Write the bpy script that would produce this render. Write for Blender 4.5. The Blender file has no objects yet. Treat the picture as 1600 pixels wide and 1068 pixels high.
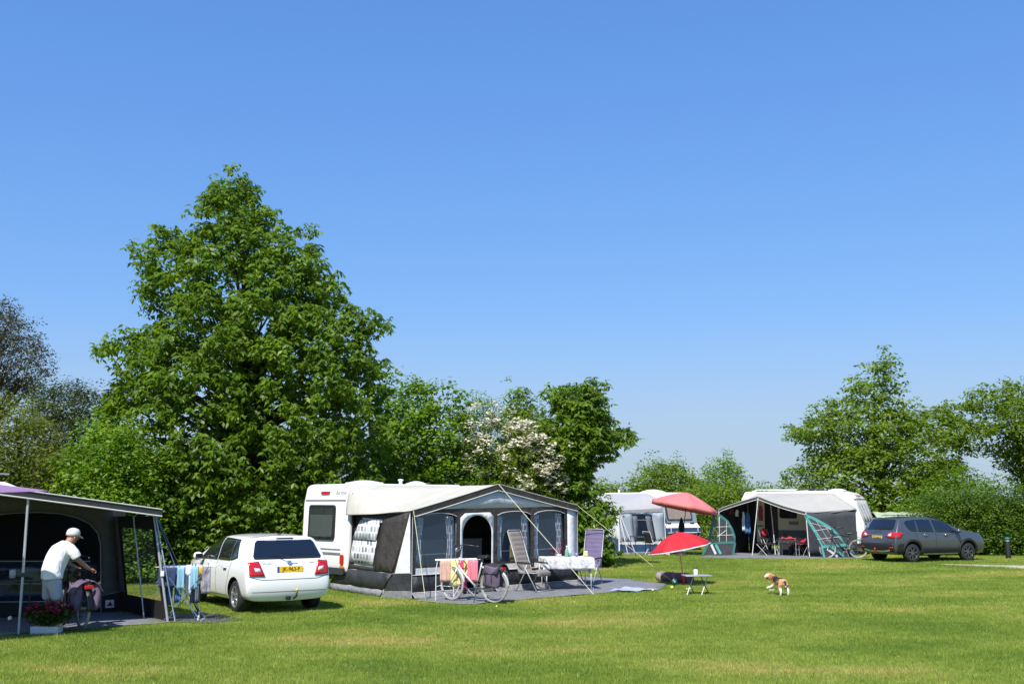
import bpy, bmesh, math, random
import numpy as np
from mathutils import Vector, Matrix
from mathutils.bvhtree import BVHTree

random.seed(7)
RNG = np.random.default_rng(11)
R = math.radians
SC = bpy.context.scene
COL = SC.collection

# ------------------------------------------------------------------ camera, sky, sun, exposure
FPX, CAM_H, TILT = 1600.0, 2.1, math.atan((783 - 534) / 1600.0)
cam_d = bpy.data.cameras.new("camera")
cam_d.sensor_width = 36.0
cam_d.lens = 36.0
cam_d.clip_end = 3000
cam = bpy.data.objects.new("camera", cam_d)
COL.objects.link(cam)
cam.location = (0, 0, CAM_H)
cam.rotation_euler = (math.pi / 2 + TILT, 0, 0)
SC.camera = cam

SUN_EL, SUN_AZ = 52.0, 20.0       # azimuth: degrees to the left of straight behind the camera
world = bpy.data.worlds.new("World")
SC.world = world
world.use_nodes = True
wn = world.node_tree
bg = wn.nodes["Background"]
sky = wn.nodes.new("ShaderNodeTexSky")
sky.sky_type = 'NISHITA'
sky.sun_disc = False
sky.sun_elevation = R(SUN_EL)
sky.sun_rotation = R(180 + SUN_AZ)
sky.air_density = 1.0
sky.dust_density = 0.0
sky.ozone_density = 10.0
sky.altitude = 0
# the camera's shoulder on the bright sky: x -> A x / (x + B) per channel, then a thin haze belt right round the horizon
SKY_S = 0.115
def vmath(op, a, b):
    n = wn.nodes.new("ShaderNodeVectorMath"); n.operation = op
    for i, q in enumerate((a, b)):
        if hasattr(q, "is_output"): wn.links.new(q, n.inputs[i])
        else: n.inputs[i].default_value = q
    return n.outputs[0]
EXPO = 2 ** 0.5
x_s = vmath('MULTIPLY', sky.outputs[0], (SKY_S * EXPO,) * 3)
y_s = vmath('DIVIDE', vmath('MULTIPLY', x_s, (0.92, 1.02, 1.36)), vmath('ADD', x_s, (0.72, 0.56, 0.43)))
geo_w = wn.nodes.new("ShaderNodeNewGeometry"); sep_w = wn.nodes.new("ShaderNodeSeparateXYZ")
wn.links.new(geo_w.outputs["Incoming"], sep_w.inputs[0])
ab_w = wn.nodes.new("ShaderNodeMath"); ab_w.operation = 'ABSOLUTE'; wn.links.new(sep_w.outputs[2], ab_w.inputs[0])
mr_w = wn.nodes.new("ShaderNodeMapRange"); mr_w.interpolation_type = 'SMOOTHSTEP'
mr_w.inputs[1].default_value = -0.04; mr_w.inputs[2].default_value = 0.20; mr_w.inputs[3].default_value = 1.0; mr_w.inputs[4].default_value = 0.0
wn.links.new(ab_w.outputs[0], mr_w.inputs[0])
mx_w = wn.nodes.new("ShaderNodeMixRGB"); wn.links.new(mr_w.outputs[0], mx_w.inputs[0]); wn.links.new(y_s, mx_w.inputs[1]); mx_w.inputs[2].default_value = (0.475, 0.60, 0.68, 1)
fin_w = vmath("MULTIPLY", mx_w.outputs[0], (10.0 / EXPO,) * 3)
wn.links.new(fin_w, bg.inputs[0])
bg.inputs[1].default_value = 0.1
sun_d = bpy.data.lights.new("sun", 'SUN')
sun_d.energy = 5.0
sun_d.angle = R(0.55)
sun_d.color = (1.0, 0.95, 0.88)
sun = bpy.data.objects.new("sun", sun_d)
COL.objects.link(sun)
to_sun = Vector((-math.sin(R(SUN_AZ)) * math.cos(R(SUN_EL)), -math.cos(R(SUN_AZ)) * math.cos(R(SUN_EL)), math.sin(R(SUN_EL))))
sun.rotation_euler = to_sun.to_track_quat('Z', 'Y').to_euler()
sun.location = (0, 0, 30)
SC.view_settings.view_transform = 'Standard'
SC.view_settings.look = 'None'
SC.view_settings.gamma = 1
SC.view_settings.use_curve_mapping = False
SC.view_settings.exposure = 0.5
SC.cycles.max_bounces = 8
SC.cycles.transparent_max_bounces = 24
SC.cycles.use_denoising = True

# ------------------------------------------------------------------ geometry of the view: a photo pixel to a place in the world
def ray(u, v):
    a = (u - 800) / FPX
    b = (534 - v) / FPX
    return Vector((a, math.cos(TILT) - b * math.sin(TILT), math.sin(TILT) + b * math.cos(TILT)))

def G(u, v, z=0.0):
    d = ray(u, v)
    k = (z - CAM_H) / d.z
    return Vector((d.x * k, d.y * k, z))

def AT(u, v, Y):
    d = ray(u, v)
    k = Y / d.y
    return Vector((d.x * k, Y, d.z * k + CAM_H))

class Plane:
    """a real plane in the place: origin, two unit axes; px() reads a photo point on it"""
    def __init__(s, o, a, b):
        s.o = Vector(o); s.a = Vector(a).normalized()
        b = Vector(b); s.n = s.a.cross(b).normalized(); s.b = s.n.cross(s.a).normalized()
    def px(s, u, v):
        d = ray(u, v); c = Vector((0, 0, CAM_H))
        k = (s.o - c).dot(s.n) / d.dot(s.n)
        p = c + d * k - s.o
        return (p.dot(s.a), p.dot(s.b))
    def at(s, x, y, off=0.0):
        return s.o + s.a * x + s.b * y + s.n * off

# ------------------------------------------------------------------ materials
def mat(name, col, rough=0.6, metal=0.0, var=0.12, scale=6.0, bump=0.0, bscale=40.0, transl=0.0, coat=0.0, spec=0.5, stretch=None, space='Object', bdist=0.02):
    m = bpy.data.materials.new(name)
    m.use_nodes = True
    nt = m.node_tree
    N, L = nt.nodes, nt.links
    p = N["Principled BSDF"]
    p.inputs["Roughness"].default_value = rough
    p.inputs["Metallic"].default_value = metal
    p.inputs["Specular IOR Level"].default_value = spec
    p.inputs["Coat Weight"].default_value = coat
    p.inputs["Coat Roughness"].default_value = 0.05
    tc = N.new("ShaderNodeTexCoord")
    src = tc.outputs[space]
    if stretch:
        mp = N.new("ShaderNodeMapping")
        mp.inputs["Scale"].default_value = stretch
        L.new(src, mp.inputs[0]); src = mp.outputs[0]
    no = N.new("ShaderNodeTexNoise")
    no.inputs["Scale"].default_value = scale
    no.inputs["Detail"].default_value = 5
    L.new(src, no.inputs["Vector"])
    ra = N.new("ShaderNodeMapRange")
    ra.inputs[1].default_value = 0.3; ra.inputs[2].default_value = 0.7
    ra.inputs[3].default_value = 1 - var; ra.inputs[4].default_value = 1 + var
    L.new(no.outputs[0], ra.inputs[0])
    mx = N.new("ShaderNodeVectorMath"); mx.operation = 'SCALE'
    mx.inputs[0].default_value = col
    L.new(ra.outputs[0], mx.inputs["Scale"])
    L.new(mx.outputs[0], p.inputs["Base Color"])
    out = N["Material Output"]
    if bump:
        nb = N.new("ShaderNodeTexNoise"); nb.inputs["Scale"].default_value = bscale; nb.inputs["Detail"].default_value = 4
        L.new(src, nb.inputs["Vector"])
        bp = N.new("ShaderNodeBump"); bp.inputs["Strength"].default_value = bump; bp.inputs["Distance"].default_value = bdist
        L.new(nb.outputs[0], bp.inputs["Height"]); L.new(bp.outputs[0], p.inputs["Normal"])
    if transl:
        t = N.new("ShaderNodeBsdfTranslucent"); L.new(mx.outputs[0], t.inputs[0])
        mi = N.new("ShaderNodeMixShader"); mi.inputs[0].default_value = transl
        L.new(p.outputs[0], mi.inputs[1]); L.new(t.outputs[0], mi.inputs[2]); L.new(mi.outputs[0], out.inputs[0])
    return m

def film_mat(name, tint, opacity=0.12, rough=0.08, ior=1.45):
    m = bpy.data.materials.new(name); m.use_nodes = True
    N, L = m.node_tree.nodes, m.node_tree.links
    p = N["Principled BSDF"]; p.inputs["Base Color"].default_value = (*tint, 1); p.inputs["Roughness"].default_value = rough
    t = N.new("ShaderNodeBsdfTransparent"); t.inputs[0].default_value = (0.93, 0.94, 0.95, 1)
    g = N.new("ShaderNodeBsdfGlossy"); g.inputs["Roughness"].default_value = rough
    tc = N.new("ShaderNodeTexCoord"); no = N.new("ShaderNodeTexNoise"); no.inputs["Scale"].default_value = 3.0
    L.new(tc.outputs["Object"], no.inputs["Vector"])
    bp = N.new("ShaderNodeBump"); bp.inputs["Strength"].default_value = 0.2; bp.inputs["Distance"].default_value = 0.02
    L.new(no.outputs[0], bp.inputs["Height"]); L.new(bp.outputs[0], g.inputs["Normal"]); L.new(bp.outputs[0], p.inputs["Normal"])
    lw = N.new("ShaderNodeLayerWeight"); lw.inputs[0].default_value = 0.5
    pw = N.new("ShaderNodeMath"); pw.operation = 'POWER'; pw.inputs[1].default_value = 4.0; L.new(lw.outputs["Facing"], pw.inputs[0])
    fr = N.new("ShaderNodeMath"); fr.operation = 'MULTIPLY_ADD'; fr.inputs[1].default_value = (ior - 1); fr.inputs[2].default_value = 0.10 * (ior - 1); L.new(pw.outputs[0], fr.inputs[0])
    m1 = N.new("ShaderNodeMixShader"); L.new(fr.outputs[0], m1.inputs[0]); L.new(t.outputs[0], m1.inputs[1]); L.new(g.outputs[0], m1.inputs[2])
    m2 = N.new("ShaderNodeMixShader"); m2.inputs[0].default_value = opacity
    L.new(m1.outputs[0], m2.inputs[1]); L.new(p.outputs[0], m2.inputs[2]); L.new(m2.outputs[0], N["Material Output"].inputs[0])
    return m

def leaf_mat(name, c1, c2, c3, transl=0.42):
    m = bpy.data.materials.new(name); m.use_nodes = True
    N, L = m.node_tree.nodes, m.node_tree.links
    p = N["Principled BSDF"]; p.inputs["Roughness"].default_value = 0.42; p.inputs["Specular IOR Level"].default_value = 0.25
    ge = N.new("ShaderNodeNewGeometry")
    cr = N.new("ShaderNodeValToRGB")
    e = cr.color_ramp.elements
    e[0].position = 0.0; e[0].color = (*c1, 1); e[1].position = 1.0; e[1].color = (*c3, 1)
    k = e.new(0.55); k.color = (*c2, 1)
    no = N.new("ShaderNodeTexNoise"); no.inputs["Scale"].default_value = 1.1; no.inputs["Detail"].default_value = 3
    L.new(ge.outputs["Position"], no.inputs["Vector"])
    ma = N.new("ShaderNodeMath"); ma.operation = 'MULTIPLY_ADD'; ma.inputs[1].default_value = 0.6
    L.new(ge.outputs["Random Per Island"], ma.inputs[0])
    m0 = N.new("ShaderNodeMath"); m0.operation = 'MULTIPLY_ADD'; m0.inputs[1].default_value = 1.3; m0.inputs[2].default_value = -0.42
    L.new(no.outputs[0], m0.inputs[0]); L.new(m0.outputs[0], ma.inputs[2])
    L.new(ma.outputs[0], cr.inputs[0]); L.new(cr.outputs[0], p.inputs["Base Color"])
    t = N.new("ShaderNodeBsdfTranslucent")
    hs = N.new("ShaderNodeHueSaturation"); hs.inputs["Hue"].default_value = 0.485; hs.inputs["Saturation"].default_value = 1.1; hs.inputs["Value"].default_value = 1.9
    L.new(cr.outputs[0], hs.inputs["Color"]); L.new(hs.outputs[0], t.inputs[0])
    mi = N.new("ShaderNodeMixShader"); mi.inputs[0].default_value = transl
    L.new(p.outputs[0], mi.inputs[1]); L.new(t.outputs[0], mi.inputs[2]); L.new(mi.outputs[0], N["Material Output"].inputs[0])
    return m

M = {}
def mm(k, *a, **kw):
    M[k] = mat(k, *a, **kw)
mm("alu", (0.42, 0.43, 0.44), 0.5, 0.5, var=0.05)
mm("steel_dark", (0.06, 0.06, 0.07), 0.4, 0.4)
mm("white_pole", (0.72, 0.72, 0.70), 0.45)
mm("rubber", (0.018, 0.018, 0.019), 0.75, bump=0.2, bscale=120)
mm("tyre_grey", (0.30, 0.29, 0.27), 0.8)
mm("black_plastic", (0.015, 0.015, 0.017), 0.45)
mm("caravan_white", (0.80, 0.79, 0.77), 0.32, var=0.03, scale=2, coat=0.2)
mm("caravan_cream", (0.62, 0.58, 0.47), 0.4, var=0.05, scale=2)
mm("caravan_seam", (0.16, 0.16, 0.16), 0.5)
mm("window_dark", (0.03, 0.035, 0.035), 0.08, coat=0.5)
mm("blind_grey", (0.06, 0.07, 0.065), 0.3, var=0.05)
mm("red_lens", (0.45, 0.01, 0.012), 0.12, coat=0.6)
mm("orange_lens", (0.6, 0.18, 0.01), 0.15, coat=0.6)
mm("clear_lens", (0.75, 0.75, 0.76), 0.1, coat=0.6)
mm("awn_roof", (0.44, 0.425, 0.365), 0.75, var=0.07, scale=1.5, bump=0.6, bscale=2.2, bdist=0.06, transl=0.0, stretch=(1, 3, 1))
mm("awn_brown", (0.040, 0.033, 0.029), 0.7, var=0.15, scale=3, bump=0.8, bscale=4, spec=0.5, bdist=0.08)
mm("awn_skirt", (0.030, 0.032, 0.036), 0.55, var=0.15, scale=3, bump=0.8, bscale=4, bdist=0.08)
mm("awn_flap", (0.20, 0.20, 0.21), 0.6, var=0.18, scale=4, bump=0.8, bscale=5, bdist=0.06)
mm("awn_white", (0.70, 0.71, 0.72), 0.6, var=0.05, bump=0.5, bscale=4, bdist=0.05, transl=0.06)
mm("awn_grey", (0.52, 0.54, 0.56), 0.7, var=0.06, bump=0.5, bscale=4, bdist=0.05, transl=0.06)
mm("piping", (0.66, 0.65, 0.62), 0.5, var=0.03)
mm("rope", (0.62, 0.60, 0.40), 0.8, var=0.1)
mm("rope_blue", (0.10, 0.17, 0.30), 0.8)
M["film"] = film_mat("clear window film", (0.05, 0.10, 0.18), 0.12, 0.04)
M["film_light"] = film_mat("light window film", (0.35, 0.38, 0.40), 0.08, 0.1, 1.12)
mm("tarp", (0.165, 0.17, 0.185), 0.8, var=0.18, scale=5, bump=0.4, bscale=14)
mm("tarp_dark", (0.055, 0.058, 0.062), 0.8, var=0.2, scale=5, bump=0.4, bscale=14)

# ------------------------------------------------------------------ mesh helpers
class MB:
    def __init__(s):
        s.v = []; s.f = []
    def add(s, vs, fs):
        b = len(s.v); s.v += [tuple(p) for p in vs]; s.f += [tuple(b + i for i in f) for f in fs]; return s
    def box(s, c, d, rot=None):
        c = Vector(c); q = [Vector((x * d[0] / 2, y * d[1] / 2, z * d[2] / 2)) for x in (-1, 1) for y in (-1, 1) for z in (-1, 1)]
        if rot is not None: q = [rot @ p for p in q]
        return s.add([c + p for p in q], [(0, 1, 3, 2), (4, 6, 7, 5), (0, 4, 5, 1), (2, 3, 7, 6), (0, 2, 6, 4), (1, 5, 7, 3)])
    def tube(s, pts, r, n=8, closed=False):
        pts = [Vector(p) for p in pts]; m = len(pts)
        rs = r if isinstance(r, (list, tuple)) else [r] * m
        T = []
        for i in range(m):
            a = pts[i - 1] if (i or closed) else pts[i]; b = pts[(i + 1) % m] if (i < m - 1 or closed) else pts[i]
            t = (b - a); T.append(t.normalized() if t.length > 1e-9 else Vector((0, 0, 1)))
        u = T[0].orthogonal().normalized(); vs = []
        for i in range(m):
            u = (u - T[i] * u.dot(T[i])); u = u.normalized() if u.length > 1e-6 else T[i].orthogonal().normalized()
            w = T[i].cross(u)
            for k in range(n):
                a = 2 * math.pi * k / n
                vs.append(pts[i] + (u * math.cos(a) + w * math.sin(a)) * rs[i])
        fs = []
        for i in range(m if closed else m - 1):
            j = (i + 1) % m
            for k in range(n):
                l = (k + 1) % n
                fs.append((i * n + k, i * n + l, j * n + l, j * n + k))
        if not closed:
            fs.append(tuple(range(n - 1, -1, -1))); fs.append(tuple((m - 1) * n + k for k in range(n)))
        return s.add(vs, fs)
    def lathe(s, prof, n=16, o=(0, 0, 0), ax=None, caps=True):
        """profile of (radius, height) turned about ax (default z)"""
        o = Vector(o); q = ax.to_track_quat('Z', 'Y') if ax is not None else None
        vs = []; fs = []
        for r, h in prof:
            for k in range(n):
                a = 2 * math.pi * k / n; p = Vector((r * math.cos(a), r * math.sin(a), h))
                vs.append(o + (q @ p if q else p))
        for i in range(len(prof) - 1):
            for k in range(n):
                l = (k + 1) % n; fs.append((i * n + k, i * n + l, (i + 1) * n + l, (i + 1) * n + k))
        if caps and prof[0][0] > 1e-6: fs.append(tuple(range(n - 1, -1, -1)))
        if caps and prof[-1][0] > 1e-6: fs.append(tuple((len(prof) - 1) * n + k for k in range(n)))
        return s.add(vs, fs)
    def grid(s, fn, nu, nv):
        vs = [fn(i / nu, j / nv) for i in range(nu + 1) for j in range(nv + 1)]
        fs = [(i * (nv + 1) + j, (i + 1) * (nv + 1) + j, (i + 1) * (nv + 1) + j + 1, i * (nv + 1) + j + 1) for i in range(nu) for j in range(nv)]
        return s.add(vs, fs)
    def build(s, name, m, parent=None, local=True, smooth=False, thick=0, bevel=0, sub=0, wave=None):
        me = bpy.data.meshes.new(name); me.from_pydata(s.v, [], s.f); me.update()
        return finish(me, name, m, parent, local, smooth, thick, bevel, sub, wave)

ROOTM = {}
def finish(me, name, m, parent=None, local=True, smooth=False, thick=0, bevel=0, sub=0, wave=None):
    if not local and parent is not None:
        me.transform(ROOTM[parent.name].inverted())
    bm = bmesh.new(); bm.from_mesh(me); bmesh.ops.remove_doubles(bm, verts=bm.verts, dist=1e-5)
    if not thick: bmesh.ops.recalc_face_normals(bm, faces=bm.faces)
    bm.to_mesh(me); bm.free()
    o = bpy.data.objects.new(name, me); COL.objects.link(o)
    for q in (m if isinstance(m, (list, tuple)) else [m]): me.materials.append(q)
    if parent is not None: o.parent = parent
    if parent is not None and parent.name in ROOTM: pass
    if sub:
        k = o.modifiers.new("s", 'SUBSURF'); k.levels = sub; k.render_levels = sub
    if thick:
        k = o.modifiers.new("t", 'SOLIDIFY'); k.thickness = thick; k.offset = 0
    if bevel:
        k = o.modifiers.new("b", 'BEVEL'); k.width = bevel; k.segments = 2; k.limit_method = 'ANGLE'; k.angle_limit = R(35)
    if smooth:
        me.shade_smooth()
        if not sub and not bevel:
            pass
    elif bevel:
        me.shade_smooth()
        try:
            me.set_sharp_from_angle(angle=R(50))
        except Exception: pass
    return o

def tag(o, label=None, cat=None, group=None, kind=None):
    if label: o["label"] = label
    if cat: o["category"] = cat
    if group: o["group"] = group
    if kind: o["kind"] = kind
    return o

def thing(name, label, cat, loc=(0, 0, 0), rz=0.0, group=None, tiltm=None):
    o = bpy.data.objects.new(name, None); COL.objects.link(o)
    o.location = loc; o.rotation_euler = (0, 0, rz)
    o.empty_display_size = 0.2
    ROOTM[o.name] = Matrix.Translation(Vector(loc)) @ Matrix.Rotation(rz, 4, 'Z')
    return tag(o, label, cat, group)

def copy_tree(o, parent=None):
    c = o.copy(); COL.objects.link(c); c.parent = parent
    for ch in list(o.children): copy_tree(ch, c)
    return c

def flat_mesh(outer, holes=(), maxlen=None):
    """triangulated 2D region with holes -> (verts2d, faces)"""
    bm = bmesh.new()
    for loop in [outer] + list(holes):
        pts = []
        for i, p in enumerate(loop):
            q = loop[(i + 1) % len(loop)]
            n = 1
            if maxlen: n = max(1, int(math.ceil(math.dist(p, q) / maxlen)))
            for k in range(n): pts.append((p[0] + (q[0] - p[0]) * k / n, p[1] + (q[1] - p[1]) * k / n))
        vs = [bm.verts.new((x, y, 0)) for x, y in pts]
        for i in range(len(vs)): bm.edges.new((vs[i], vs[(i + 1) % len(vs)]))
    bmesh.ops.triangle_fill(bm, use_beauty=True, use_dissolve=False, edges=bm.edges[:], normal=(0, 0, 1))
    if maxlen:
        for _ in range(4):
            es = [e for e in bm.edges if e.calc_length() > maxlen * 1.3]
            if not es: break
            bmesh.ops.subdivide_edges(bm, edges=es, cuts=1)
            bmesh.ops.triangulate(bm, faces=bm.faces[:])
    bm.verts.index_update()
    v = [(q.co.x, q.co.y) for q in bm.verts]; f = [tuple(q.index for q in g.verts) for g in bm.faces]
    bm.free()
    return v, f

def panel(name, m, pl, outer, parent, holes=(), off=0.0, thick=0.006, ispx=True, wave=0.0, seed=0):
    """a flat (or slightly slack) sheet of cloth or plate lying in plane pl; outlines in photo px read on that plane, or in metres"""
    cv = (lambda p: pl.px(*p)) if ispx else (lambda p: p)
    v, f = flat_mesh([cv(p) for p in outer], [[cv(p) for p in h] for h in holes], maxlen=0.25 if wave else None)
    mb = MB()
    def w(x, y):
        if not wave: return 0
        return wave * (math.sin(x * 5.1 + seed + y * 1.3) * 0.6 + math.sin(y * 2.3 + x * 9.3 + seed * 2) * 0.4)
    mb.add([pl.at(x, y, off + w(x, y)) for x, y in v], f)
    return mb.build(name, m, parent, local=False, thick=thick, smooth=bool(wave))

def arc(cx, cy, rx, ry, a0, a1, n=10):
    return [(cx + rx * math.cos(R(a0 + (a1 - a0) * i / n)), cy + ry * math.sin(R(a0 + (a1 - a0) * i / n))) for i in range(n + 1)]

def rrect(x0, y0, x1, y1, r, n=4):
    o = []
    for cx, cy, a in ((x1 - r, y1 - r, 0), (x0 + r, y1 - r, 90), (x0 + r, y0 + r, 180), (x1 - r, y0 + r, 270)):
        o += arc(cx, cy, r, r, a, a + 90, n)
    return o

def pt_in(poly, x, y):
    c = np.zeros(np.shape(x), bool); n = len(poly)
    for i in range(n):
        x0, y0 = poly[i]; x1, y1 = poly[(i + 1) % n]
        k = ((y0 > y) != (y1 > y)) & (x < (x1 - x0) * (y - y0) / ((y1 - y0) or 1e-9) + x0)
        c ^= k
    return c

def seg_dist(poly, x, y):
    d = np.full(np.shape(x), 1e9); n = len(poly)
    for i in range(n):
        ax, ay = poly[i]; bx, by = poly[(i + 1) % n]
        dx, dy = bx - ax, by - ay; L2 = dx * dx + dy * dy + 1e-12
        t = np.clip(((x - ax) * dx + (y - ay) * dy) / L2, 0, 1)
        d = np.minimum(d, np.hypot(x - ax - t * dx, y - ay - t * dy))
    return d

def text_mesh(s, size, depth=0.002):
    cu = bpy.data.curves.new("t", 'FONT'); cu.body = s; cu.size = size; cu.extrude = depth; cu.align_x = 'CENTER'; cu.align_y = 'CENTER'
    o = bpy.data.objects.new("t", cu); COL.objects.link(o)
    dg = bpy.context.evaluated_depsgraph_get(); me = bpy.data.meshes.new_from_object(o.evaluated_get(dg))
    bpy.data.objects.remove(o); bpy.data.curves.remove(cu)
    return me

def text_on(name, s, size, m, parent, o, ax, up, bold=0.0):
    """lettering as a mesh: centre o, running along ax, upright along up (world or local coordinates of the parent)"""
    me = text_mesh(s, size)
    a = Vector(ax).normalized(); u = Vector(up).normalized(); n = a.cross(u)
    mt = Matrix(((a.x, u.x, n.x, o[0]), (a.y, u.y, n.y, o[1]), (a.z, u.z, n.z, o[2]), (0, 0, 0, 1)))
    me.transform(mt)
    me.materials.clear()
    ob = bpy.data.objects.new(name, me); COL.objects.link(ob); me.materials.append(m); ob.parent = parent
    return ob
# ------------------------------------------------------------------ ground
def lawn_colour(nt, base, var):
    """the colour field of the lawn, read at the place's own coordinates"""
    N, L = nt.nodes, nt.links
    ge = N.new("ShaderNodeNewGeometry")
    mp = N.new("ShaderNodeMapping"); mp.inputs["Scale"].default_value = (0.55, 1.0, 0.0)
    L.new(ge.outputs["Position"], mp.inputs[0])
    n1 = N.new("ShaderNodeTexNoise"); n1.inputs["Scale"].default_value = 0.42; n1.inputs["Detail"].default_value = 7; n1.inputs["Roughness"].default_value = 0.62
    L.new(mp.outputs[0], n1.inputs["Vector"])
    n2 = N.new("ShaderNodeTexNoise"); n2.inputs["Scale"].default_value = 5.0; n2.inputs["Detail"].default_value = 6; n2.inputs["Roughness"].default_value = 0.7
    L.new(mp.outputs[0], n2.inputs["Vector"])
    r1 = N.new("ShaderNodeValToRGB"); e = r1.color_ramp.elements
    e[0].position = 0.36; e[0].color = (0.165, 0.255, 0.034, 1)
    e[1].position = 0.66; e[1].color = (0.47, 0.41, 0.125, 1)
    k = e.new(0.50); k.color = (0.255, 0.335, 0.050, 1)
    k = e.new(0.57); k.color = (0.315, 0.370, 0.068, 1)
    a = N.new("ShaderNodeMath"); a.operation = 'MULTIPLY_ADD'; a.inputs[1].default_value = 0.42
    b = N.new("ShaderNodeMath"); b.operation = 'MULTIPLY_ADD'; b.inputs[1].default_value = 0.95; b.inputs[2].default_value = -0.185
    L.new(n1.outputs[0], b.inputs[0]); L.new(n2.outputs[0], a.inputs[0]); L.new(b.outputs[0], a.inputs[2])
    L.new(a.outputs[0], r1.inputs[0])
    return r1.outputs[0], ge

gm = bpy.data.materials.new("lawn soil and thatch"); gm.use_nodes = True
c_, _ = lawn_colour(gm.node_tree, 0, 0)
p_ = gm.node_tree.nodes["Principled BSDF"]; p_.inputs["Roughness"].default_value = 0.95; p_.inputs["Specular IOR Level"].default_value = 0.1
nb = gm.node_tree.nodes.new("ShaderNodeTexNoise"); nb.inputs["Scale"].default_value = 22; nb.inputs["Detail"].default_value = 8; nb.inputs["Roughness"].default_value = 0.75
ge_ = gm.node_tree.nodes.new("ShaderNodeNewGeometry"); gm.node_tree.links.new(ge_.outputs["Position"], nb.inputs["Vector"])
bp_ = gm.node_tree.nodes.new("ShaderNodeBump"); bp_.inputs["Strength"].default_value = 0.7; bp_.inputs["Distance"].default_value = 0.05
gm.node_tree.links.new(nb.outputs[0], bp_.inputs["Height"]); gm.node_tree.links.new(bp_.outputs[0], p_.inputs["Normal"])
hs_ = gm.node_tree.nodes.new("ShaderNodeMixRGB"); hs_.blend_type = 'MULTIPLY'; hs_.inputs[0].default_value = 0.85
rr_ = gm.node_tree.nodes.new("ShaderNodeMapRange"); rr_.inputs[1].default_value = 0.35; rr_.inputs[2].default_value = 0.65; rr_.inputs[3].default_value = 0.30; rr_.inputs[4].default_value = 0.95
gm.node_tree.links.new(nb.outputs[0], rr_.inputs[0])
gm.node_tree.links.new(c_, hs_.inputs[1]); gm.node_tree.links.new(rr_.outputs[0], hs_.inputs[2]); gm.node_tree.links.new(hs_.outputs[0], p_.inputs["Base Color"])
g = MB()
def gfn(a, b):
    x = (a - 0.5) * 2; y = b
    X = math.copysign(abs(x) ** 2.2, x) * 900; Y = -60 + (b ** 2.2) * 1600
    return (X, Y, 0)
g.grid(gfn, 60, 60)
ground = g.build("ground", gm); tag(ground, "mown green lawn with yellowish dry streaks", None, kind="structure")

TARP_MAIN = [G(*p) for p in ((650, 939), (700, 943.5), (742, 944), (794, 939), (850, 934), (907, 929.5), (965, 925), (1033, 921), (1041, 913), (985, 905), (900, 900), (700, 915))]
TF_R = G(262, 972); TF_E1 = Vector((0.764, 0.645, 0)); TF_E2 = Vector((-0.645, 0.764, 0))
def tl(x, y, z=0): return TF_R + TF_E1 * x + TF_E2 * y + Vector((0, 0, z))
TARP_TENT = [tl(0.05, -0.1), tl(0.05, 2.7), tl(-7, 2.7), tl(-7, -0.1), tl(-1.9, -0.08)]
TARP_SIDE = [G(263, 962), G(300, 955), (G(345, 959)), G(380, 968), G(330, 974), G(262, 972)]
AW_F = Vector((-2.19, 22.82, 0)); AW_A = R(44.5)
AW_E1 = Vector((math.cos(AW_A), math.sin(AW_A), 0)); AW_E2 = Vector((-math.sin(AW_A), math.cos(AW_A), 0))
AW_L, AW_D = 5.40, 2.50
def aw(x, y, z=0): return AW_F + AW_E1 * x + AW_E2 * y + Vector((0, 0, z))
def sheet_ground(name, m, poly, z, label, t=0.004):
    v, f = flat_mesh([(p.x, p.y) for p in poly], maxlen=0.3)
    mb = MB(); mb.add([(x, y, z + 0.006 * math.sin(x * 4 + y * 3)) for x, y in v], f)
    o = mb.build(name, m, thick=t, smooth=True)
    return tag(o, label, "groundsheet")
sheet_ground("ground_sheet", M["tarp"], TARP_MAIN, 0.02, "large grey groundsheet under bicycle, padded chairs and table")
sheet_ground("ground_sheet", M["tarp"], TARP_TENT, 0.02, "grey-blue groundsheet inside the dark awning by the man")
sheet_ground("ground_sheet", M["tarp_dark"], TARP_SIDE, 0.012, "small dark groundsheet beneath the drying rack of blue laundry")
TARP3 = [G(1092, 871.5), G(1150, 872), G(1262, 873), G(1340, 872.5), Vector((13.9, 42.2, 0)), Vector((8.8, 44.6, 0))]
sheet_ground("ground_sheet", M["tarp"], TARP3, 0.02, "grey groundsheet of the open awning with turquoise screens")
TARP2 = [G(945, 867), G(1030, 866), Vector((6.3, 46, 0)), Vector((3.4, 47, 0))]
sheet_ground("ground_sheet", M["tarp"], TARP2, 0.02, "pale groundsheet edge of blue-grey awning behind leafy bush")
# gravel path at the right
mm("gravel", (0.42, 0.37, 0.28), 0.95, var=0.3, scale=30, bump=0.8, bscale=60, space='Object')
v, f = flat_mesh([(p.x, p.y) for p in (G(1455, 880.5), G(1530, 881.5), G(1600, 883), G(1720, 885), G(1720, 893), G(1600, 888.5), G(1530, 884.5))], maxlen=1.0)
pa = MB(); pa.add([(x, y, 0.006) for x, y in v], f)
tag(pa.build("path", M["gravel"]), "narrow pale gravel path entering from the right edge", None, kind="structure")

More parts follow.
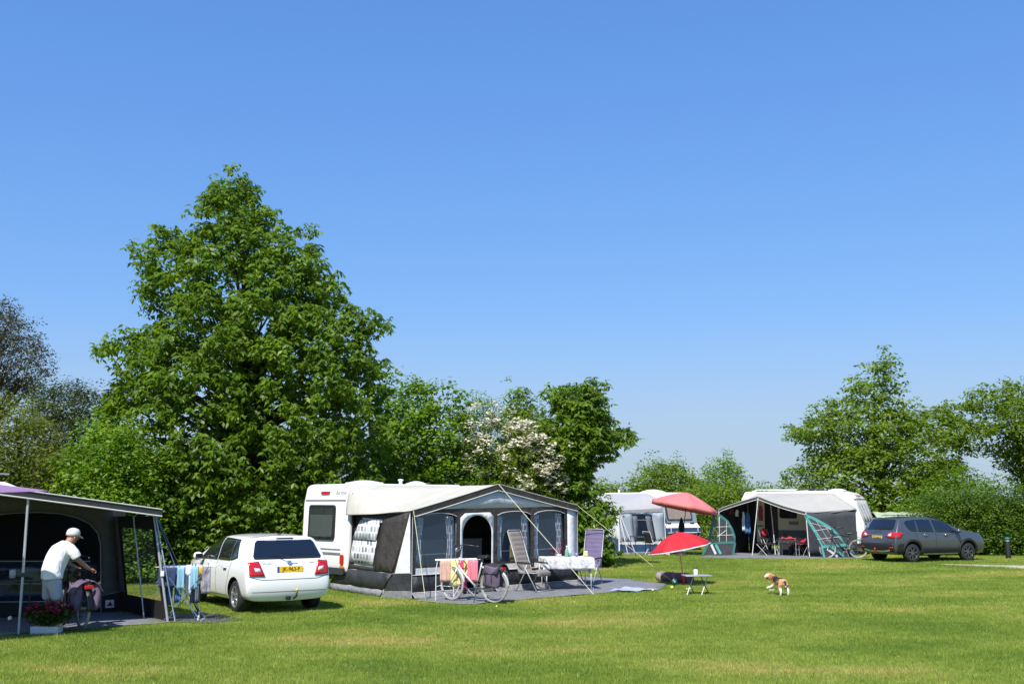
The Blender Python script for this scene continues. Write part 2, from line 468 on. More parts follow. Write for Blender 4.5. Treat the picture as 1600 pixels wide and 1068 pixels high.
# ------------------------------------------------------------------ grass blades (one mass, many small blades)
bmx = bpy.data.materials.new("grass blades"); bmx.use_nodes = True
c_, g_ = lawn_colour(bmx.node_tree, 0, 0)
N_, L_ = bmx.node_tree.nodes, bmx.node_tree.links
p_ = N_["Principled BSDF"]; p_.inputs["Roughness"].default_value = 0.5; p_.inputs["Specular IOR Level"].default_value = 0.3
mr = N_.new("ShaderNodeMapRange"); mr.inputs[3].default_value = 0.55; mr.inputs[4].default_value = 1.48
L_.new(g_.outputs["Random Per Island"], mr.inputs[0])
vm = N_.new("ShaderNodeVectorMath"); vm.operation = 'SCALE'; L_.new(c_, vm.inputs[0]); L_.new(mr.outputs[0], vm.inputs["Scale"])
L_.new(vm.outputs[0], p_.inputs["Base Color"])
t_ = N_.new("ShaderNodeBsdfTranslucent"); L_.new(vm.outputs[0], t_.inputs[0])
mi = N_.new("ShaderNodeMixShader"); mi.inputs[0].default_value = 0.35
L_.new(p_.outputs[0], mi.inputs[1]); L_.new(t_.outputs[0], mi.inputs[2]); L_.new(mi.outputs[0], N_["Material Output"].inputs[0])

def blade_patch(n, size, h, w):
    rg = np.random.default_rng(5)
    r = size * np.sqrt(rg.random(n)); a = rg.random(n) * 6.283
    x = r * np.cos(a); y = r * np.sin(a)
    th = rg.random(n) * 6.283; hh = h * (0.55 + 0.7 * rg.random(n)); ln = rg.random(n) * 0.7 * hh; ph = rg.random(n) * 6.283
    v = np.zeros((n, 3, 3))
    v[:, 0] = np.c_[x - np.cos(th) * w / 2, y - np.sin(th) * w / 2, np.zeros(n)]
    v[:, 1] = np.c_[x + np.cos(th) * w / 2, y + np.sin(th) * w / 2, np.zeros(n)]
    v[:, 2] = np.c_[x + np.cos(ph) * ln, y + np.sin(ph) * ln, hh]
    me = bpy.data.meshes.new("blades"); tri_mesh(me, v.reshape(-1, 3), np.arange(3 * n).reshape(-1, 3))
    me.materials.append(bmx)
    return bpy.data.objects.new("blade_patch", me)

def tri_mesh(me, v, f):
    me.vertices.add(len(v)); me.vertices.foreach_set("co", v.astype(np.float32).ravel())
    me.loops.add(f.size); me.loops.foreach_set("vertex_index", f.astype(np.int32).ravel())
    me.polygons.add(len(f)); me.polygons.foreach_set("loop_start", np.arange(0, f.size, f.shape[1], dtype=np.int32))
    me.polygons.foreach_set("loop_total", np.full(len(f), f.shape[1], dtype=np.int32))
    me.update(calc_edges=True)

SKIP = [[(p.x, p.y) for p in q] for q in (TARP_MAIN, TARP_TENT, TARP_SIDE, TARP3, TARP2,
        [aw(-0.25, 0.1), aw(AW_L, 0.1), aw(AW_L, 2.6), aw(-0.4, 2.6)])]
def grass_points(y0, y1, per_m2, seed):
    rg = np.random.default_rng(seed)
    hw = 0.55 * y1 + 3; n = int((y1 - y0) * 2 * hw * per_m2)
    st = 1 / math.sqrt(per_m2)
    gx, gy = np.meshgrid(np.arange(-hw, hw, st), np.arange(y0, y1, st)); n = gx.size
    x = gx.ravel() + (rg.random(n) - .5) * st * .9; y = gy.ravel() + (rg.random(n) - .5) * st * .9
    k = np.abs(x) < 0.55 * y + 2.0
    x, y = x[k], y[k]
    bad = np.zeros(len(x), bool)
    for q in SKIP: bad |= pt_in(q, x, y) & (seg_dist(q, x, y) > 0.10)
    pp = [(p.x, p.y) for p in (G(1455, 880.5), G(1720, 885), G(1720, 893), G(1530, 884.5))]
    bad |= pt_in(pp, x, y)
    return x[~bad], y[~bad]
def grass(name, label, y0, y1, per_m2, patch, seed):
    x, y = grass_points(y0, y1, per_m2, seed)
    me = bpy.data.meshes.new(name); me.vertices.add(len(x))
    me.vertices.foreach_set("co", np.c_[x, y, np.zeros(len(x))].astype(np.float32).ravel()); me.update()
    o = bpy.data.objects.new(name, me); COL.objects.link(o)
    ng = bpy.data.node_groups.new(name, 'GeometryNodeTree')
    ng.interface.new_socket("Geometry", in_out='INPUT', socket_type='NodeSocketGeometry')
    ng.interface.new_socket("Geometry", in_out='OUTPUT', socket_type='NodeSocketGeometry')
    N, L = ng.nodes, ng.links
    gi = N.new("NodeGroupInput"); go = N.new("NodeGroupOutput")
    oi = N.new("GeometryNodeObjectInfo"); oi.inputs[0].default_value = patch
    ip = N.new("GeometryNodeInstanceOnPoints")
    rv = N.new("FunctionNodeRandomValue"); rv.data_type = 'FLOAT_VECTOR'
    rv.inputs[0].default_value = (0, 0, 0); rv.inputs[1].default_value = (0, 0, 6.283)
    rs = N.new("FunctionNodeRandomValue"); rs.data_type = 'FLOAT'; rs.inputs[2].default_value = 0.75; rs.inputs[3].default_value = 1.2
    L.new(gi.outputs[0], ip.inputs["Points"]); L.new(oi.outputs["Geometry"], ip.inputs["Instance"])
    L.new(rv.outputs[0], ip.inputs["Rotation"]); L.new(rs.outputs[1], ip.inputs["Scale"])
    L.new(ip.outputs[0], go.inputs[0])
    md = o.modifiers.new("grass", 'NODES'); md.node_group = ng
    return tag(o, label, "grass", kind="stuff")
grass("grass", "short mown lawn grass in the foreground", 9.5, 20, 10, blade_patch(420, 0.30, 0.040, 0.0055), 1)
grass("grass", "lawn grass around the tents and the dog", 20, 31, 6, blade_patch(420, 0.38, 0.040, 0.0085), 2)
grass("grass", "lawn grass in front of the far caravans and hedge", 31, 58, 3, blade_patch(360, 0.55, 0.045, 0.013), 3)

# ------------------------------------------------------------------ vegetation
LM = {
    "broad": leaf_mat("broad green leaves", (0.051, 0.094, 0.006), (0.093, 0.170, 0.012), (0.179, 0.268, 0.023)),
    "maple": leaf_mat("round mid green leaves", (0.059, 0.117, 0.009), (0.112, 0.208, 0.017), (0.225, 0.346, 0.041)),
    "olive": leaf_mat("olive green leaves", (0.060, 0.087, 0.011), (0.114, 0.151, 0.019), (0.226, 0.238, 0.043)),
    "dark": leaf_mat("dark green leaves", (0.020, 0.034, 0.006), (0.038, 0.060, 0.010), (0.070, 0.098, 0.018), 0.3),
    "brown": leaf_mat("young reddish brown leaves", (0.040, 0.040, 0.016), (0.075, 0.072, 0.028), (0.12, 0.11, 0.045), 0.3),
    "light": leaf_mat("fresh light green leaves", (0.072, 0.124, 0.011), (0.130, 0.205, 0.020), (0.224, 0.311, 0.042)),
    "hedge": leaf_mat("clipped hedge leaves", (0.038, 0.076, 0.008), (0.073, 0.140, 0.014), (0.158, 0.239, 0.031), 0.35),
}
mm("bark", (0.060, 0.048, 0.036), 0.9, var=0.3, scale=12, bump=0.8, bscale=25, stretch=(1, 1, 0.25))
mm("bark_dark", (0.040, 0.032, 0.026), 0.9, var=0.3, scale=12, bump=0.8, bscale=25)
mm("blossom", (0.70, 0.66, 0.53), 0.7, var=0.1, transl=0.3)

def leaves(name, C, O, size, m, parent, palm=0, aspect=0.5, droop=0.35, seed=0, up=0.7):
    """C centres, O outward directions; every leaf a folded blade of two triangles"""
    rg = np.random.default_rng(seed)
    if palm:
        n0 = len(C); C = np.repeat(C, palm, 0); O = np.repeat(O, palm, 0)
        base = np.repeat(rg.random(n0) * 6.283, palm) + np.tile(np.arange(palm) * 6.283 / palm, n0) + rg.normal(0, .25, n0 * palm)
    else:
        base = rg.random(len(C)) * 6.283
    n = len(C)
    # direction of the blade and its normal
    d = np.c_[np.cos(base), np.sin(base), -droop + rg.normal(0, 0.35, n)] + 0.35 * O
    d /= np.linalg.norm(d, axis=1, keepdims=True)
    up_ = np.c_[rg.normal(0, .45, n), rg.normal(0, .45, n), np.full(n, up)] + 0.45 * O
    s = np.cross(d, up_); s /= np.linalg.norm(s, axis=1, keepdims=True) + 1e-9
    nn = np.cross(s, d)
    L = (size * (0.45 + 1.0 * rg.random(n)))[:, None]
    W = L * aspect * 0.5
    v = np.stack([C, C + d * L * 0.45 + s * W - nn * W * 0.25, C + d * L - nn * L * 0.12, C + d * L * 0.45 - s * W - nn * W * 0.25], 1)
    b = np.arange(n)[:, None] * 4
    f = np.concatenate([b + np.array([0, 1, 2]), b + np.array([0, 2, 3])], 1).reshape(-1, 3)
    me = bpy.data.meshes.new(name)
    v = v.reshape(-1, 3)
    tri_mesh(me, v, f)
    me.materials.append(m)
    o = bpy.data.objects.new(name, me); COL.objects.link(o)
    if parent is not None:
        me.transform(ROOTM[parent.name].inverted()); o.parent = parent
        o["kind"] = "stuff"
    return o

def crown_clumps(poly_px, Y, n, tmax, rg, shell=0.45, jitter=0.10, inset=0.2):
    P = [AT(u, v, Y) for u, v in poly_px]; poly = [(p.x, p.z) for p in P]
    xs = [p[0] for p in poly]; zs = [p[1] for p in poly]
    X = []; Z = []
    need = n
    while need > 0:
        x = rg.uniform(min(xs), max(xs), need * 3); z = rg.uniform(min(zs), max(zs), need * 3)
        k = pt_in(poly, x, z); x, z = x[k][:need], z[k][:need]
        X.append(x); Z.append(z); need -= len(x)
    x = np.concatenate(X); z = np.concatenate(Z)
    d = seg_dist(poly, x, z)
    k_ = (d > inset * (0.35 + 0.65 * rg.random(n))) | (z < 0.6); x, z, d = x[k_], z[k_], d[k_]; n = len(x)
    t = np.minimum(np.sqrt(np.maximum(d, 0.02) * tmax) * 1.15, tmax)
    s = rg.random(n) ** shell * np.where(rg.random(n) < 0.68, -1, 1)
    y = Y + s * t
    C = np.c_[x, y, z] + rg.normal(0, jitter, (n, 3))
    C[:, 2] = np.maximum(C[:, 2], 0.12)
    # some shoots break out of the outline
    k = (d < 0.5) & (rg.random(n) < 0.24)
    mx_, mz_ = np.mean(x), np.mean(z)
    dd = np.c_[x - mx_, np.zeros(n), (z - mz_) * 0.8]; dd /= np.linalg.norm(dd, axis=1, keepdims=True) + 1e-9
    C[k] += dd[k] * (0.12 + 0.40 * rg.random(k.sum()) ** 1.5)[:, None]
    cx = np.mean(x)
    O = np.c_[(x - cx) * 0.5, (y - Y) * 1.2, 0.35 * np.ones(n)]
    O /= np.linalg.norm(O, axis=1, keepdims=True) + 1e-9
    return C, O, poly

def tree(name, label, poly_px, Y, mk, n_clump=900, per=24, size=0.12, clump=0.32, tmax=2.0, trunk_u=None, trunk_r=0.12, palm=0,
         aspect=0.5, droop=0.35, limbs=50, bark="bark", cat="tree", seed=1, blossom=None, flat=0.6, twig=0.012, shell=0.45, group=None, trunks=1, inset_k=0.95, holes=None, sprig=0):
    rg = np.random.default_rng(seed)
    C, O, poly = crown_clumps(poly_px, Y, n_clump, tmax, rg, shell, inset=clump * inset_k)
    if holes:
        for (hu, hv, hr) in holes:
            p = AT(hu, hv, Y); rr = hr * Y / FPX
            k = np.hypot(C[:, 0] - p.x, C[:, 2] - p.z) > rr * (0.7 + 0.5 * rg.random(len(C)))
            C, O = C[k], O[k]
    tu = trunk_u if trunk_u is not None else sum(p[0] for p in poly_px) / len(poly_px)
    base = G(tu, 0, 0) if False else Vector((AT(tu, 700, Y).x, Y, 0))
    root = thing(name, label, cat, base, 0, group)
    n = len(C)
    # leaves round every clump; clump sizes differ, so the crown has heavy and light places
    cs = clump * (0.55 + 0.9 * rg.random(n))
    cnt = np.maximum(3, (per * (cs / clump) ** 1.6).astype(int))
    idx = np.repeat(np.arange(n), cnt); N = len(idx)
    g = rg.normal(0, 1, (N, 3)); g /= np.linalg.norm(g, axis=1, keepdims=True); g *= (rg.random(N) ** 0.45)[:, None]
    off = g * cs[idx][:, None] * np.array([1, 1, flat])
    off[:, 2] -= 0.25 * (np.hypot(off[:, 0], off[:, 1]) ** 2) / clump
    LC = C[idx] + off
    LC[:, 2] = np.maximum(LC[:, 2], 0.04)
    LO = O[idx] * 0.6 + off / (clump + 1e-6) * 0.6
    leaves("crown", LC, LO, size, LM[mk], root, palm, aspect, droop, seed)
    if blossom is not None:
        frac, bsize, test = blossom
        k = np.array([bool(test(*q)) for q in C]) & (rg.random(n) < frac)
        if k.sum():
            bi = np.repeat(np.where(k)[0], 16); B = len(bi)
            gg = rg.normal(0, 1, (B, 3)); gg /= np.linalg.norm(gg, axis=1, keepdims=True)
            bo = gg * cs[bi][:, None] * np.array([.8, .8, .5]) * (0.8 + 0.3 * rg.random(B))[:, None]
            leaves("blossom", C[bi] + bo + O[bi] * 0.06, O[bi], bsize, M["blossom"], root, 4, 0.9, -0.1, seed + 3, 1.0)
    # trunk and limbs
    top = max(p[1] for p in poly); bot = min(p[1] for p in poly)
    tb = MB()
    axis_top = base + Vector((0, 0, top * 0.88))
    hx = [p for p in poly if p[1] > top - 0.25]
    if hx: axis_top.x = 0.6 * axis_top.x + 0.4 * sum(p[0] for p in hx) / len(hx)
    def axis(t): 
        q = base.lerp(axis_top, t); q.x += 0.12 * math.sin(t * 5 + seed) * t; q.y += 0.1 * math.cos(t * 4 + seed) * t
        return q
    tb.tube([axis(i / 8) for i in range(9)], [trunk_r * (1.25 if i == 0 else 1) * (1 - i / 8) ** 0.8 + 0.012 for i in range(9)], 8)
    order = rg.permutation(n)[:limbs]
    for i in order:
        c = Vector(C[i]); t = min(0.95, max(0.12, (c.z / max(axis_top.z, 0.1)) * 0.72 - 0.05))
        a = axis(t); ln_ = (c - a).length; mid = a.lerp(c, 0.5) + Vector((rg.normal(0, .09) * ln_, rg.normal(0, .07) * ln_, 0.08 * ln_ + rg.normal(0, .06) * ln_))
        r0 = max(twig, trunk_r * (1 - t) * 0.42)
        tb.tube([a, a.lerp(mid, 0.5) + Vector((0, 0, 0.04)), mid, mid.lerp(c, 0.55) + Vector((rg.normal(0, .05), 0, rg.normal(0, .05))), c], [r0, r0 * .8, r0 * .55, r0 * .35, 0.006], 5)
        for _ in range(sprig):
            e = c + Vector((rg.normal(0, clump), rg.normal(0, clump), rg.normal(0.1, clump)))
            tb.tube([mid.lerp(c, rg.random()), e], [0.012, 0.004], 3)
    tb.build("trunk", M[bark], root, local=False, smooth=True)
    return root

tree("bare_tree", "tall thinly leaved brownish tree at the far left edge", [(-90, 480), (-20, 450), (8, 455), (28, 482), (60, 512), (80, 548), (95, 590), (60, 618), (20, 640), (-90, 650)],
     46, "brown", 1000, 30, 0.12, 0.40, 2.2, trunk_u=-30, trunk_r=0.22, limbs=90, bark="bark_dark", seed=3, twig=0.016, sprig=3)
tree("dark_tree", "dark green tree behind the shrubs left of the big tree", [(40, 640), (60, 605), (90, 592), (130, 590), (172, 602), (190, 640), (190, 780), (30, 780)],
     40, "dark", 1500, 28, 0.10, 0.4, 1.8, seed=4, limbs=60, bark="bark_dark")
tree("leafy_shrub", "yellowish green shrub above the purple canopy", [(-40, 640), (0, 616), (40, 620), (62, 632), (110, 680), (130, 740), (135, 890), (-60, 890), (-60, 650)],
     28, "olive", 1300, 26, 0.10, 0.34, 1.3, seed=5, cat="shrub", limbs=60)
tree("leafy_shrub", "mid green shrub with visible stems right of the yellowish one", [(95, 745), (120, 690), (150, 660), (185, 650), (235, 660), (260, 720), (262, 900), (90, 900)],
     27.5, "maple", 1200, 24, 0.115, 0.30, 1.2, seed=6, cat="shrub", limbs=60)
BIG = [(364, 267), (384, 276), (403, 300), (418, 330), (447, 345), (468, 362), (500, 374), (510, 403), (532, 430), (540, 466), (576, 486), (602, 514), (600, 552), (613, 580), (618, 630),
       (616, 680), (608, 727), (590, 770), (560, 800), (500, 850), (420, 872), (300, 872), (215, 862), (190, 800), (178, 727), (168, 678), (186, 612), (198, 577), (168, 549), (182, 516), (238, 512),
       (246, 488), (231, 449), (221, 412), (240, 384), (257, 360), (284, 366), (316, 371), (318, 338), (333, 303), (346, 283)]
tree("broadleaf_tree", "tallest tree, broad leafy pyramid behind the white hatchback", BIG, 30, "broad", 2050, 15, 0.165, 0.32, 2.9, inset_k=0.7, trunk_u=385, trunk_r=0.24, palm=4,
     aspect=0.42, droop=0.85, limbs=190, seed=8, twig=0.02, flat=0.75, holes=[(455, 650, 16), (350, 560, 10), (420, 520, 9), (500, 600, 10), (380, 690, 14), (430, 720, 14), (300, 470, 8)])
tree("understorey_shrub", "drooping leafy shrub low behind the white hatchback", [(180, 740), (230, 715), (300, 740), (400, 735), (500, 750), (520, 905), (175, 905)],
     28.6, "broad", 900, 16, 0.13, 0.34, 0.8, palm=3, droop=0.8, seed=9, cat="shrub", limbs=40)
tree("round_leaved_shrub", "tall round-leaved shrub directly right of the biggest tree", [(585, 640), (600, 604), (632, 590), (668, 592), (684, 587), (694, 612), (712, 608), (738, 634), (748, 680), (750, 860), (560, 860)],
     35, "maple", 1150, 24, 0.125, 0.32, 1.5, aspect=0.85, seed=10, cat="shrub", limbs=50)
tree("hawthorn", "slender blossoming hawthorn left of the fuller white one", [(715, 700), (722, 640), (740, 612), (754, 600), (768, 620), (790, 640), (805, 690), (800, 860), (712, 860)],
     34.6, "maple", 800, 24, 0.085, 0.26, 1.1, seed=11, limbs=60, blossom=(0.24, 0.075, lambda x, y, z: y < 35.2 and 2.9 < z < 5.3))
tree("leafy_tree", "green leafy tree top between the two hawthorn crowns", [(770, 700), (784, 640), (792, 606), (812, 602), (826, 604), (832, 628), (860, 640), (880, 690), (860, 850), (760, 850)],
     35.6, "broad", 900, 22, 0.14, 0.30, 1.2, seed=12, limbs=50, droop=0.6)
tree("hawthorn", "hawthorn covered in dense white blossom above the awning peak", [(775, 700), (790, 662), (820, 648), (850, 652), (868, 672), (888, 690), (890, 860), (765, 860)],
     33.6, "light", 950, 24, 0.085, 0.25, 1.2, seed=13, limbs=60, blossom=(0.36, 0.085, lambda x, y, z: y < 34.0 and 2.3 < z < 4.95 and (x + 0.4 * z) > 1.1 and math.sin(x * 4 + z * 3) > -.55))
tree("broadleaf_tree", "spreading drooping-leaved tree at the right end of the hedge row", [(812, 700), (840, 660), (862, 640), (842, 606), (858, 592), (880, 606), (905, 594), (938, 598), (948, 640), (962, 662), (985, 690), (972, 712), (942, 716),
     (926, 742), (930, 762), (960, 792), (948, 830), (962, 858), (948, 880), (890, 880), (870, 800), (850, 760)],
     34, "broad", 950, 11, 0.16, 0.27, 1.3, trunk_u=900, trunk_r=0.12, palm=4, aspect=0.42, droop=0.8, seed=14, limbs=110, holes=[(855, 640, 10), (955, 735, 10)])
tree("back_hedge", "long dark hedge filling the gaps behind the tree row", [(-60, 760), (60, 700), (300, 700), (600, 690), (760, 690), (880, 700), (915, 740), (930, 800), (935, 882), (-60, 890)],
     38.5, "dark", 3600, 22, 0.16, 0.5, 1.2, seed=15, cat="hedge", limbs=90, bark="bark_dark", trunk_u=420)
tree("far_hedge", "low far hedge left of the distant light green tree", [(905, 760), (935, 745), (955, 750), (985, 752), (1010, 756), (1020, 806), (905, 806)],
     62, "light", 520, 22, 0.16, 0.42, 1.2, seed=16, cat="hedge", limbs=12)
tree("distant_tree", "distant light green rounded tree behind the big pink parasol", [(985, 745), (1000, 722), (1030, 712), (1062, 716), (1078, 732), (1110, 745), (1125, 800), (975, 806)],
     60, "light", 900, 24, 0.16, 0.5, 2.2, seed=17, limbs=30)
tree("distant_tree", "distant darker tree with ragged top above the open awning", [(1095, 740), (1108, 716), (1124, 707), (1145, 712), (1158, 735), (1166, 756), (1160, 800), (1090, 800)],
     58, "maple", 520, 22, 0.14, 0.42, 1.5, seed=18, limbs=40)
tree("far_hedge", "clipped far hedge behind the parasol and open awning", [(1040, 770), (1090, 752), (1130, 750), (1180, 757), (1215, 752), (1260, 757), (1262, 868), (1040, 868)],
     51, "light", 1900, 24, 0.13, 0.40, 1.2, seed=19, cat="hedge", limbs=30, bark="bark_dark")
tree("spreading_tree", "loose spreading tree with a tall ragged tip behind the right caravan", [(1347, 552), (1370, 548), (1392, 556), (1414, 560), (1396, 580), (1398, 596), (1414, 598), (1402, 620), (1422, 636), (1446, 632), (1466, 624),
     (1498, 632), (1512, 668), (1502, 706), (1510, 724), (1490, 760), (1440, 800), (1400, 850), (1250, 850), (1232, 770), (1212, 730), (1240, 735), (1262, 700), (1230, 680), (1228, 652), (1262, 642), (1280, 626),
     (1318, 620), (1292, 602), (1320, 596), (1344, 590), (1312, 572), (1340, 572)],
     47, "light", 1700, 30, 0.16, 0.38, 2.6, trunk_u=1370, trunk_r=0.15, seed=20, bark="bark_dark", limbs=90, aspect=0.6, flat=0.5, twig=0.012, holes=[(1385, 590, 8), (1320, 640, 8), (1470, 700, 10), (1300, 590, 8)])
tree("spreading_tree", "spreading tree cut by the right edge, sky showing under its branches", [(1494, 618), (1530, 598), (1560, 600), (1600, 590), (1680, 600), (1690, 780), (1600, 780), (1570, 730), (1545, 712), (1520, 704), (1492, 680), (1512, 650)],
     46, "light", 1000, 28, 0.15, 0.38, 2.0, trunk_u=1600, trunk_r=0.13, seed=21, bark="bark_dark", limbs=70, aspect=0.6, flat=0.45, twig=0.012, holes=[(1530, 650, 9), (1575, 640, 8), (1545, 685, 8)])
tree("hedge_shrub", "leafy shrub growing above the hedge right of the far caravan", [(1370, 800), (1410, 770), (1450, 740), (1480, 700), (1500, 720), (1530, 735), (1570, 745), (1560, 800), (1500, 850), (1360, 850)],
     44, "maple", 900, 20, 0.12, 0.36, 1.0, seed=22, cat="shrub", limbs=40)
tree("boundary_hedge", "tall dense clipped hedge behind the grey car on the right", [(1392, 872), (1398, 808), (1425, 785), (1460, 768), (1500, 758), (1540, 762), (1600, 756), (1700, 758), (1700, 874)],
     41.6, "hedge", 2900, 26, 0.10, 0.33, 0.9, seed=23, cat="hedge", limbs=60, bark="bark_dark", trunk_u=1540)
# ------------------------------------------------------------------ cars
def car_paint(name, col, metal=0.0, flake=0.0):
    m = mat(name, col, 0.32, metal, var=0.02, scale=3, coat=0.9)
    return m
M["paint_white"] = car_paint("white car paint", (0.78, 0.78, 0.77))
M["paint_grey"] = car_paint("grey metallic car paint", (0.088, 0.096, 0.112), 0.5)
mm("car_glass", (0.006, 0.008, 0.010), 0.03, var=0.0, coat=0.8, spec=0.8)
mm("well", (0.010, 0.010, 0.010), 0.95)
mm("rim", (0.50, 0.51, 0.53), 0.28, 0.8, var=0.03)
mm("rim_grey", (0.20, 0.20, 0.21), 0.30, 0.8, var=0.03)
mm("plate_yellow", (0.80, 0.50, 0.02), 0.45, var=0.02)
mm("plate_blue", (0.02, 0.06, 0.35), 0.45, var=0.02)
mm("cladding", (0.012, 0.012, 0.013), 0.6, bump=0.1)
mm("seam", (0.02, 0.02, 0.02), 0.7)
mm("chrome", (0.7, 0.7, 0.7), 0.12, 1.0, var=0.02)

def interp(tab, x):
    if x <= tab[0][0]: return tab[0][1]
    for (a, b), (c, d) in zip(tab, tab[1:]):
        if x <= c: return b + (d - b) * (x - a) / ((c - a) or 1e-9)
    return tab[-1][1]

def car_body(S):
    """closed shell: stations along x, half profiles mirrored"""
    xs = S["x"]; n = len(xs)
    def prof(x):
        zt = interp(S["top"], x); zb = interp(S["bot"], x); w = interp(S["w"], x); belt = interp(S["belt"], x)
        zbelt = min(belt, zt - 0.03)
        gh = max(0.0, zt - belt)                    # greenhouse height
        wr = w * (1 - S.get("taper", .27) * min(1, gh / 0.45))
        ws = interp(S["shoulder"], x) if "shoulder" in S else zbelt - 0.10
        ws = min(ws, zbelt - 0.05)
        P = [(0, zb), (w * .78, zb), (w * .93, zb + .05), (w * .985, zb + .18), (w, (zb + .18 + ws) / 2), (w * .995, ws), (w * .955, zbelt),
             ((w * .94 + wr) / 2 + .02, zbelt + (zt - zbelt) * .52), (wr + .015, zbelt + (zt - zbelt) * .86), (wr * .88, zt - .022 * min(1, gh / .3) - 0.008), (wr * .5, zt - 0.004), (0, zt)]
        return P
    rings = []
    for i, x in enumerate(xs):
        rings.append([(x, y, z) for y, z in prof(x)])
    # the ends lean: x pushed by height
    def rear_x(z): return interp(S["rear"], z)
    def front_x(z): return interp(S["front"], z)
    R0 = prof(S["rx"]); F0 = prof(S["fx"])
    rr = [(rear_x(z), y * .99, z) for y, z in R0]
    def cap(P, fx, sgn):
        cols = []
        for k, sc in enumerate((0.93, 0.62, 0.30, 0.0)):
            cols.append([(fx(z) - sgn * S["bow"] * (1 - sc ** 2), y * sc, z) for y, z in P])
        return cols
    ring_rear2 = [(rear_x(z) + .10, y, z) for y, z in R0]
    ring_rear1 = [(rear_x(z) + .025, y * .985, z) for y, z in R0]
    ring_f2 = [(front_x(z) - .16, y, z) for y, z in F0]
    ring_f1 = [(front_x(z) - .05, y * .95, z) for y, z in F0]
    grid = list(reversed(cap(R0, rear_x, 1))) + [ring_rear1, ring_rear2] + rings + [ring_f2, ring_f1] + cap(F0, front_x, -1)
    m = len(grid[0]); mb = MB()
    for sg in (1, -1):
        vs = [(x, y * sg, z) for col in grid for x, y, z in col]
        fs = []
        for i in range(len(grid) - 1):
            for j in range(m - 1):
                q = (i * m + j, (i + 1) * m + j, (i + 1) * m + j + 1, i * m + j + 1)
                fs.append(q if sg < 0 else q[::-1])
        mb.add(vs, fs)
    return mb

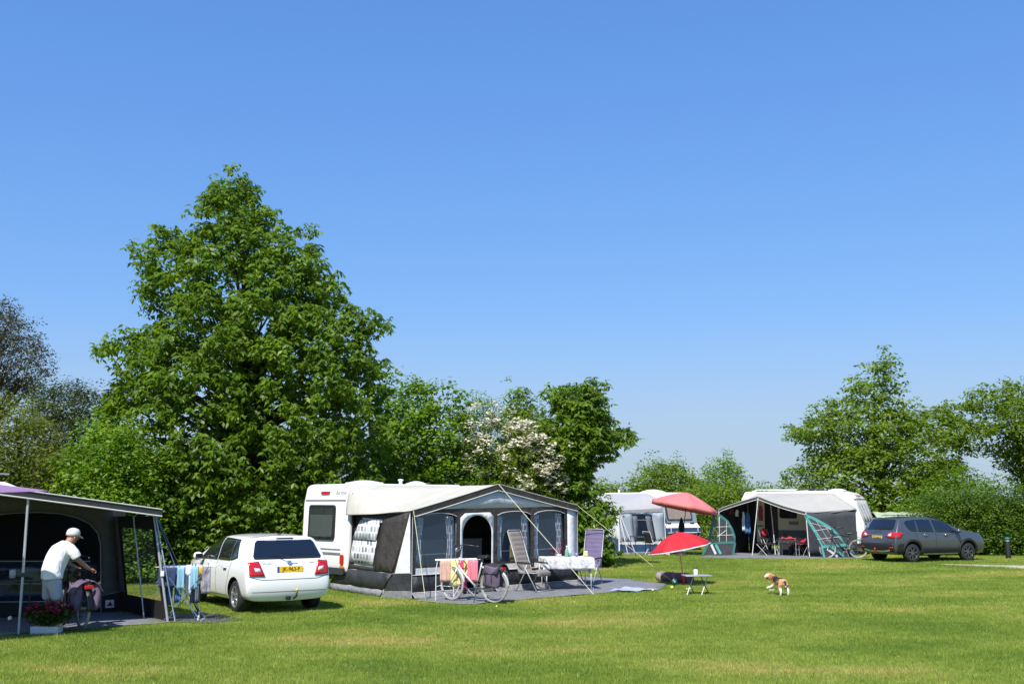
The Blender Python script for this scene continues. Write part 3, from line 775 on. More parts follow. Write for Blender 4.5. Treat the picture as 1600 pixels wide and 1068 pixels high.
def make_car(S, name, label, loc, yaw):
    root = thing(name, label, "car", loc, yaw)
    body = car_body(S).build("body", S["paint"], root, smooth=True, sub=2)
    # collapse the caps' duplicate centre line, apply the subdivision, then cut the wheel arches
    me0 = body.data; bm = bmesh.new(); bm.from_mesh(me0); bmesh.ops.remove_doubles(bm, verts=bm.verts, dist=0.002)
    bmesh.ops.dissolve_degenerate(bm, edges=bm.edges, dist=0.0005); bmesh.ops.recalc_face_normals(bm, faces=bm.faces); bm.to_mesh(me0); bm.free()
    me0.materials.append(M["well"])
    cut = MB()
    for x in S["axles"]:
        cut.add(*(lambda q: (q.v, q.f))(MB().lathe([(S["arch"], -1.2), (S["arch"], 1.2)], 40, (x, 0, S["wr"] + 0.01), Vector((0, 1, 0)))))
    co = cut.build("arch_cutter", M["well"]); co.data.materials.clear(); co.data.materials.append(S["paint"]); co.data.materials.append(M["well"])
    for p in co.data.polygons: p.material_index = 1
    body_mw = body.matrix_local.copy(); body.parent = None; body.matrix_world = Matrix.Identity(4)
    b = body.modifiers.new("arch", 'BOOLEAN'); b.operation = 'DIFFERENCE'; b.object = co; b.solver = 'EXACT'
    # keep a solid core between the wheels
    dg = bpy.context.evaluated_depsgraph_get()
    b.show_viewport = False; dg.update()
    shell = bpy.data.meshes.new_from_object(body.evaluated_get(dg))
    bms = bmesh.new(); bms.from_mesh(shell); tree_ = BVHTree.FromBMesh(bms); bms.free()
    b.show_viewport = True; dg = bpy.context.evaluated_depsgraph_get(); dg.update()
    me = bpy.data.meshes.new_from_object(body.evaluated_get(dg)); me.name = "body"
    if len(me.polygons) < 500: me = shell
    body.modifiers.clear(); body.data = me; body.parent = root; body.matrix_world = Matrix.Identity(4)
    body.matrix_parent_inverse = Matrix.Identity(4); body.matrix_basis = Matrix.Identity(4)
    bpy.data.objects.remove(co)
    me.shade_smooth()
    try: me.set_sharp_from_angle(angle=R(40))
    except Exception: pass
    def decal(nm, outer, axis, m, parent=root, off=0.004, thick=0.006, holes=(), res=0.06):
        """a plate lying on the body: outline in (x,z) seen from a side ('l','r'), or in (y,z) seen from behind ('b')"""
        v, f = flat_mesh(outer, holes, maxlen=res)
        pts = []
        for a, c in v:
            if axis == 'l': o, d = Vector((a, 3, c)), Vector((0, -1, 0))
            elif axis == 'r': o, d = Vector((a, -3, c)), Vector((0, 1, 0))
            elif axis == 'b': o, d = Vector((-3, a, c)), Vector((1, 0, 0))
            else: o, d = Vector((8, a, c)), Vector((-1, 0, 0))
            h = tree_.ray_cast(o, d)
            if h[0] is None:
                h = tree_.find_nearest(o + d * 3)
            nn = h[1]
            if nn.dot(d) > 0: nn = -nn
            pts.append(h[0] + nn * (off + thick / 2))
        mb = MB(); mb.add(pts, f)
        return mb.build(nm, m, parent, thick=thick, smooth=True)
    def line(nm, pts, axis, w, m, parent=root, off=0.002):
        o = []
        for (a, b_), (c, d_) in zip(pts, pts[1:]):
            L = math.dist((a, b_), (c, d_)) or 1; nx, ny = -(d_ - b_) / L * w / 2, (c - a) / L * w / 2
            o.append([(a + nx, b_ + ny), (c + nx, d_ + ny), (c - nx, d_ - ny), (a - nx, b_ - ny)])
        mbs = MB()
        for q in o:
            v, f = flat_mesh(q, maxlen=0.08)
            P = []
            for a, c in v:
                if axis == 'l': oo, dd = Vector((a, 3, c)), Vector((0, -1, 0))
                elif axis == 'r': oo, dd = Vector((a, -3, c)), Vector((0, 1, 0))
                else: oo, dd = Vector((-3, a, c)), Vector((1, 0, 0))
                h = tree_.ray_cast(oo, dd)
                if h[0] is None: h = tree_.find_nearest(oo + dd * 3)
                nn = h[1] if h[1].dot(dd) < 0 else -h[1]
                P.append(h[0] + nn * off)
            mbs.add(P, f)
        return mbs.build(nm, m, parent, thick=0.002)
    # wheels
    for x in S["axles"]:
        for sg in (1, -1):
            yy = sg * (S["track"] / 2)
            w = MB().lathe([(S["wr"] * .68, -.10), (S["wr"] * .90, -.105), (S["wr"] * .985, -.085), (S["wr"], -.04), (S["wr"], .04), (S["wr"] * .985, .085), (S["wr"] * .90, .105), (S["wr"] * .68, .10)], 40,
                           (x, yy, S["wr"]), Vector((0, sg, 0)), caps=False).build("wheel", M["rubber"], root, smooth=True)
            rr_ = S["wr"] * .68; k = MB()
            k.lathe([(rr_ * 1.02, .095), (rr_ * .93, .10), (rr_ * .90, .07), (rr_ * .90, -.05)], 36, (x, yy, S["wr"]), Vector((0, sg, 0)), caps=False)
            k.lathe([(0.001, .075), (.05, .08), (.075, .065), (.08, .03)], 18, (x, yy, S["wr"]), Vector((0, sg, 0)))
            for i in range(S["spokes"]):
                a = 2 * math.pi * (i + .25) / S["spokes"]
                for da in (-S["fork"], S["fork"]):
                    p0 = Vector((math.cos(a) * .05, 0, math.sin(a) * .05)); p1 = Vector((math.cos(a + da) * rr_ * .93, 0, math.sin(a + da) * rr_ * .93))
                    o = Vector((x, yy + sg * .07, S["wr"])); q = (p1 - p0).normalized(); t = Vector((-q.z, 0, q.x)) * S["sw"]; nn = Vector((0, sg * .012, 0))
                    vs = [o + p0 - t - nn, o + p0 + t - nn, o + p0 + t + nn, o + p0 - t + nn, o + p1 - t * .8 - nn, o + p1 + t * .8 - nn, o + p1 + t * .8 + nn, o + p1 - t * .8 + nn]
                    k.add(vs, [(0, 1, 2, 3), (4, 7, 6, 5), (0, 4, 5, 1), (1, 5, 6, 2), (2, 6, 7, 3), (3, 7, 4, 0)])
            k.build("rim", S["rim"], w)
            d = MB().lathe([(0.001, .0), (rr_ * .89, .0), (rr_ * .89, -.06), (0.001, -.06)], 24, (x, yy, S["wr"]), Vector((0, sg, 0))); d.build("brake_disc", M["well"], w)
    return root, body, decal, line, tree_

def plate(root, o, w, h, s, lean=0.0, yawz=math.pi):
    """yellow number plate on the tail; faces -x"""
    up = Vector((math.sin(lean), 0, math.cos(lean))); ax = Vector((0, -1, 0)); n = ax.cross(up)
    q = Matrix(((ax.x, up.x, n.x), (ax.y, up.y, n.y), (ax.z, up.z, n.z)))
    p = MB().box(Vector(o), (w, h, .010), q).build("number_plate", M["plate_yellow"], root, bevel=.003)
    MB().box(Vector(o) - ax * (w / 2 - .022) + n * .006, (.042, h * .96, .004), q).build("country_strip", M["plate_blue"], p)
    text_on("lettering", s, h * .92, M["black_plastic"], p, Vector(o) + ax * .02 + n * .0075, ax, up)
    return p

# white hatchback -----------------------------------------------------------------------------
S1 = dict(taper=.235, paint=M["paint_white"], rim=M["rim"], wr=.302, arch=.365, track=1.46, axles=(.70, 3.17), spokes=5, fork=.16, sw=.013, bow=.05,
    x=[.62, .86, 1.15, 1.5, 1.9, 2.25, 2.55, 2.85, 3.08, 3.3, 3.6], rx=.62, fx=3.62,
    top=[(.0, 1.40), (.62, 1.443), (.86, 1.462), (1.3, 1.467), (1.9, 1.455), (2.25, 1.39), (2.55, 1.25), (2.85, 1.085), (3.08, .975), (3.3, .93), (3.62, .86), (4, .72)],
    bot=[(0, .30), (.4, .27), (.9, .19), (3.3, .18), (3.7, .2), (4, .22)],
    w=[(0, .80), (.4, .845), (.8, .866), (2.5, .866), (3.2, .86), (3.62, .82), (3.99, .66)],
    belt=[(0, .955), (.6, .955), (1.5, .93), (2.6, .90), (3.1, .87), (4, .7)], shoulder=[(0, .84), (3, .80), (4, .62)],
    rear=[(.2, .13), (.33, .04), (.45, .0), (.60, -.01), (.66, .05), (.80, .065), (.93, .085), (.99, .13), (1.2, .27), (1.38, .40), (1.42, .38), (1.47, .44)],
    front=[(.2, 3.88), (.35, 3.95), (.55, 3.97), (.72, 3.86), (.86, 3.68), (.95, 3.5)])
c1, b1, dec, lin, T1 = make_car(S1, "parked_car", "white five-door hatchback parked beside the white caravan, tow bar at the back", (-4.24, 20.02, 0), 2.169)
dec("rear_window", [(-.66, 1.015), (.66, 1.015), (.69, 1.05), (.60, 1.31), (.55, 1.36), (-.55, 1.36), (-.60, 1.31), (-.69, 1.05)], 'b', M["car_glass"])
dec("brake_light", [(-.17, 1.385), (.17, 1.385), (.17, 1.405), (-.17, 1.405)], 'b', M["black_plastic"])
for s_ in ('l', 'r'):
    dec("window", [(.66, 1.03), (.90, .98), (1.02, .965), (1.02, 1.37), (.84, 1.365)], s_, M["car_glass"])
    dec("window", [(1.05, .965), (1.72, .955), (1.72, 1.385), (1.05, 1.372)], s_, M["car_glass"])
    dec("window", [(1.79, .952), (2.78, .935), (2.74, .985), (2.35, 1.26), (2.14, 1.375), (1.79, 1.387)], s_, M["car_glass"])
    lin("door_seam", [(1.755, 1.42), (1.755, .30)], s_, .009, M["seam"])
    lin("door_seam", [(2.82, .90), (2.82, .32)], s_, .009, M["seam"])
    lin("door_seam", [(.92, .93), (.98, .80), (1.07, .58), (1.15, .42), (1.16, .30), (2.80, .29)], s_, .009, M["seam"])
    lin("crease", [(.98, .855), (2.8, .835), (3.3, .80)], s_, .006, M["paint_white"], off=.004)
    for hx in (1.22, 2.12):
        yy = .872 if s_ == 'l' else -.872
        h_ = MB().tube([(hx - .09, yy * .985, .825), (hx - .07, yy * 1.02, .83), (hx + .07, yy * 1.02, .83), (hx + .09, yy * .985, .825)], .014, 8)
        h_.build("door_handle", M["paint_white"], c1, smooth=True)
        lin("handle_recess", [(hx - .06, .80), (hx + .06, .80)], s_, .03, M["seam"])
    sg = 1 if s_ == 'l' else -1
    mr_ = MB().lathe([(0.001, -.10), (.05, -.09), (.085, -.03), (.085, .03), (.06, .08), (.001, .10)], 14, (2.62, sg * .955, .99), Vector((0, 1, .0)))
    mir = mr_.build("mirror", M["paint_white"], c1, smooth=True)
    MB().box((2.545, sg * .955, .99), (.02, .15, .10)).build("mirror_glass", M["car_glass"], mir, bevel=.01)
    MB().tube([(2.66, sg * .85, .95), (2.62, sg * .93, .95)], .02, 6).build("mirror_arm", M["black_plastic"], mir)
    # tail lamp: C shape wrapping the corner
    a_, q_ = (.50, .83) if sg > 0 else (-.50, -.83)
    tlp = dec("tail_light", [(sg * .50, .705), (sg * .79, .715), (sg * .79, .955), (sg * .60, .975)], 'b', M["red_lens"], off=.006, thick=.02)
    dec("reversing_lens", [(sg * .57, .78), (sg * .68, .79), (sg * .70, .86), (sg * .60, .85)], 'b', M["clear_lens"], parent=tlp, off=.018, thick=.01)
lin("tailgate_seam", [(-.80, .70), (-.55, .64), (.55, .64), (.80, .70)], 'b', .010, M["seam"])
lin("bumper_crease", [(-.80, .42), (.80, .42)], 'b', .008, M["caravan_seam"])
dec("plate_recess", [(-.34, .735), (.34, .735), (.38, .90), (-.38, .90)], 'b', M["paint_white"], off=-.006, thick=.004)
plate(c1, (.010, 0, .825), .52, .11, "JK-963-F", .08)
bd = MB().lathe([(0.001, .012), (.03, .012), (.042, .006), (.045, -.01)], 24, (.045, 0, .945), Vector((-1, 0, .12))).build("round_badge", M["caravan_seam"], c1, smooth=True)
MB().lathe([(.030, .014), (.036, .016), (.040, .012)], 24, (.043, 0, .945), Vector((-1, 0, .12))).build("badge_ring", M["chrome"], bd)
TXB = T1.ray_cast(Vector((-2, .48, .935)), Vector((1, 0, 0)))[0]
def on_tail(s, y0, size, z=.935):
    a = T1.ray_cast(Vector((-2, y0 + .12, z)), Vector((1, 0, 0)))[0]; b = T1.ray_cast(Vector((-2, y0 - .12, z)), Vector((1, 0, 0)))[0]
    u = T1.ray_cast(Vector((-2, y0, z + .03)), Vector((1, 0, 0)))[0] - T1.ray_cast(Vector((-2, y0, z - .03)), Vector((1, 0, 0)))[0]
    text_on("lettering", s, size, M["caravan_seam"], c1, (a + b) / 2 - Vector((.003, 0, 0)), b - a, u)
on_tail("SKODA", .44, .055)
on_tail("Fabia", -.46, .045)
tb_ = MB().tube([(.25, -.10, .27), (.02, -.10, .28), (-.10, -.10, .33), (-.12, -.10, .42)], .020, 8).build("tow_bar", M["steel_dark"], c1, smooth=True)
MB().lathe([(0.001, -.028), (.02, -.02), (.028, 0), (.02, .02), (0.001, .028)], 12, (-.12, -.10, .445)).build("tow_ball", M["plate_yellow"], tb_, smooth=True)
MB().box((-.02, .03, .29), (.06, .09, .07)).build("tow_socket", M["black_plastic"], c1, bevel=.01)
an = MB().tube([(.62, 0, 1.462), (.60, 0, 1.47), (.38, 0, 1.66)], [.010, .008, .002], 6).build("aerial", M["black_plastic"], c1)
MB().lathe([(.035, 0), (.03, .02), (.012, .03)], 12, (.62, 0, 1.457)).build("aerial_base", M["black_plastic"], an, smooth=True)
MB().tube([(.005, -.1, 1.03), (-.01, .02, 1.06), (.10, .32, 1.12)], .009, 6).build("rear_wiper", M["black_plastic"], c1)

# grey crossover ------------------------------------------------------------------------------
S2 = dict(paint=M["paint_grey"], rim=M["rim_grey"], wr=.325, arch=.385, track=1.53, axles=(.80, 3.40), spokes=7, fork=.10, sw=.012, bow=.06,
    x=[.66, .95, 1.3, 1.7, 2.1, 2.45, 2.75, 3.05, 3.3, 3.55, 3.82], rx=.66, fx=3.92,
    top=[(0, 1.48), (.66, 1.535), (.95, 1.565), (1.4, 1.58), (2.0, 1.565), (2.45, 1.50), (2.75, 1.35), (3.05, 1.19), (3.3, 1.12), (3.55, 1.08), (3.9, 1.02), (4.3, .92)],
    bot=[(0, .36), (.4, .32), (.95, .24), (3.4, .24), (3.9, .26), (4.3, .30)],
    w=[(0, .82), (.45, .865), (.9, .882), (2.6, .882), (3.4, .88), (3.85, .865), (4.3, .74)],
    belt=[(0, 1.06), (.6, 1.05), (1.5, 1.02), (2.7, .98), (3.3, .95), (4.3, .78)], shoulder=[(0, .92), (3, .88), (4.3, .7)],
    rear=[(.2, .18), (.36, .06), (.50, .0), (.66, -.01), (.73, .05), (.90, .07), (1.02, .10), (1.08, .15), (1.3, .30), (1.49, .43), (1.53, .40), (1.58, .48)],
    front=[(.2, 4.2), (.35, 4.26), (.6, 4.29), (.82, 4.25), (.95, 4.14), (1.05, 3.98)])
c2_, b2, dec, lin, _ = make_car(S2, "parked_car", "dark grey crossover with black lower trim parked before the hedge", (12.88, 36.80, 0), 0.41)
dec("rear_window", [(-.60, 1.12), (.60, 1.12), (.645, 1.17), (.57, 1.43), (.52, 1.475), (-.52, 1.475), (-.57, 1.43), (-.645, 1.17)], 'b', M["car_glass"])
for s_ in ('l', 'r'):
    sg = 1 if s_ == 'l' else -1
    dec("window", [(.66, 1.20), (.80, 1.08), (1.10, 1.065), (1.10, 1.46), (.70, 1.43), (.60, 1.36)], s_, M["car_glass"])
    dec("window", [(1.14, 1.06), (1.86, 1.04), (1.80, 1.475), (1.14, 1.465)], s_, M["car_glass"])
    dec("window", [(1.93, 1.04), (2.98, 1.01), (2.94, 1.06), (2.60, 1.32), (2.32, 1.465), (1.87, 1.485)], s_, M["car_glass"])
    lin("door_seam", [(1.90, 1.05), (1.90, .36)], s_, .012, M["seam"])
    lin("door_seam", [(3.02, .98), (3.00, .36)], s_, .012, M["seam"])
    lin("door_seam", [(.92, 1.04), (1.02, .90), (1.14, .70), (1.22, .50), (1.24, .36)], s_, .012, M["seam"])
    cl = dec("sill_cladding", [(1.17, .26), (3.03, .26), (3.00, .50), (1.19, .52)], s_, M["cladding"], off=.010, thick=.025)
    lin("sill_strip", [(1.30, .31), (2.92, .31)], s_, .035, M["alu"], parent=cl, off=.035)
    for ax_ in S2["axles"]:
        o_ = arc(ax_, .335, .475, .475, -8, 188, 16); i_ = arc(ax_, .335, .386, .386, 188, -8, 16)
        o_ = [p for p in o_ if p[1] > .28]; i_ = [p for p in i_ if p[1] > .28]
        dec("arch_cladding", o_ + i_, s_, M["cladding"], off=.008, thick=.02)
    dec("bumper_cladding", [(.12, .36), (.40, .33), (.36, .50), (.38, .66), (.12, .65)], s_, M["cladding"], off=.008, thick=.02)
    for hx in (1.42, 2.35):
        yy = sg * .888
        MB().tube([(hx - .09, yy * .985, .935), (hx - .07, yy * 1.02, .94), (hx + .07, yy * 1.02, .94), (hx + .09, yy * .985, .935)], .016, 8).build("door_handle", M["chrome"], c2_, smooth=True)
    mr_ = MB().lathe([(0.001, -.11), (.055, -.10), (.09, -.03), (.09, .03), (.065, .09), (.001, .11)], 14, (2.83, sg * .985, 1.07), Vector((0, 1, .0)))
    mir = mr_.build("mirror", M["paint_grey"], c2_, smooth=True)
    MB().tube([(2.88, sg * .87, 1.02), (2.84, sg * .95, 1.03)], .022, 6).build("mirror_arm", M["black_plastic"], mir)
    dec("tail_light", [(.10, .845), (.24, .865), (.40, .98), (.34, 1.035), (.12, 1.045)], s_, M["red_lens"], off=.006, thick=.02)
    tlp = dec("tail_light", [(sg * .42, .93), (sg * .50, .86), (sg * .80, .835), (sg * .80, 1.045), (sg * .60, 1.04)], 'b', M["red_lens"], off=.006, thick=.02)
    dec("reversing_lens", [(sg * .50, .91), (sg * .64, .90), (sg * .66, .99), (sg * .56, .98)], 'b', M["clear_lens"], parent=tlp, off=.018, thick=.01)
    MB().tube([(.85, sg * .60, 1.58), (.9, sg * .60, 1.605), (2.0, sg * .60, 1.605), (2.06, sg * .60, 1.57)], .012, 6).build("roof_rail", M["black_plastic"], c2_)
dec("bumper_cladding", [(-.78, .38), (.78, .38), (.79, .645), (.55, .655), (-.55, .655), (-.79, .645)], 'b', M["cladding"], off=.008, thick=.02)
lin("skid_strip", [(-.62, .435), (-.30, .395), (.30, .395), (.62, .435)], 'b', .045, M["alu"], off=.03)
lin("tailgate_seam", [(-.80, .72), (-.58, .66), (.58, .66), (.80, .72)], 'b', .012, M["seam"])
for sg in (1, -1):
    dec("reflector", [(sg * .60, .50), (sg * .76, .51), (sg * .76, .545), (sg * .60, .535)], 'b', M["red_lens"], off=.03, thick=.01)
plate(c2_, (.005, 0, .86), .52, .11, "GT-143-Z", .08)
lin("chrome_strip", [(-.36, .945), (.36, .945)], 'b', .02, M["chrome"], off=.004)
tb_ = MB().tube([(.25, .0, .33), (.02, .0, .34), (-.10, .0, .40), (-.12, .0, .50)], .022, 8).build("tow_bar", M["red_lens"], c2_, smooth=True)
MB().tube([(.008, .1, 1.14), (-.005, -.02, 1.17), (.12, -.30, 1.24)], .010, 6).build("rear_wiper", M["black_plastic"], c2_)
# ------------------------------------------------------------------ main caravan (white) and its awning
def caravan_shell(root, L, W, prof, m, z0=0.42, bev=0.10):
    """side profile (x,z) extruded across the width, rounded at every edge; local x = length, y = width"""
    mb = MB(); n = len(prof)
    vs = [(x, 0, z) for x, z in prof] + [(x, W, z) for x, z in prof]
    fs = [tuple(range(n)), tuple(range(2 * n - 1, n - 1, -1))] + [(i, i + n, (i + 1) % n + n, (i + 1) % n) for i in range(n)]
    mb.add(vs, fs)
    o = mb.build("shell", m, root)
    k = o.modifiers.new("b", 'BEVEL'); k.width = bev; k.segments = 4; k.limit_method = 'ANGLE'; k.angle_limit = R(32)
    o.data.shade_smooth()
    return o

def rooflight(root, x, y, z, w=.5, l=.5):
    mb = MB(); mb.box((x, y, z + .03), (l, w, .06)); o = mb.build("rooflight", M["caravan_white"], root, bevel=.02)
    MB().grid(lambda a, b: (x + (a - .5) * l * .92, y + (b - .5) * w * .92, z + .06 + .055 * math.sin(math.pi * a) ** .6 * math.sin(math.pi * b) ** .6), 8, 8).build("dome", M["caravan_white"], o, smooth=True)
    return o

KC = aw(0.05, AW_D)                                # near rear corner of the caravan on the ground
cv = thing("caravan", "white caravan with grey rear window behind the large grey awning", "caravan", KC, AW_A)
CW, CL = 1.96, 4.50
ZT = 2.53
caravan_shell(cv, CL, CW, [(0.06, .40), (0.0, .62), (0.0, 1.05), (.03, 2.05), (.12, ZT - .04), (.30, ZT), (CL - .9, ZT), (CL - .3, 2.2), (CL, 1.5), (CL, .6), (CL - .1, .40)], M["caravan_white"])
rp = Plane(KC, AW_E2, (0, 0, 1))                   # rear face, x to the far (left) side
def rl(pts): return [(-x, z) for x, z in pts]
# rear details in local coordinates: y across, x = 0 is the face
def rear_plate(name, y0, z0, y1, z1, m, d=.012, r=.04, x=0.0, parent=None):
    v, f = flat_mesh(rrect(y0, z0, y1, z1, r)); mb = MB(); mb.add([(x - d / 2 - .002 + interp([(1.05, 0), (2.05, .03), (2.49, .12)], z), y, z) for y, z in v], f)
    return mb.build(name, m, parent or cv, thick=d)
wf = rear_plate("rear_window", .50, 1.18, 1.62, 2.02, M["black_plastic"], .03, .09)
rear_plate("blind", .58, 1.26, 1.54, 1.93, M["blind_grey"], .01, .06, x=-.030, parent=wf)
rear_plate("window_top_frame", .58, 1.80, 1.54, 1.93, M["window_dark"], .006, .02, x=-.042, parent=wf)
for y in (.75, 1.1, 1.45): rear_plate("latch", y - .04, 1.24, y + .04, 1.275, M["seam"], .02, .01, x=-.04, parent=wf)
rear_plate("seam", .13, 2.115, CW - .13, 2.145, M["caravan_seam"], .012, .005)
rear_plate("seam", .25, .965, CW - .25, .985, M["caravan_seam"], .012, .005)
rear_plate("lower_moulding", .25, .86, CW - .25, .90, M["awn_flap"], .02, .01)
rear_plate("brake_light", .84, 2.275, 1.20, 2.345, M["red_lens"], .03, .03)
for y in (.10, CW - .22):
    k = rear_plate("tail_light", y, .62, y + .13, .86, M["red_lens"], .03, .05)
    rear_plate("indicator", y, .50, y + .13, .60, M["orange_lens"], .03, .03)
rear_plate("bumper", .05, .40, CW - .05, .55, M["steel_dark"], .05, .03)
text_on("lettering", "Bürstner", .13, M["caravan_seam"], cv, (.079, .36, 2.31), (0, -1, 0), (.2, 0, 1))
rooflight(cv, 1.25, 1.05, ZT - .01, .7, .7); rooflight(cv, 2.9, 1.0, ZT - .01, .4, .4); rooflight(cv, 4.0, 1.0, ZT - .09, .4, .4)
MB().tube([(2.3, .9, ZT), (2.3, .9, ZT + .11)], .045, 10).build("roof_vent", M["caravan_white"], cv)
MB().lathe([(.07, .0), (.075, .03), (.04, .045), (.001, .05)], 12, (2.3, .9, ZT + .10)).build("vent_cap", M["caravan_white"], cv)
for y in (.12, CW - .12):
    w = MB().lathe([(.18, -.09), (.31, -.09), (.325, -.05), (.325, .05), (.31, .09), (.18, .09)], 28, (2.1, y, .325), Vector((0, 1, 0))).build("wheel", M["rubber"], cv, smooth=True)
MB().box((2.2, 1.05, .38), (4.2, 1.7, .08)).build("chassis", M["steel_dark"], cv)
MB().box((.3, .3, .2), (.05, .05, .40)).build("corner_steady", M["steel_dark"], cv); MB().box((.3, 1.8, .2), (.05, .05, .40)).build("corner_steady", M["steel_dark"], cv)
MB().box((2.3, .03, .21), (4.3, .015, .40)).build("draught_skirt", M["awn_skirt"], cv)
# caravan side inside the awning: window and door, seen dim through the openings
MB().box((1.2, -.012, 1.6), (1.0, .02, .55)).build("window", M["window_dark"], cv, bevel=.01)
dr = MB().box((2.7, -.014, 1.35), (.62, .02, 1.75)).build("door", M["caravan_cream"], cv, bevel=.01)
MB().box((2.7, -.03, 1.75), (.4, .015, .5)).build("door_window", M["window_dark"], dr, bevel=.01)
MB().box((3.8, -.012, 1.6), (.7, .02, .5)).build("window", M["window_dark"], cv, bevel=.01)

mm("interior_dark", (0.010, 0.010, 0.013), 0.8)
# ---- awning
at_ = thing("awning", "large brown, grey and white awning on the white caravan", "awning", AW_F, AW_A)
LL = AW_L
Z0, ZP, Z1 = AT(640, 797, AW_F.y).z, 2.50, AT(901, 789.5, aw(LL, 0).y).z
fp = Plane(aw(0, 0), AW_E1, (0, 0, 1))             # front wall plane
def FX(u, v): return fp.px(u, v)
def gable(x):
    h = LL * .478
    t = x / h if x < h else (LL - x) / (LL - h)
    e = Z0 if x < h else Z1
    return e + (ZP - e) * t ** 1.04
# roof: front gable lofted to the caravan rail
def back_prof(t):
    """from the low rear corner up the caravan side, along the rail, down the far end"""
    P = [(0.0, 1.78), (0.02, 2.05), (.06, 2.28), (.16, 2.42), (.45, 2.485), (LL * .5, 2.50), (LL - .75, 2.46), (LL - .25, 2.38), (LL - .05, 2.20), (LL, 1.95)]
    k = t * (len(P) - 1); i = min(int(k), len(P) - 2); f = k - i
    return P[i][0] + (P[i + 1][0] - P[i][0]) * f, P[i][1] + (P[i + 1][1] - P[i][1]) * f
def roof(a, b):
    x0 = LL * (0.5 - 0.5 * math.cos(math.pi * a)) * .35 + LL * a * .65
    if abs(a - .5) < 1e-6: x0 = LL / 2
    z0 = gable(min(max(x0, 0), LL))
    x1, z1 = back_prof(a)
    x = x0 + (x1 - x0) * b; z = z0 + (z1 - z0) * b
    # the cloth hangs slack between frame tubes and creases toward the corners
    z -= .07 * math.sin(math.pi * b) * (0.4 + 0.6 * abs(math.sin(2 * math.pi * a)))
    an = math.atan2(b * AW_D + .05, x + .05)
    z += .016 * math.sin(an * 26) * math.exp(-a * 2.2) * math.sin(math.pi * b) + .006 * math.sin(a * 38 + b * 9) * math.sin(math.pi * b)
    return at_local(x, AW_D * b, z)
def at_local(x, y, z): return (x, y, z)
MB().grid(roof, 80, 28).build("roof", M["awn_roof"], at_, smooth=True, thick=.006)
# scalloped side skirt of the roof hanging over the left wall
# gable trim: dark band with pale piping, following both slopes
def band(name, z_off0, z_off1, m, y, xs=(0, 1), th=.008):
    def f(a, b):
        x = -.03 + (LL + .06) * (xs[0] + (xs[1] - xs[0]) * a)
        return (x, y, gable(min(max(x, 0), LL)) + z_off0 + (z_off1 - z_off0) * b)
    return MB().grid(f, 40, 1).build(name, m, at_, thick=th)
band("gable_trim", .012, -.135, M["awn_brown"], -.035)
MB().tube([(x, -.045, gable(x) - .14) for x in np.linspace(.02, LL - .02, 41)], .011, 6).build("piping", M["piping"], at_)
MB().tube([(x, -.04, gable(x) + .012) for x in np.linspace(0, LL, 41)], .010, 6).build("piping", M["awn_roof"], at_)
# gable cloth between trim and header
HZ0 = Z0 - .04
def clip(pts): return pts
hz = lambda x: 1.925 + (x / LL) * .055          # top of the header band
g0 = [(x, gable(x) - .13) for x in np.linspace(.25, LL - .25, 30)]
g1 = [(x, hz(x)) for x in np.linspace(LL - .15, .15, 12)]
panel("gable", M["awn_grey"], fp, g0 + g1, at_, ispx=False, thick=.006, wave=.008)
# wall layout along x (metres on the wall, read from the photo)
def X(u, v=840): return FX(u, v)[0]
ZS = .51                                          # top of the skirt
ZW = lambda x: hz(x) - .10
x_ = dict(a=X(643), b=X(650), c=X(713.5), d=X(719), e=X(771), f=X(777), g=X(829), h=X(834.5), i=X(882), j=X(886.5), k=X(899))
def rect(x0, x1, z0, z1): return [(x0, z0), (x1, z0), (x1, z1), (x0, z1)]
def wall(name, m, x0, x1, z0, z1, holes=(), off=0, th=.006, wave=0): return panel(name, m, fp, rect(x0, x1, z0, z1), at_, holes=holes, ispx=False, off=off, thick=th, wave=wave)
panel("header", M["awn_brown"], fp, [(0.02, hz(0) - .085), (LL - .02, hz(LL) - .085), (LL - .02, hz(LL) - .002), (0.02, hz(0) - .002)], at_, ispx=False)
for n_, p0, p1 in (("a", 0.02, x_['b']), ("c", x_['c'], x_['d']), ("e", x_['e'], x_['f']), ("g", x_['g'], x_['h']), ("i", x_['i'], x_['j'])):
    panel("pillar", M["awn_brown"], fp, [(p0, ZS), (p1, ZS), (p1, hz(p1) - .087), (p0, hz(p0) - .087)], at_, ispx=False)
panel("corner_panel", M["awn_white"], fp, [(x_['j'], ZS), (LL, ZS), (LL - .02, hz(LL) - .087), (x_['j'], hz(x_['j']) - .087)], at_, ispx=False, wave=.02)
mm("curtain", (0.62, 0.62, 0.64), 0.8, var=0.05)
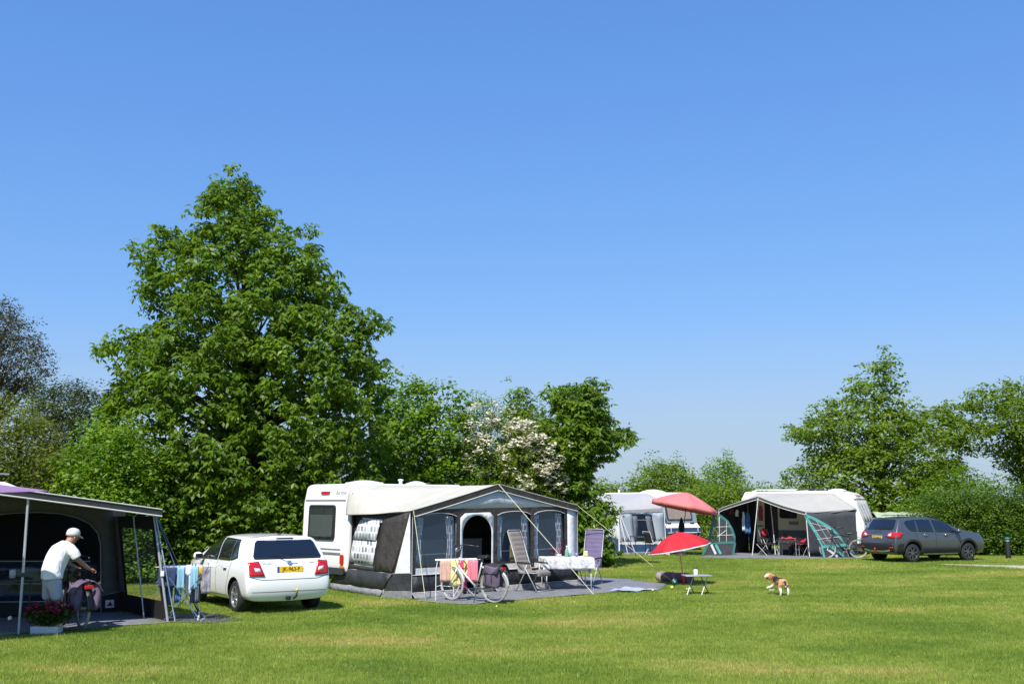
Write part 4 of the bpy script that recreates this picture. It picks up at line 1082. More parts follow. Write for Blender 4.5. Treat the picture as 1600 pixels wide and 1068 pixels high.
def curtain_mat():
    m = M["curtain"]; nt = m.node_tree; N, L = nt.nodes, nt.links
    tc = N.new("ShaderNodeTexCoord"); mp = N.new("ShaderNodeMapping"); mp.inputs["Scale"].default_value = (7, 7, 7)
    L.new(tc.outputs["Object"], mp.inputs[0])
    b = N.new("ShaderNodeTexBrick"); b.inputs["Scale"].default_value = 1.0; b.inputs["Mortar Size"].default_value = .16; b.offset = .5
    b.inputs["Color1"].default_value = (.13, .13, .14, 1); b.inputs["Color2"].default_value = (.55, .55, .57, 1); b.inputs["Mortar"].default_value = (.70, .70, .71, 1)
    b.inputs["Brick Width"].default_value = .9; b.inputs["Row Height"].default_value = 1.1
    no = N.new("ShaderNodeTexNoise"); no.inputs["Scale"].default_value = 2.2
    L.new(mp.outputs[0], no.inputs["Vector"])
    ad = N.new("ShaderNodeVectorMath"); ad.operation = 'MULTIPLY_ADD'; ad.inputs[1].default_value = (.25, .25, .25)
    L.new(no.outputs["Color"], ad.inputs[0])
    cm = N.new("ShaderNodeCombineXYZ"); sp = N.new("ShaderNodeSeparateXYZ"); L.new(mp.outputs[0], sp.inputs[0])
    su = N.new("ShaderNodeMath"); su.operation = 'SUBTRACT'; L.new(sp.outputs[0], su.inputs[0]); L.new(sp.outputs[1], su.inputs[1])
    L.new(su.outputs[0], cm.inputs[0]); L.new(sp.outputs[2], cm.inputs[1]); L.new(cm.outputs[0], ad.inputs[2]); L.new(ad.outputs[0], b.inputs["Vector"])
    L.new(b.outputs["Color"], N["Principled BSDF"].inputs["Base Color"])
curtain_mat()
def awn_window(x0, x1, zb, ct=.10, rail=.93, lside=True, rside=True):
    zt0, zt1 = hz(x0) - .087, hz(x1) - .087
    sag = .085
    top = [(x1 + (x0 - x1) * t, zt1 + (zt0 - zt1) * t - sag * (1 - math.sin(math.pi * t) ** .6)) for t in np.linspace(0, 1, 9)]
    # dark cloth corners above the arched film
    topc = [(x0, zt0), *[(p[0], p[1]) for p in reversed(top)], (x1, zt1)]
    panel("window_head", M["awn_brown"], fp, topc + [((x0 + x1) / 2, (zt0 + zt1) / 2 + .001)], at_, ispx=False)
    w = panel("window", M["film"], Plane(aw(0, 0), AW_E1, (0, 0, 1)), [(x0, zb)] + [(x1, zb)] + top, at_, ispx=False, thick=.002)
    for q_ in w.data.vertices: q_.co.y += .05 * (q_.co.z - zb)
    MB().tube([(p[0], -.010, p[1]) for p in top], .008, 5).build("window_piping", M["piping"], at_)
    panel("window_sill", M["awn_brown"], fp, rect(x0, x1, zb - .055, zb), at_, ispx=False)
    panel("lower_panel", M["awn_white"], fp, rect(x0, x1, ZS, zb - .055), at_, ispx=False)
    for side, on in ((0, lside), (1, rside)):
        if not on: continue
        xa = x0 + .03 if side == 0 else x1 - .03
        sgn = 1 if side == 0 else -1
        def cf(a, b):
            zt = zt0 + (zt1 - zt0) * (xa - x0) / (x1 - x0) - .09
            wd = ct * (1.0 - .25 * math.sin(math.pi * min(1, b * 1.2)))
            return (xa + sgn * a * wd * 1.15, .085 + .016 * math.sin(a * 19) , zb + .02 + (zt - zb - .02) * b)
        MB().grid(cf, 14, 8).build("curtain", M["curtain"], at_, smooth=True, thick=.003)
    MB().tube([(x0, .10, rail), (x1, .10, rail + .01)], .012, 6).build("frame_tube", M["alu"], at_)
awn_window(x_['b'], x_['c'], .71, .21)
awn_window(x_['f'], x_['g'], .70, .19)
awn_window(x_['h'], x_['i'], .70, .20)
# door: white surround with an arched opening
dx0, dx1 = X(724), X(767); dm = (dx0 + dx1) / 2; hw = (dx1 - dx0) / 2
dt = hz(dm) - .16
op = [(dx0 - .02, ZS - .44)] + [(dm - (hw + .02) * math.cos(R(a)), dt - .42 + .42 * math.sin(R(a))) for a in range(0, 181, 12)] + [(dx1 + .02, ZS - .44)]
sx0, sx1 = x_['d'], x_['e']
panel("door_surround", M["awn_white"], fp, [(sx0, .12)] + [op[0]] + op[1:-1] + [op[-1]] + [(sx1, .12), (sx1, hz(sx1) - .20), (sx1 - .12, hz(sx1) - .10), (sx0 + .14, hz(sx0) - .10), (sx0, hz(sx0) - .20)], at_, ispx=False, wave=.006)
panel("door_head", M["awn_brown"], fp, [(sx0, hz(sx0) - .087), (sx0, hz(sx0) - .20), (sx0 + .14, hz(sx0) - .10), (sx1 - .12, hz(sx1) - .10), (sx1, hz(sx1) - .20), (sx1, hz(sx1) - .087)], at_, ispx=False)
# skirt, piping and mud flap
for x0, x1 in ((0.0, sx0), (sx1, LL)):
    wall("skirt", M["awn_skirt"], x0, x1, .135, ZS, wave=.010)
    MB().tube([(x0, -.012, ZS), (x1, -.012, ZS)], .009, 6).build("piping", M["piping"], at_)
    MB().tube([(x0, -.014, .135), (x1, -.014, .135)], .008, 6).build("piping", M["piping"], at_)
    def flap(a, b):
        return (x0 + (x1 - x0) * a, -.02 - .13 * b + .02 * math.sin(a * 23), .132 - .115 * b)
    MB().grid(flap, 24, 3).build("mud_flap", M["awn_flap"], at_, smooth=True, thick=.004)
# left side wall, sloping outward to the ground, with gusset to the front corner pole
Pt0 = aw(0, 0, Z0 - .03); Pt1 = aw(0, AW_D, 1.80)
Pb0 = G(596, 932.5); Pb1 = G(514, 921)
side_n = (Pb0 - Pt0).cross(Pt1 - Pt0)
sp_ = Plane(Pb0, Pb1 - Pb0, Pt0 - Pb0)             # u toward the caravan, v up the slope
def spx(*pts): return [sp_.px(*p) for p in pts]
A0 = sp_.px(*(642.5, 800)); 
def S_(u, v): return sp_.px(u, v)
tl_, tr_ = S_(547.5, 803), S_(627, 799)
wbl, wbr, wtr, wtl = (553, 878), (580, 884), (597, 811), (566, 808)
# window opening with white frame, patterned blind behind
hole = [(553, 881), (582.5, 885.5), (598, 811), (566.5, 808)]
panel("roof_valance", M["awn_roof"], sp_, [(547.5, 798), (641, 796), (640, 799.5), (632, 802), (624, 806.5), (610, 808.5), (590, 808), (565, 806.5), (547, 804.5)], at_, off=.03, wave=.006)
outer = [(531, 886), (613, 895), (641, 800), (600, 803), (547.5, 803)]
panel("side_wall", M["awn_brown"], sp_, outer, at_, holes=[hole], wave=.008)
panel("window_frame", M["awn_white"], sp_, [(553, 881), (582.5, 885.5), (598, 811), (566.5, 808)], at_, holes=[[(554.5, 877), (583, 881.5), (596.5, 815.5), (566, 813.5)]], off=.008)
mm("curtain_grey", (0.30, 0.30, 0.34), .8, var=.25, scale=18)
panel("side_blind", M["curtain"], sp_, [(547.5, 877), (584, 882), (590.5, 844), (554, 840)], at_, off=-.03, wave=.006)
panel("side_blind", M["curtain"], sp_, [(553, 842), (590, 845), (597.5, 813), (566, 812)], at_, off=-.05, wave=.006)
panel("rolled_cover", M["awn_flap"], sp_, [(552.5, 828), (594, 812.5), (595, 816), (553.5, 831.5)], at_, off=.02, thick=.03)
panel("window_film", M["film_light"], sp_, [(554.5, 877), (583, 881.5), (596.5, 815.5), (566, 813.5)], at_, off=-.008, thick=.002)
panel("window_sill", M["awn_brown"], sp_, [(541, 878), (583, 884.5), (583.5, 887), (540.5, 881)], at_, off=.014, thick=.01)
panel("lower_panel", M["awn_white"], sp_, [(540.5, 881.5), (583, 887.5), (580.5, 891.3), (538.5, 886.5)], at_, off=.008)
panel("skirt", M["awn_skirt"], sp_, [(515, 909), (598, 921.5), (613, 895.5), (531, 886.5)], at_, wave=.012)
panel("mud_flap", M["awn_flap"], sp_, [(513, 919.5), (592.5, 932.6), (598, 922), (515, 909.5)], at_, wave=.012, seed=2)
for a, b in (((531, 886.3), (613, 895.3)), ((515, 909.2), (598, 921.8))):
    MB().tube([sp_.at(*sp_.px(*a), .012), sp_.at(*sp_.px(*b), .012)], .009, 6).build("piping", M["piping"], at_, local=False)
zp = [(546, 843), (548, 828), (553, 812), (557, 806), (607, 806), (612.5, 812), (614, 820), (611, 845), (606, 880), (600, 915), (596, 932)]
MB().tube([sp_.at(*sp_.px(*q), .014) for q in zp[:4]], .008, 5).build("zip_piping", M["piping"], at_, local=False)
MB().tube([sp_.at(*sp_.px(*q), .014) for q in zp[4:]], .010, 5).build("zip_piping", M["piping"], at_, local=False)
MB().tube([sp_.at(*sp_.px(*q), .016) for q in ((547, 808), (538, 850), (527, 890), (518, 922))], .014, 6).build("zip_piping", M["piping"], at_, local=False)
# gusset between the slope and the corner pole
gp = Plane(aw(0, 0), Pb0 - aw(0, 0), Pt0 - aw(0, 0))
B0 = gp.px(642, 936); 
panel("corner_gusset", M["awn_white"], gp, [(641, 800), (641, 894.5), (617, 895.2)], at_)
panel("corner_band", M["awn_brown"], gp, [(640.5, 799.5), (616.6, 895.2), (612.5, 895.3), (637, 802)], at_, off=.004)
panel("skirt", M["awn_skirt"], gp, [(612.5, 895.8), (641.8, 895.2), (641.9, 922.5), (600, 922)], at_)
panel("mud_flap", M["awn_flap"], gp, [(600, 922.4), (641.9, 923), (642, 936), (594, 932.6)], at_, off=.004)
MB().tube([gp.at(*gp.px(613, 895.4), .01), gp.at(*gp.px(642, 895.2), .01)], .009, 6).build("piping", M["piping"], at_, local=False)
MB().tube([gp.at(*gp.px(600, 922.2), .01), gp.at(*gp.px(642, 922.8), .01)], .009, 6).build("piping", M["piping"], at_, local=False)
# right side wall and frame poles
MB().grid(lambda a, b: (LL + .05 * math.sin(a * 9) * .3, a * AW_D, .05 + b * (Z1 - .1 + (.0) * a)), 10, 6).build("right_wall", M["awn_brown"], at_, smooth=True, thick=.006)
for x in (0.0, LL):
    MB().tube([(x, -.012, .02), (x, -.012, Z0 - .02 if x == 0 else Z1 - .02)], .013, 8).build("pole", M["alu"], at_)
for x in (x_['c'] + .03, x_['e'] + .05):
    MB().tube([(x, .06, .02), (x, .06, 1.9)], .013, 8).build("pole", M["alu"], at_)
pgs = MB()
for x in (.35, .9, 1.5, 2.9, 3.5, 4.2): pgs.tube([(x, -.15, .10), (x, -.20, -.02)], .007, 5)
pgs.build("pegs", M["alu"], at_)
MB().grid(lambda a, b: (4.4 + a * (LL - 4.4), AW_D, .05 + b * 2.2), 6, 4).build("rear_wall", M["awn_brown"], at_, thick=.006)
MB().grid(lambda a, b: (.1 + a * (LL - .2), AW_D - .12 + .03 * math.sin(a * 70), 1.15 + b * 1.15), 90, 4).build("added_dark_sheet", M["interior_dark"], at_, smooth=True, thick=.006)  # added black sheet, no real lining: makes the awning's inside look dark
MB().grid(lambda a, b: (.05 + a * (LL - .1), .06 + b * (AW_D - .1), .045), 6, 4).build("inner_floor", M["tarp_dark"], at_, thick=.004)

def rope(name, label, pts, r, m, peg=None):
    root = thing(name, label, "guy rope", pts[0])
    MB().tube([Vector(p) - Vector(pts[0]) for p in pts], r, 5).build("cord", m, root)
    if peg is not None:
        q = Vector(pts[-1]) - Vector(pts[0])
        MB().tube([q + Vector((-.015, 0, .16)), q + Vector((.01, .0, -.06))], .012, 6).build("peg", M["alu"], root)
    return root
rope("guy_rope", "pale guy rope from the awning peak down to the lawn before the table", [aw(LL * .478, -.05, ZP), G(928, 928.5)], .008, M["rope"], 1)
rope("guy_rope", "long pale guy rope from the awning's far corner to the red sunshade", [aw(LL, -.03, Z1), G(1054, 911)], .008, M["rope"], 1)
rope("guy_rope", "pale doubled guy rope beside the left front corner of the big awning", [aw(0.0, -.04, Z0), G(665, 938)], .008, M["rope"], 1)
# ------------------------------------------------------------------ bicycles
mm("frame_silver", (0.66, 0.66, 0.62), 0.3, 0.35); mm("frame_black", (0.02, 0.02, 0.022), 0.3, 0.2)
mm("pannier_purple", (0.105, 0.075, 0.115), 0.75, var=0.2, bump=0.5, bscale=30); mm("pannier_black", (0.02, 0.02, 0.022), 0.8, bump=0.5, bscale=30)
def wheel(parent, x, r, tyre, m_tyre=None, turn=0.0, spokes=28):
    q = Matrix.Rotation(turn, 3, 'Z')
    def c(a, rr, y=0): return Vector((x, 0, r)) + q @ Vector((math.cos(a) * rr, y, math.sin(a) * rr))
    w = MB().tube([c(2 * math.pi * i / 40, r - tyre) for i in range(40)], tyre, 8, closed=True).build("wheel", m_tyre or M["tyre_grey"], parent, smooth=True)
    MB().tube([c(2 * math.pi * i / 40, r - tyre * 2.3) for i in range(40)], tyre * .55, 6, closed=True).build("rim", M["alu"], w, smooth=True)
    s = MB()
    for i in range(spokes):
        a = 2 * math.pi * i / spokes; sd = .03 if i % 2 else -.03
        s.tube([c(a + .9 * (1 if i % 4 < 2 else -1), .025, sd), c(a, r - tyre * 2.3)], .0016, 3)
    o = s.build("spokes", M["alu"], w); o["kind"] = "stuff"
    MB().tube([c(0, 0, -.055), c(0, 0, .055)], .022, 10).build("hub", M["alu"], w)
    return w

def bicycle(label, loc, yaw, frame, lady=True, turn=.35, r=.35, bags=None, basket=False, light=False, group=None, white_pieces=False):
    b = thing("bicycle", label, "bicycle", loc, yaw, group)
    WB = 1.10
    wheel(b, 0, r, .022, M["tyre_grey"]); wheel(b, WB, r, .022, M["tyre_grey"], turn)
    bb = Vector((.46, 0, .29)); st = Vector((.30, 0, .86)); hd = Vector((.90, 0, .90)); hl = Vector((.945, 0, .70)); rx = Vector((0, 0, r))
    f = MB(); f.tube([bb, st], .016, 8)
    if lady: f.tube([hl + Vector((-.01, 0, .03)), Vector((.70, 0, .50)), bb + Vector((.02, 0, .03))], .021, 10)
    else: f.tube([hl, bb], .019, 8); f.tube([hd, st - Vector((0, 0, .08))], .016, 8)
    f.tube([hd, hl], .020, 8)
    for s in (-.05, .05):
        f.tube([bb + Vector((0, s * .5, 0)), rx + Vector((0, s * 1.3, 0))], .010, 6); f.tube([st - Vector((0, -s * .3, .12)), rx + Vector((0, s * 1.3, 0))], .009, 6)
    fr = f.build("frame", frame, b, smooth=True)
    fx = Vector((WB, 0, r)); q = Matrix.Rotation(turn, 3, 'Z')
    fk = MB()
    for s in (-.05, .05): fk.tube([hl + Vector((0, s * .6, -.02)), hl.lerp(fx, .5) + q @ Vector((-.02, s, 0)), fx + q @ Vector((0, s * 1.2, 0))], .011, 6)
    fk.build("fork", frame, b, smooth=True)
    stem = hd + Vector((-.04, 0, .23))
    h = MB(); h.tube([hd, stem, stem + Vector((.06, 0, .03))], .013, 8)
    h.tube([stem + q @ Vector(p) for p in ((-.22, .30, -.01), (-.10, .29, .01), (.05, .17, .03), (.06, 0, .03), (.05, -.17, .03), (-.10, -.29, .01), (-.22, -.30, -.01))], .011, 8)
    hb = h.build("handlebar", M["steel_dark"], b, smooth=True)
    for s in (-1, 1): MB().tube([stem + q @ Vector((-.24, s * .30, -.01)), stem + q @ Vector((-.11, s * .29, .01))], .018, 8).build("grip", M["black_plastic"], hb, smooth=True)
    MB().tube([stem + q @ Vector((.06, .1, .03)), stem + Vector((.17, .06, -.05)), stem + Vector((.14, .02, -.3)), hl + Vector((.04, 0, .05))], .004, 5).build("cable", M["black_plastic"], hb)
    MB().lathe([(.001, .0), (.035, .01), (.045, .04), (.04, .07), (.001, .075)], 12, stem + Vector((.07, 0, -.07)), Vector((1, 0, 0))).build("headlamp", M["alu"], hb, smooth=True)
    sd = MB().grid(lambda a, c: (.30 - .16 + a * .27, (c - .5) * (.17 if a < .45 else .17 - .2 * (a - .45)) , .93 + .02 * math.sin(a * 3) - .05 * (2 * c - 1) ** 2 + (.02 if a < .3 else 0)), 10, 6)
    so = sd.build("saddle", M["black_plastic"], b, smooth=True, thick=.04); MB().tube([st, st + Vector((-.01, 0, .06))], .013, 8).build("seat_post", M["alu"], so)
    for nm, x, a0, a1, tt in (("mudguard", 0, 10, 185, 0), ("mudguard", WB, 40, 175, turn)):
        qq = Matrix.Rotation(tt, 3, 'Z')
        def mg(a, c):
            an = R(a0 + (a1 - a0) * a); w = (c - .5) * .055
            return Vector((x, 0, r)) + qq @ Vector((math.cos(an) * (r + .022 - .02 * abs(c - .5)), w, math.sin(an) * (r + .022 - .02 * abs(c - .5))))
        MB().grid(mg, 18, 4).build(nm, frame if lady else M["black_plastic"], b, smooth=True, thick=.004)
    cg = MB()
    cg.tube([bb + Vector((.10, -.06, 0)), rx + Vector((-.03, -.07, .05))], .035, 8); cg.build("chain_guard", M["black_plastic"], b, smooth=True)
    cr = MB(); cr.lathe([(.02, 0), (.085, 0), (.085, .006), (.02, .006)], 20, bb + Vector((0, -.05, 0)), Vector((0, -1, 0)))
    cr.tube([bb + Vector((0, -.07, 0)), bb + Vector((.10, -.08, -.13))], .010, 6); cr.tube([bb + Vector((0, .07, 0)), bb + Vector((-.10, .08, .13))], .010, 6)
    ca = cr.build("crank", M["alu"], b)
    for p in (bb + Vector((.10, -.13, -.13)), bb + Vector((-.10, .13, .13))): MB().box(p, (.09, .09, .02)).build("pedal", M["black_plastic"], ca)
    rk = MB()
    for s in (-.06, .06):
        rk.tube([(.24, s, .80), (-.20, s, .76)], .006, 6); rk.tube([(-.12, s, .76), (0, s * 1.2, r)], .005, 5); rk.tube([(.05, s, .77), (0, s * 1.2, r)], .005, 5)
    for x in (-.20, -.05, .1): rk.tube([(x, -.06, .765), (x, .06, .765)], .006, 5)
    rk.build("carrier", M["steel_dark"], b)
    MB().tube([bb + Vector((-.03, .04, -.03)), Vector((.36, .22, .01))], .010, 6).build("kickstand", M["steel_dark"], b)
    if light: MB().box((-.24, 0, .70), (.03, .14, .06)).build("rear_light", M["red_lens"], b, bevel=.01)
    if bags:
        for s in (-1, 1):
            def pf(a, c):
                an = a * 2 * math.pi; z = .76 - .42 * c
                sw = 1 + .12 * math.sin(c * math.pi) + .05 * math.sin(an * 3 + c * 6)
                return (-.04 + math.cos(an) * .19 * sw * (1 - .15 * (1 - c)), s * .15 + math.sin(an) * .085 * sw, z + .02 * math.sin(an * 2))
            g = MB(); g.grid(pf, 20, 10)
            g.add([pf(a / 20, 1) for a in range(20)], [tuple(range(20))])
            bag = g.build("pannier", bags[0], b, smooth=True, thick=.006)
            def lf(a, c): return (-.04 + (a - .5) * .42 * (1 - .1 * c), s * (.03 + .22 * c), .80 - .20 * c ** 2 + .012 * math.sin(a * 11) - .02 * abs(a - .5))
            MB().grid(lf, 10, 8).build("pannier_lid", bags[1], bag, smooth=True, thick=.014)
            MB().tube([(-.1, s * .245, .62), (-.1, s * .262, .44)], .010, 5).build("strap", M["black_plastic"], bag)
            MB().tube([(.04, s * .245, .62), (.04, s * .262, .44)], .010, 5).build("strap", M["black_plastic"], bag)
    return b

B0, B1 = G(772, 943), G(711, 940.5)
yaw0 = math.atan2((B1 - B0).y, (B1 - B0).x)
bicycle("silver ladies' bicycle with dark purple panniers standing before the drying rack", (B0.x, B0.y, .02), R(146), M["frame_silver"], True, -.12, bags=(M["pannier_purple"], M["pannier_black"]), light=True)
bicycle("dark bicycle the man in the white shirt is holding, red rear light", (-7.05, 17.30, .02), R(129), M["frame_black"], False, -.3, bags=(M["pannier_purple"], M["pannier_purple"]), light=True)
bicycle("bicycle leaning between the turquoise windscreen and grey crossover", (12.98, 39.15, .0), R(172), M["frame_black"], False, .35, r=.35)

# ------------------------------------------------------------------ left awning with man
tt_ = thing("awning", "dark awning at the left edge with arched opening and clear side window", "awning", TF_R, math.atan2(TF_E1.y, TF_E1.x))
mm("tent_dark", (0.030, 0.030, 0.032), 0.75, var=0.15, bump=0.4, bscale=5)
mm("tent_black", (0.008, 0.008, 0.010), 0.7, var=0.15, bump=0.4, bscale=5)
mm("tent_taupe", (0.085, 0.080, 0.070), 0.75, var=0.12, bump=0.3, bscale=5)
mm("sail_lilac", (0.86, 0.66, 0.95), 0.8, var=0.03, transl=0.5, bump=0.1)
TW = Plane(tl(0, 2.3), TF_E1, (0, 0, 1))           # wall with the arch
RT = AT(240, 799.5, 18.66)
rw0, rw1 = G(264, 972), G(191, 955)
RW = Plane(rw0, rw1 - rw0, RT - rw0)
ZR = RT.z
XR = (RT - TF_R).dot(TF_E1)
def zf(x): return ZR + (2.27 - ZR) * min(1, -x / 2.6) + max(0, (-x - 2.6)) * .10
# roof
MB().grid(lambda a, b: (XR + .01 - 7 * a, -.02 + b * 5.0, zf(-7 * a) + .04 + (.06 + .10 * min(1, 7 * a / 3)) * math.sin(min(1, b * 1.3) * math.pi / 2) - .03 * math.sin(b * math.pi * 2) ** 2 * (a < .9)), 24, 10).build("roof", M["tent_dark"], tt_, smooth=True, thick=.008)
MB().grid(lambda a, b: (XR + .01 - 7 * a, -.035, zf(-7 * a) + .045 - .115 * b), 24, 2).build("roof_valance", M["tent_dark"], tt_, thick=.006)
MB().tube([(XR - 7 * i / 12, -.045, zf(-7 * i / 12) + .05) for i in range(13)], .010, 6).build("piping", M["piping"], tt_)
MB().tube([(XR - 4 * i / 12, -.05, zf(-4 * i / 12) - .07) for i in range(13)], .012, 6).build("piping", M["piping"], tt_)
# arch wall: opening through to the dark inside
arch_px = [(157, 957), (157, 900), (156.5, 850), (152, 832), (140, 818), (120, 808), (95, 802), (60, 799.5), (20, 801), (-30, 806), (-90, 820), (-90, 957)]
wall_px = [(191, 955), (176, 806), (176, 790), (-160, 775), (-160, 985)]
WB_ = [TW.px(*p) for p in wall_px]; xl = WB_[-1][0]
za = lambda p: TW.px(*p)
o2 = [(za((190, 955))[0], .03), (za((177, 806))[0], za((177, 806))[1]), (za((177, 806))[0], zf(za((177, 806))[0]) + .13), (-2.6, zf(-2.6) + .15), (-6.5, zf(-6.5) + .15), (-6.5, .03)]
h2 = [za(p) for p in arch_px]; h2 = [(x, max(z, .035)) for x, z in h2]; h2[-1] = (h2[-1][0], .035)
panel("arch_wall", M["tent_taupe"], TW, o2, tt_, holes=[h2], ispx=False, wave=.006)
MB().tube([TW.at(x, z, .0) - TF_E2 * .02 for x, z in h2[:-1]], .012, 6).build("piping", M["awn_flap"], tt_, local=False)
panel("skirt", M["tent_black"], TW, [(157.5, 928), (189, 923), (190.5, 954), (158, 956)], tt_, off=.012)
MB().tube([TW.at(*TW.px(150, 931)) - TF_E2 * .03, TW.at(*TW.px(188, 923)) - TF_E2 * .03], .008, 5).build("piping", M["awn_flap"], tt_, local=False)
lg = panel("logo_patch", M["awn_white"], TW, [(164, 937), (177.5, 936), (177.5, 948), (164, 949)], tt_, off=.022)
panel("logo_triangle", M["red_lens"], TW, [(171, 938.5), (176, 945), (166, 946)], lg if False else tt_, off=.028)
# inside: low clear front panel with tubes, dark back and the caravan's side
IP = Plane(tl(0, 2.42), TF_E1, (0, 0, 1))
panel("clear_panel", M["film"], IP, [(-60, 876), (157, 876), (157, 938), (-60, 940)], tt_, thick=.003, wave=.01)
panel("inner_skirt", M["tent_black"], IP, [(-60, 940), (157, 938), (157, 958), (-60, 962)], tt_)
for v0, v1 in ((876, 876), (911, 911), (940, 938)):
    MB().tube([IP.at(*IP.px(-40, v0)) - TF_E2 * .02, IP.at(*IP.px(140, v1)) - TF_E2 * .02], .010, 6).build("frame_tube", M["alu"], tt_, local=False)
mm("bedding", (0.28, 0.30, 0.36), 0.9, var=0.4, scale=3, bump=1.0, bscale=6)
bd_ = MB(); bd_.grid(lambda a, b: (-1.3 - 2.6 * a, 3.0 + .9 * b, .62 + .22 * math.sin(a * 9 + b * 4) * math.sin(math.pi * b) + .16 * math.sin(a * 21) * b), 30, 12)
tb2 = bd_.build("bedding_heap", M["bedding"], None, smooth=True, thick=.03); tb2.location = TF_R; tb2.rotation_euler = (0, 0, math.atan2(TF_E1.y, TF_E1.x))
tag(tb2, "crumpled bedding behind the clear panel inside the dark awning", "bedding")
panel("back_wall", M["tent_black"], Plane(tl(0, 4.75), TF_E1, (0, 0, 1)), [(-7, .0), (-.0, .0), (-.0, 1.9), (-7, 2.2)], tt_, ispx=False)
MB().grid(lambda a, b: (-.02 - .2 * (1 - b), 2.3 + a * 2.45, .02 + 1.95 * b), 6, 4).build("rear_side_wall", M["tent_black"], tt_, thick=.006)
# porch side wall with clear window
def rw(*p): return [RW.px(*q) for q in p]
win = [(199, 928), (252, 938), (238, 827), (190, 823)]
panel("side_wall", M["tent_black"], RW, [(191.5, 954), (262, 971.5), (242, 806), (179, 806)], tt_, holes=[win])
panel("side_window", M["film_light"], RW, win, tt_, thick=.002, wave=.006)
panel("side_panel", M["tent_taupe"], RW, [(185, 806), (178, 806), (188, 922), (197, 925)], tt_, off=-.02)
MB().tube([tl(0, 0, .02), RT], .022, 8).build("pole", M["alu"], tt_, local=False)
MB().tube([rw0 + Vector((.10, .02, .02)), RT + Vector((.03, 0, -.02))], .012, 8).build("pole", M["alu"], tt_, local=False)
MB().tube([G(225, 967) + Vector((0, 0, .02)), AT(208.5, 806, G(225, 967).y + .1)], .014, 8).build("pole", M["alu"], tt_, local=False)
P1g, P1t = G(29, 991), AT(44, 779, 16.96)
MB().tube([P1g + Vector((0, 0, .01)), P1t + Vector((0, 0, .02))], .021, 8).build("pole", M["alu"], tt_, local=False)
MB().tube([P1g.lerp(P1t, .42), P1g.lerp(P1t, .45)], .028, 8).build("pole_clamp", M["black_plastic"], tt_, local=False)
MB().box(RT.lerp(tl(0, 0), .56) + Vector((.03, -.02, 0)), (.06, .06, .09)).build("pole_clamp", M["piping"], tt_, local=False)
MB().tube([RT.lerp(tl(0, 0), .60), AT(242, 912, 18.9)], .012, 6).build("brace", M["alu"], tt_, local=False)
# cloth strap guy with pale peg
st_ = thing("guy_strap", "black storm strap running down behind the laundry to a pale peg", "guy strap", RT)
MB().tube([(0, 0, .0), G(311, 963) - RT + Vector((0, 0, .08))], .028, 4).build("strap", M["black_plastic"], st_)
MB().tube([G(311, 963) - RT + Vector((0, 0, .10)), G(309, 970) - RT], .02, 6).build("tensioner", M["piping"], st_)
rope("guy_rope", "thin blue guy rope by the dark awning corner, left one of the pair", [RT, G(275, 972)], .006, M["rope_blue"])
rope("guy_rope", "thin blue guy rope crossing the laundry down to the peg", [RT + Vector((.02, 0, 0)), G(306, 969)], .006, M["rope_blue"])
# lilac sun sail
T0 = Vector((-7.05, 15.75, 2.26)); T1_ = Vector((-8.6, 14.2, 2.52)); T2 = Vector((-11.2, 15.8, 2.6)); T3 = Vector((-9.4, 16.6, 2.20))
sl = MB(); sl.grid(lambda a, b: T0.lerp(T1_, a).lerp(T3.lerp(T2, a) if False else T0.lerp(T3, a ** .5).lerp(T2, a * .0), b) if False else
     (T0 * (1 - a) + (T1_ * (1 - b) + T3 * b) * a), 14, 10)
so_ = sl.build("sun_sail", M["sail_lilac"], None, smooth=True, thick=.005)
tag(so_, "lilac sun sail stretched from the dark awning past the left edge", "sun sail")
# caravan behind the left awning
lv = thing("caravan", "caravan roof end with roof rack peeping over the dark awning", "caravan", tl(-6.2, 4.8), math.atan2(TF_E1.y, TF_E1.x))
caravan_shell(lv, 5.3, 2.1, [(0, .4), (0, 2.2), (.2, 2.5), (4.6, 2.5), (5.1, 2.3), (5.3, 1.6), (5.3, .4)], M["caravan_white"])
MB().box((2.4, -.02, 1.5), (1.3, .02, .6)).build("window", M["window_dark"], lv, bevel=.02)
rr2 = MB()
for k in range(5): rr2.tube([(3.0 + .35 * k, .2, 2.53 + .16), (3.0 + .35 * k, 1.6, 2.53 + .05)], .012, 5)
rr2.tube([(2.9, .2, 2.69), (4.7, .2, 2.66)], .015, 6); rr2.tube([(2.9, 1.6, 2.58), (4.7, 1.6, 2.55)], .015, 6)
rr2.build("roof_rack", M["alu"], lv)
for x in (.2, 5.0): MB().box((x, .2, .2), (.06, .06, .4)).build("corner_steady", M["steel_dark"], lv); MB().box((x, 1.9, .2), (.06, .06, .4)).build("corner_steady", M["steel_dark"], lv)

# flower pot -----------------------------------------------------------------------------
fl = thing("flower_box", "white ribbed flower box of red-pink geraniums in front of the man", "flower box", G(73, 990))
pb = MB()
for i in range(12):
    x0 = -.22 + .44 * i / 12
    pb.add([(x0, -.10, .0), (x0 + .018, -.108, 0), (x0 + .036, -.10, 0), (x0, -.12, .13), (x0 + .018, -.128, .13), (x0 + .036, -.12, .13)], [(0, 1, 4, 3), (1, 2, 5, 4)])
pb.box((0, 0, .065), (.43, .19, .13)); pb.build("planter", M["awn_white"], fl)
n = 1500; rg = np.random.default_rng(3)
d = rg.normal(0, 1, (n, 3)); d /= np.linalg.norm(d, axis=1, keepdims=True); d *= (rg.random(n) ** .4)[:, None]
Cc = np.c_[d[:, 0] * .40 + .03, d[:, 1] * .22, .31 + d[:, 2] * .16] + np.array([fl.location.x, fl.location.y, 0])
leaves("foliage", Cc, d, .062, LM["dark"], fl, 0, .9, .1, 4)
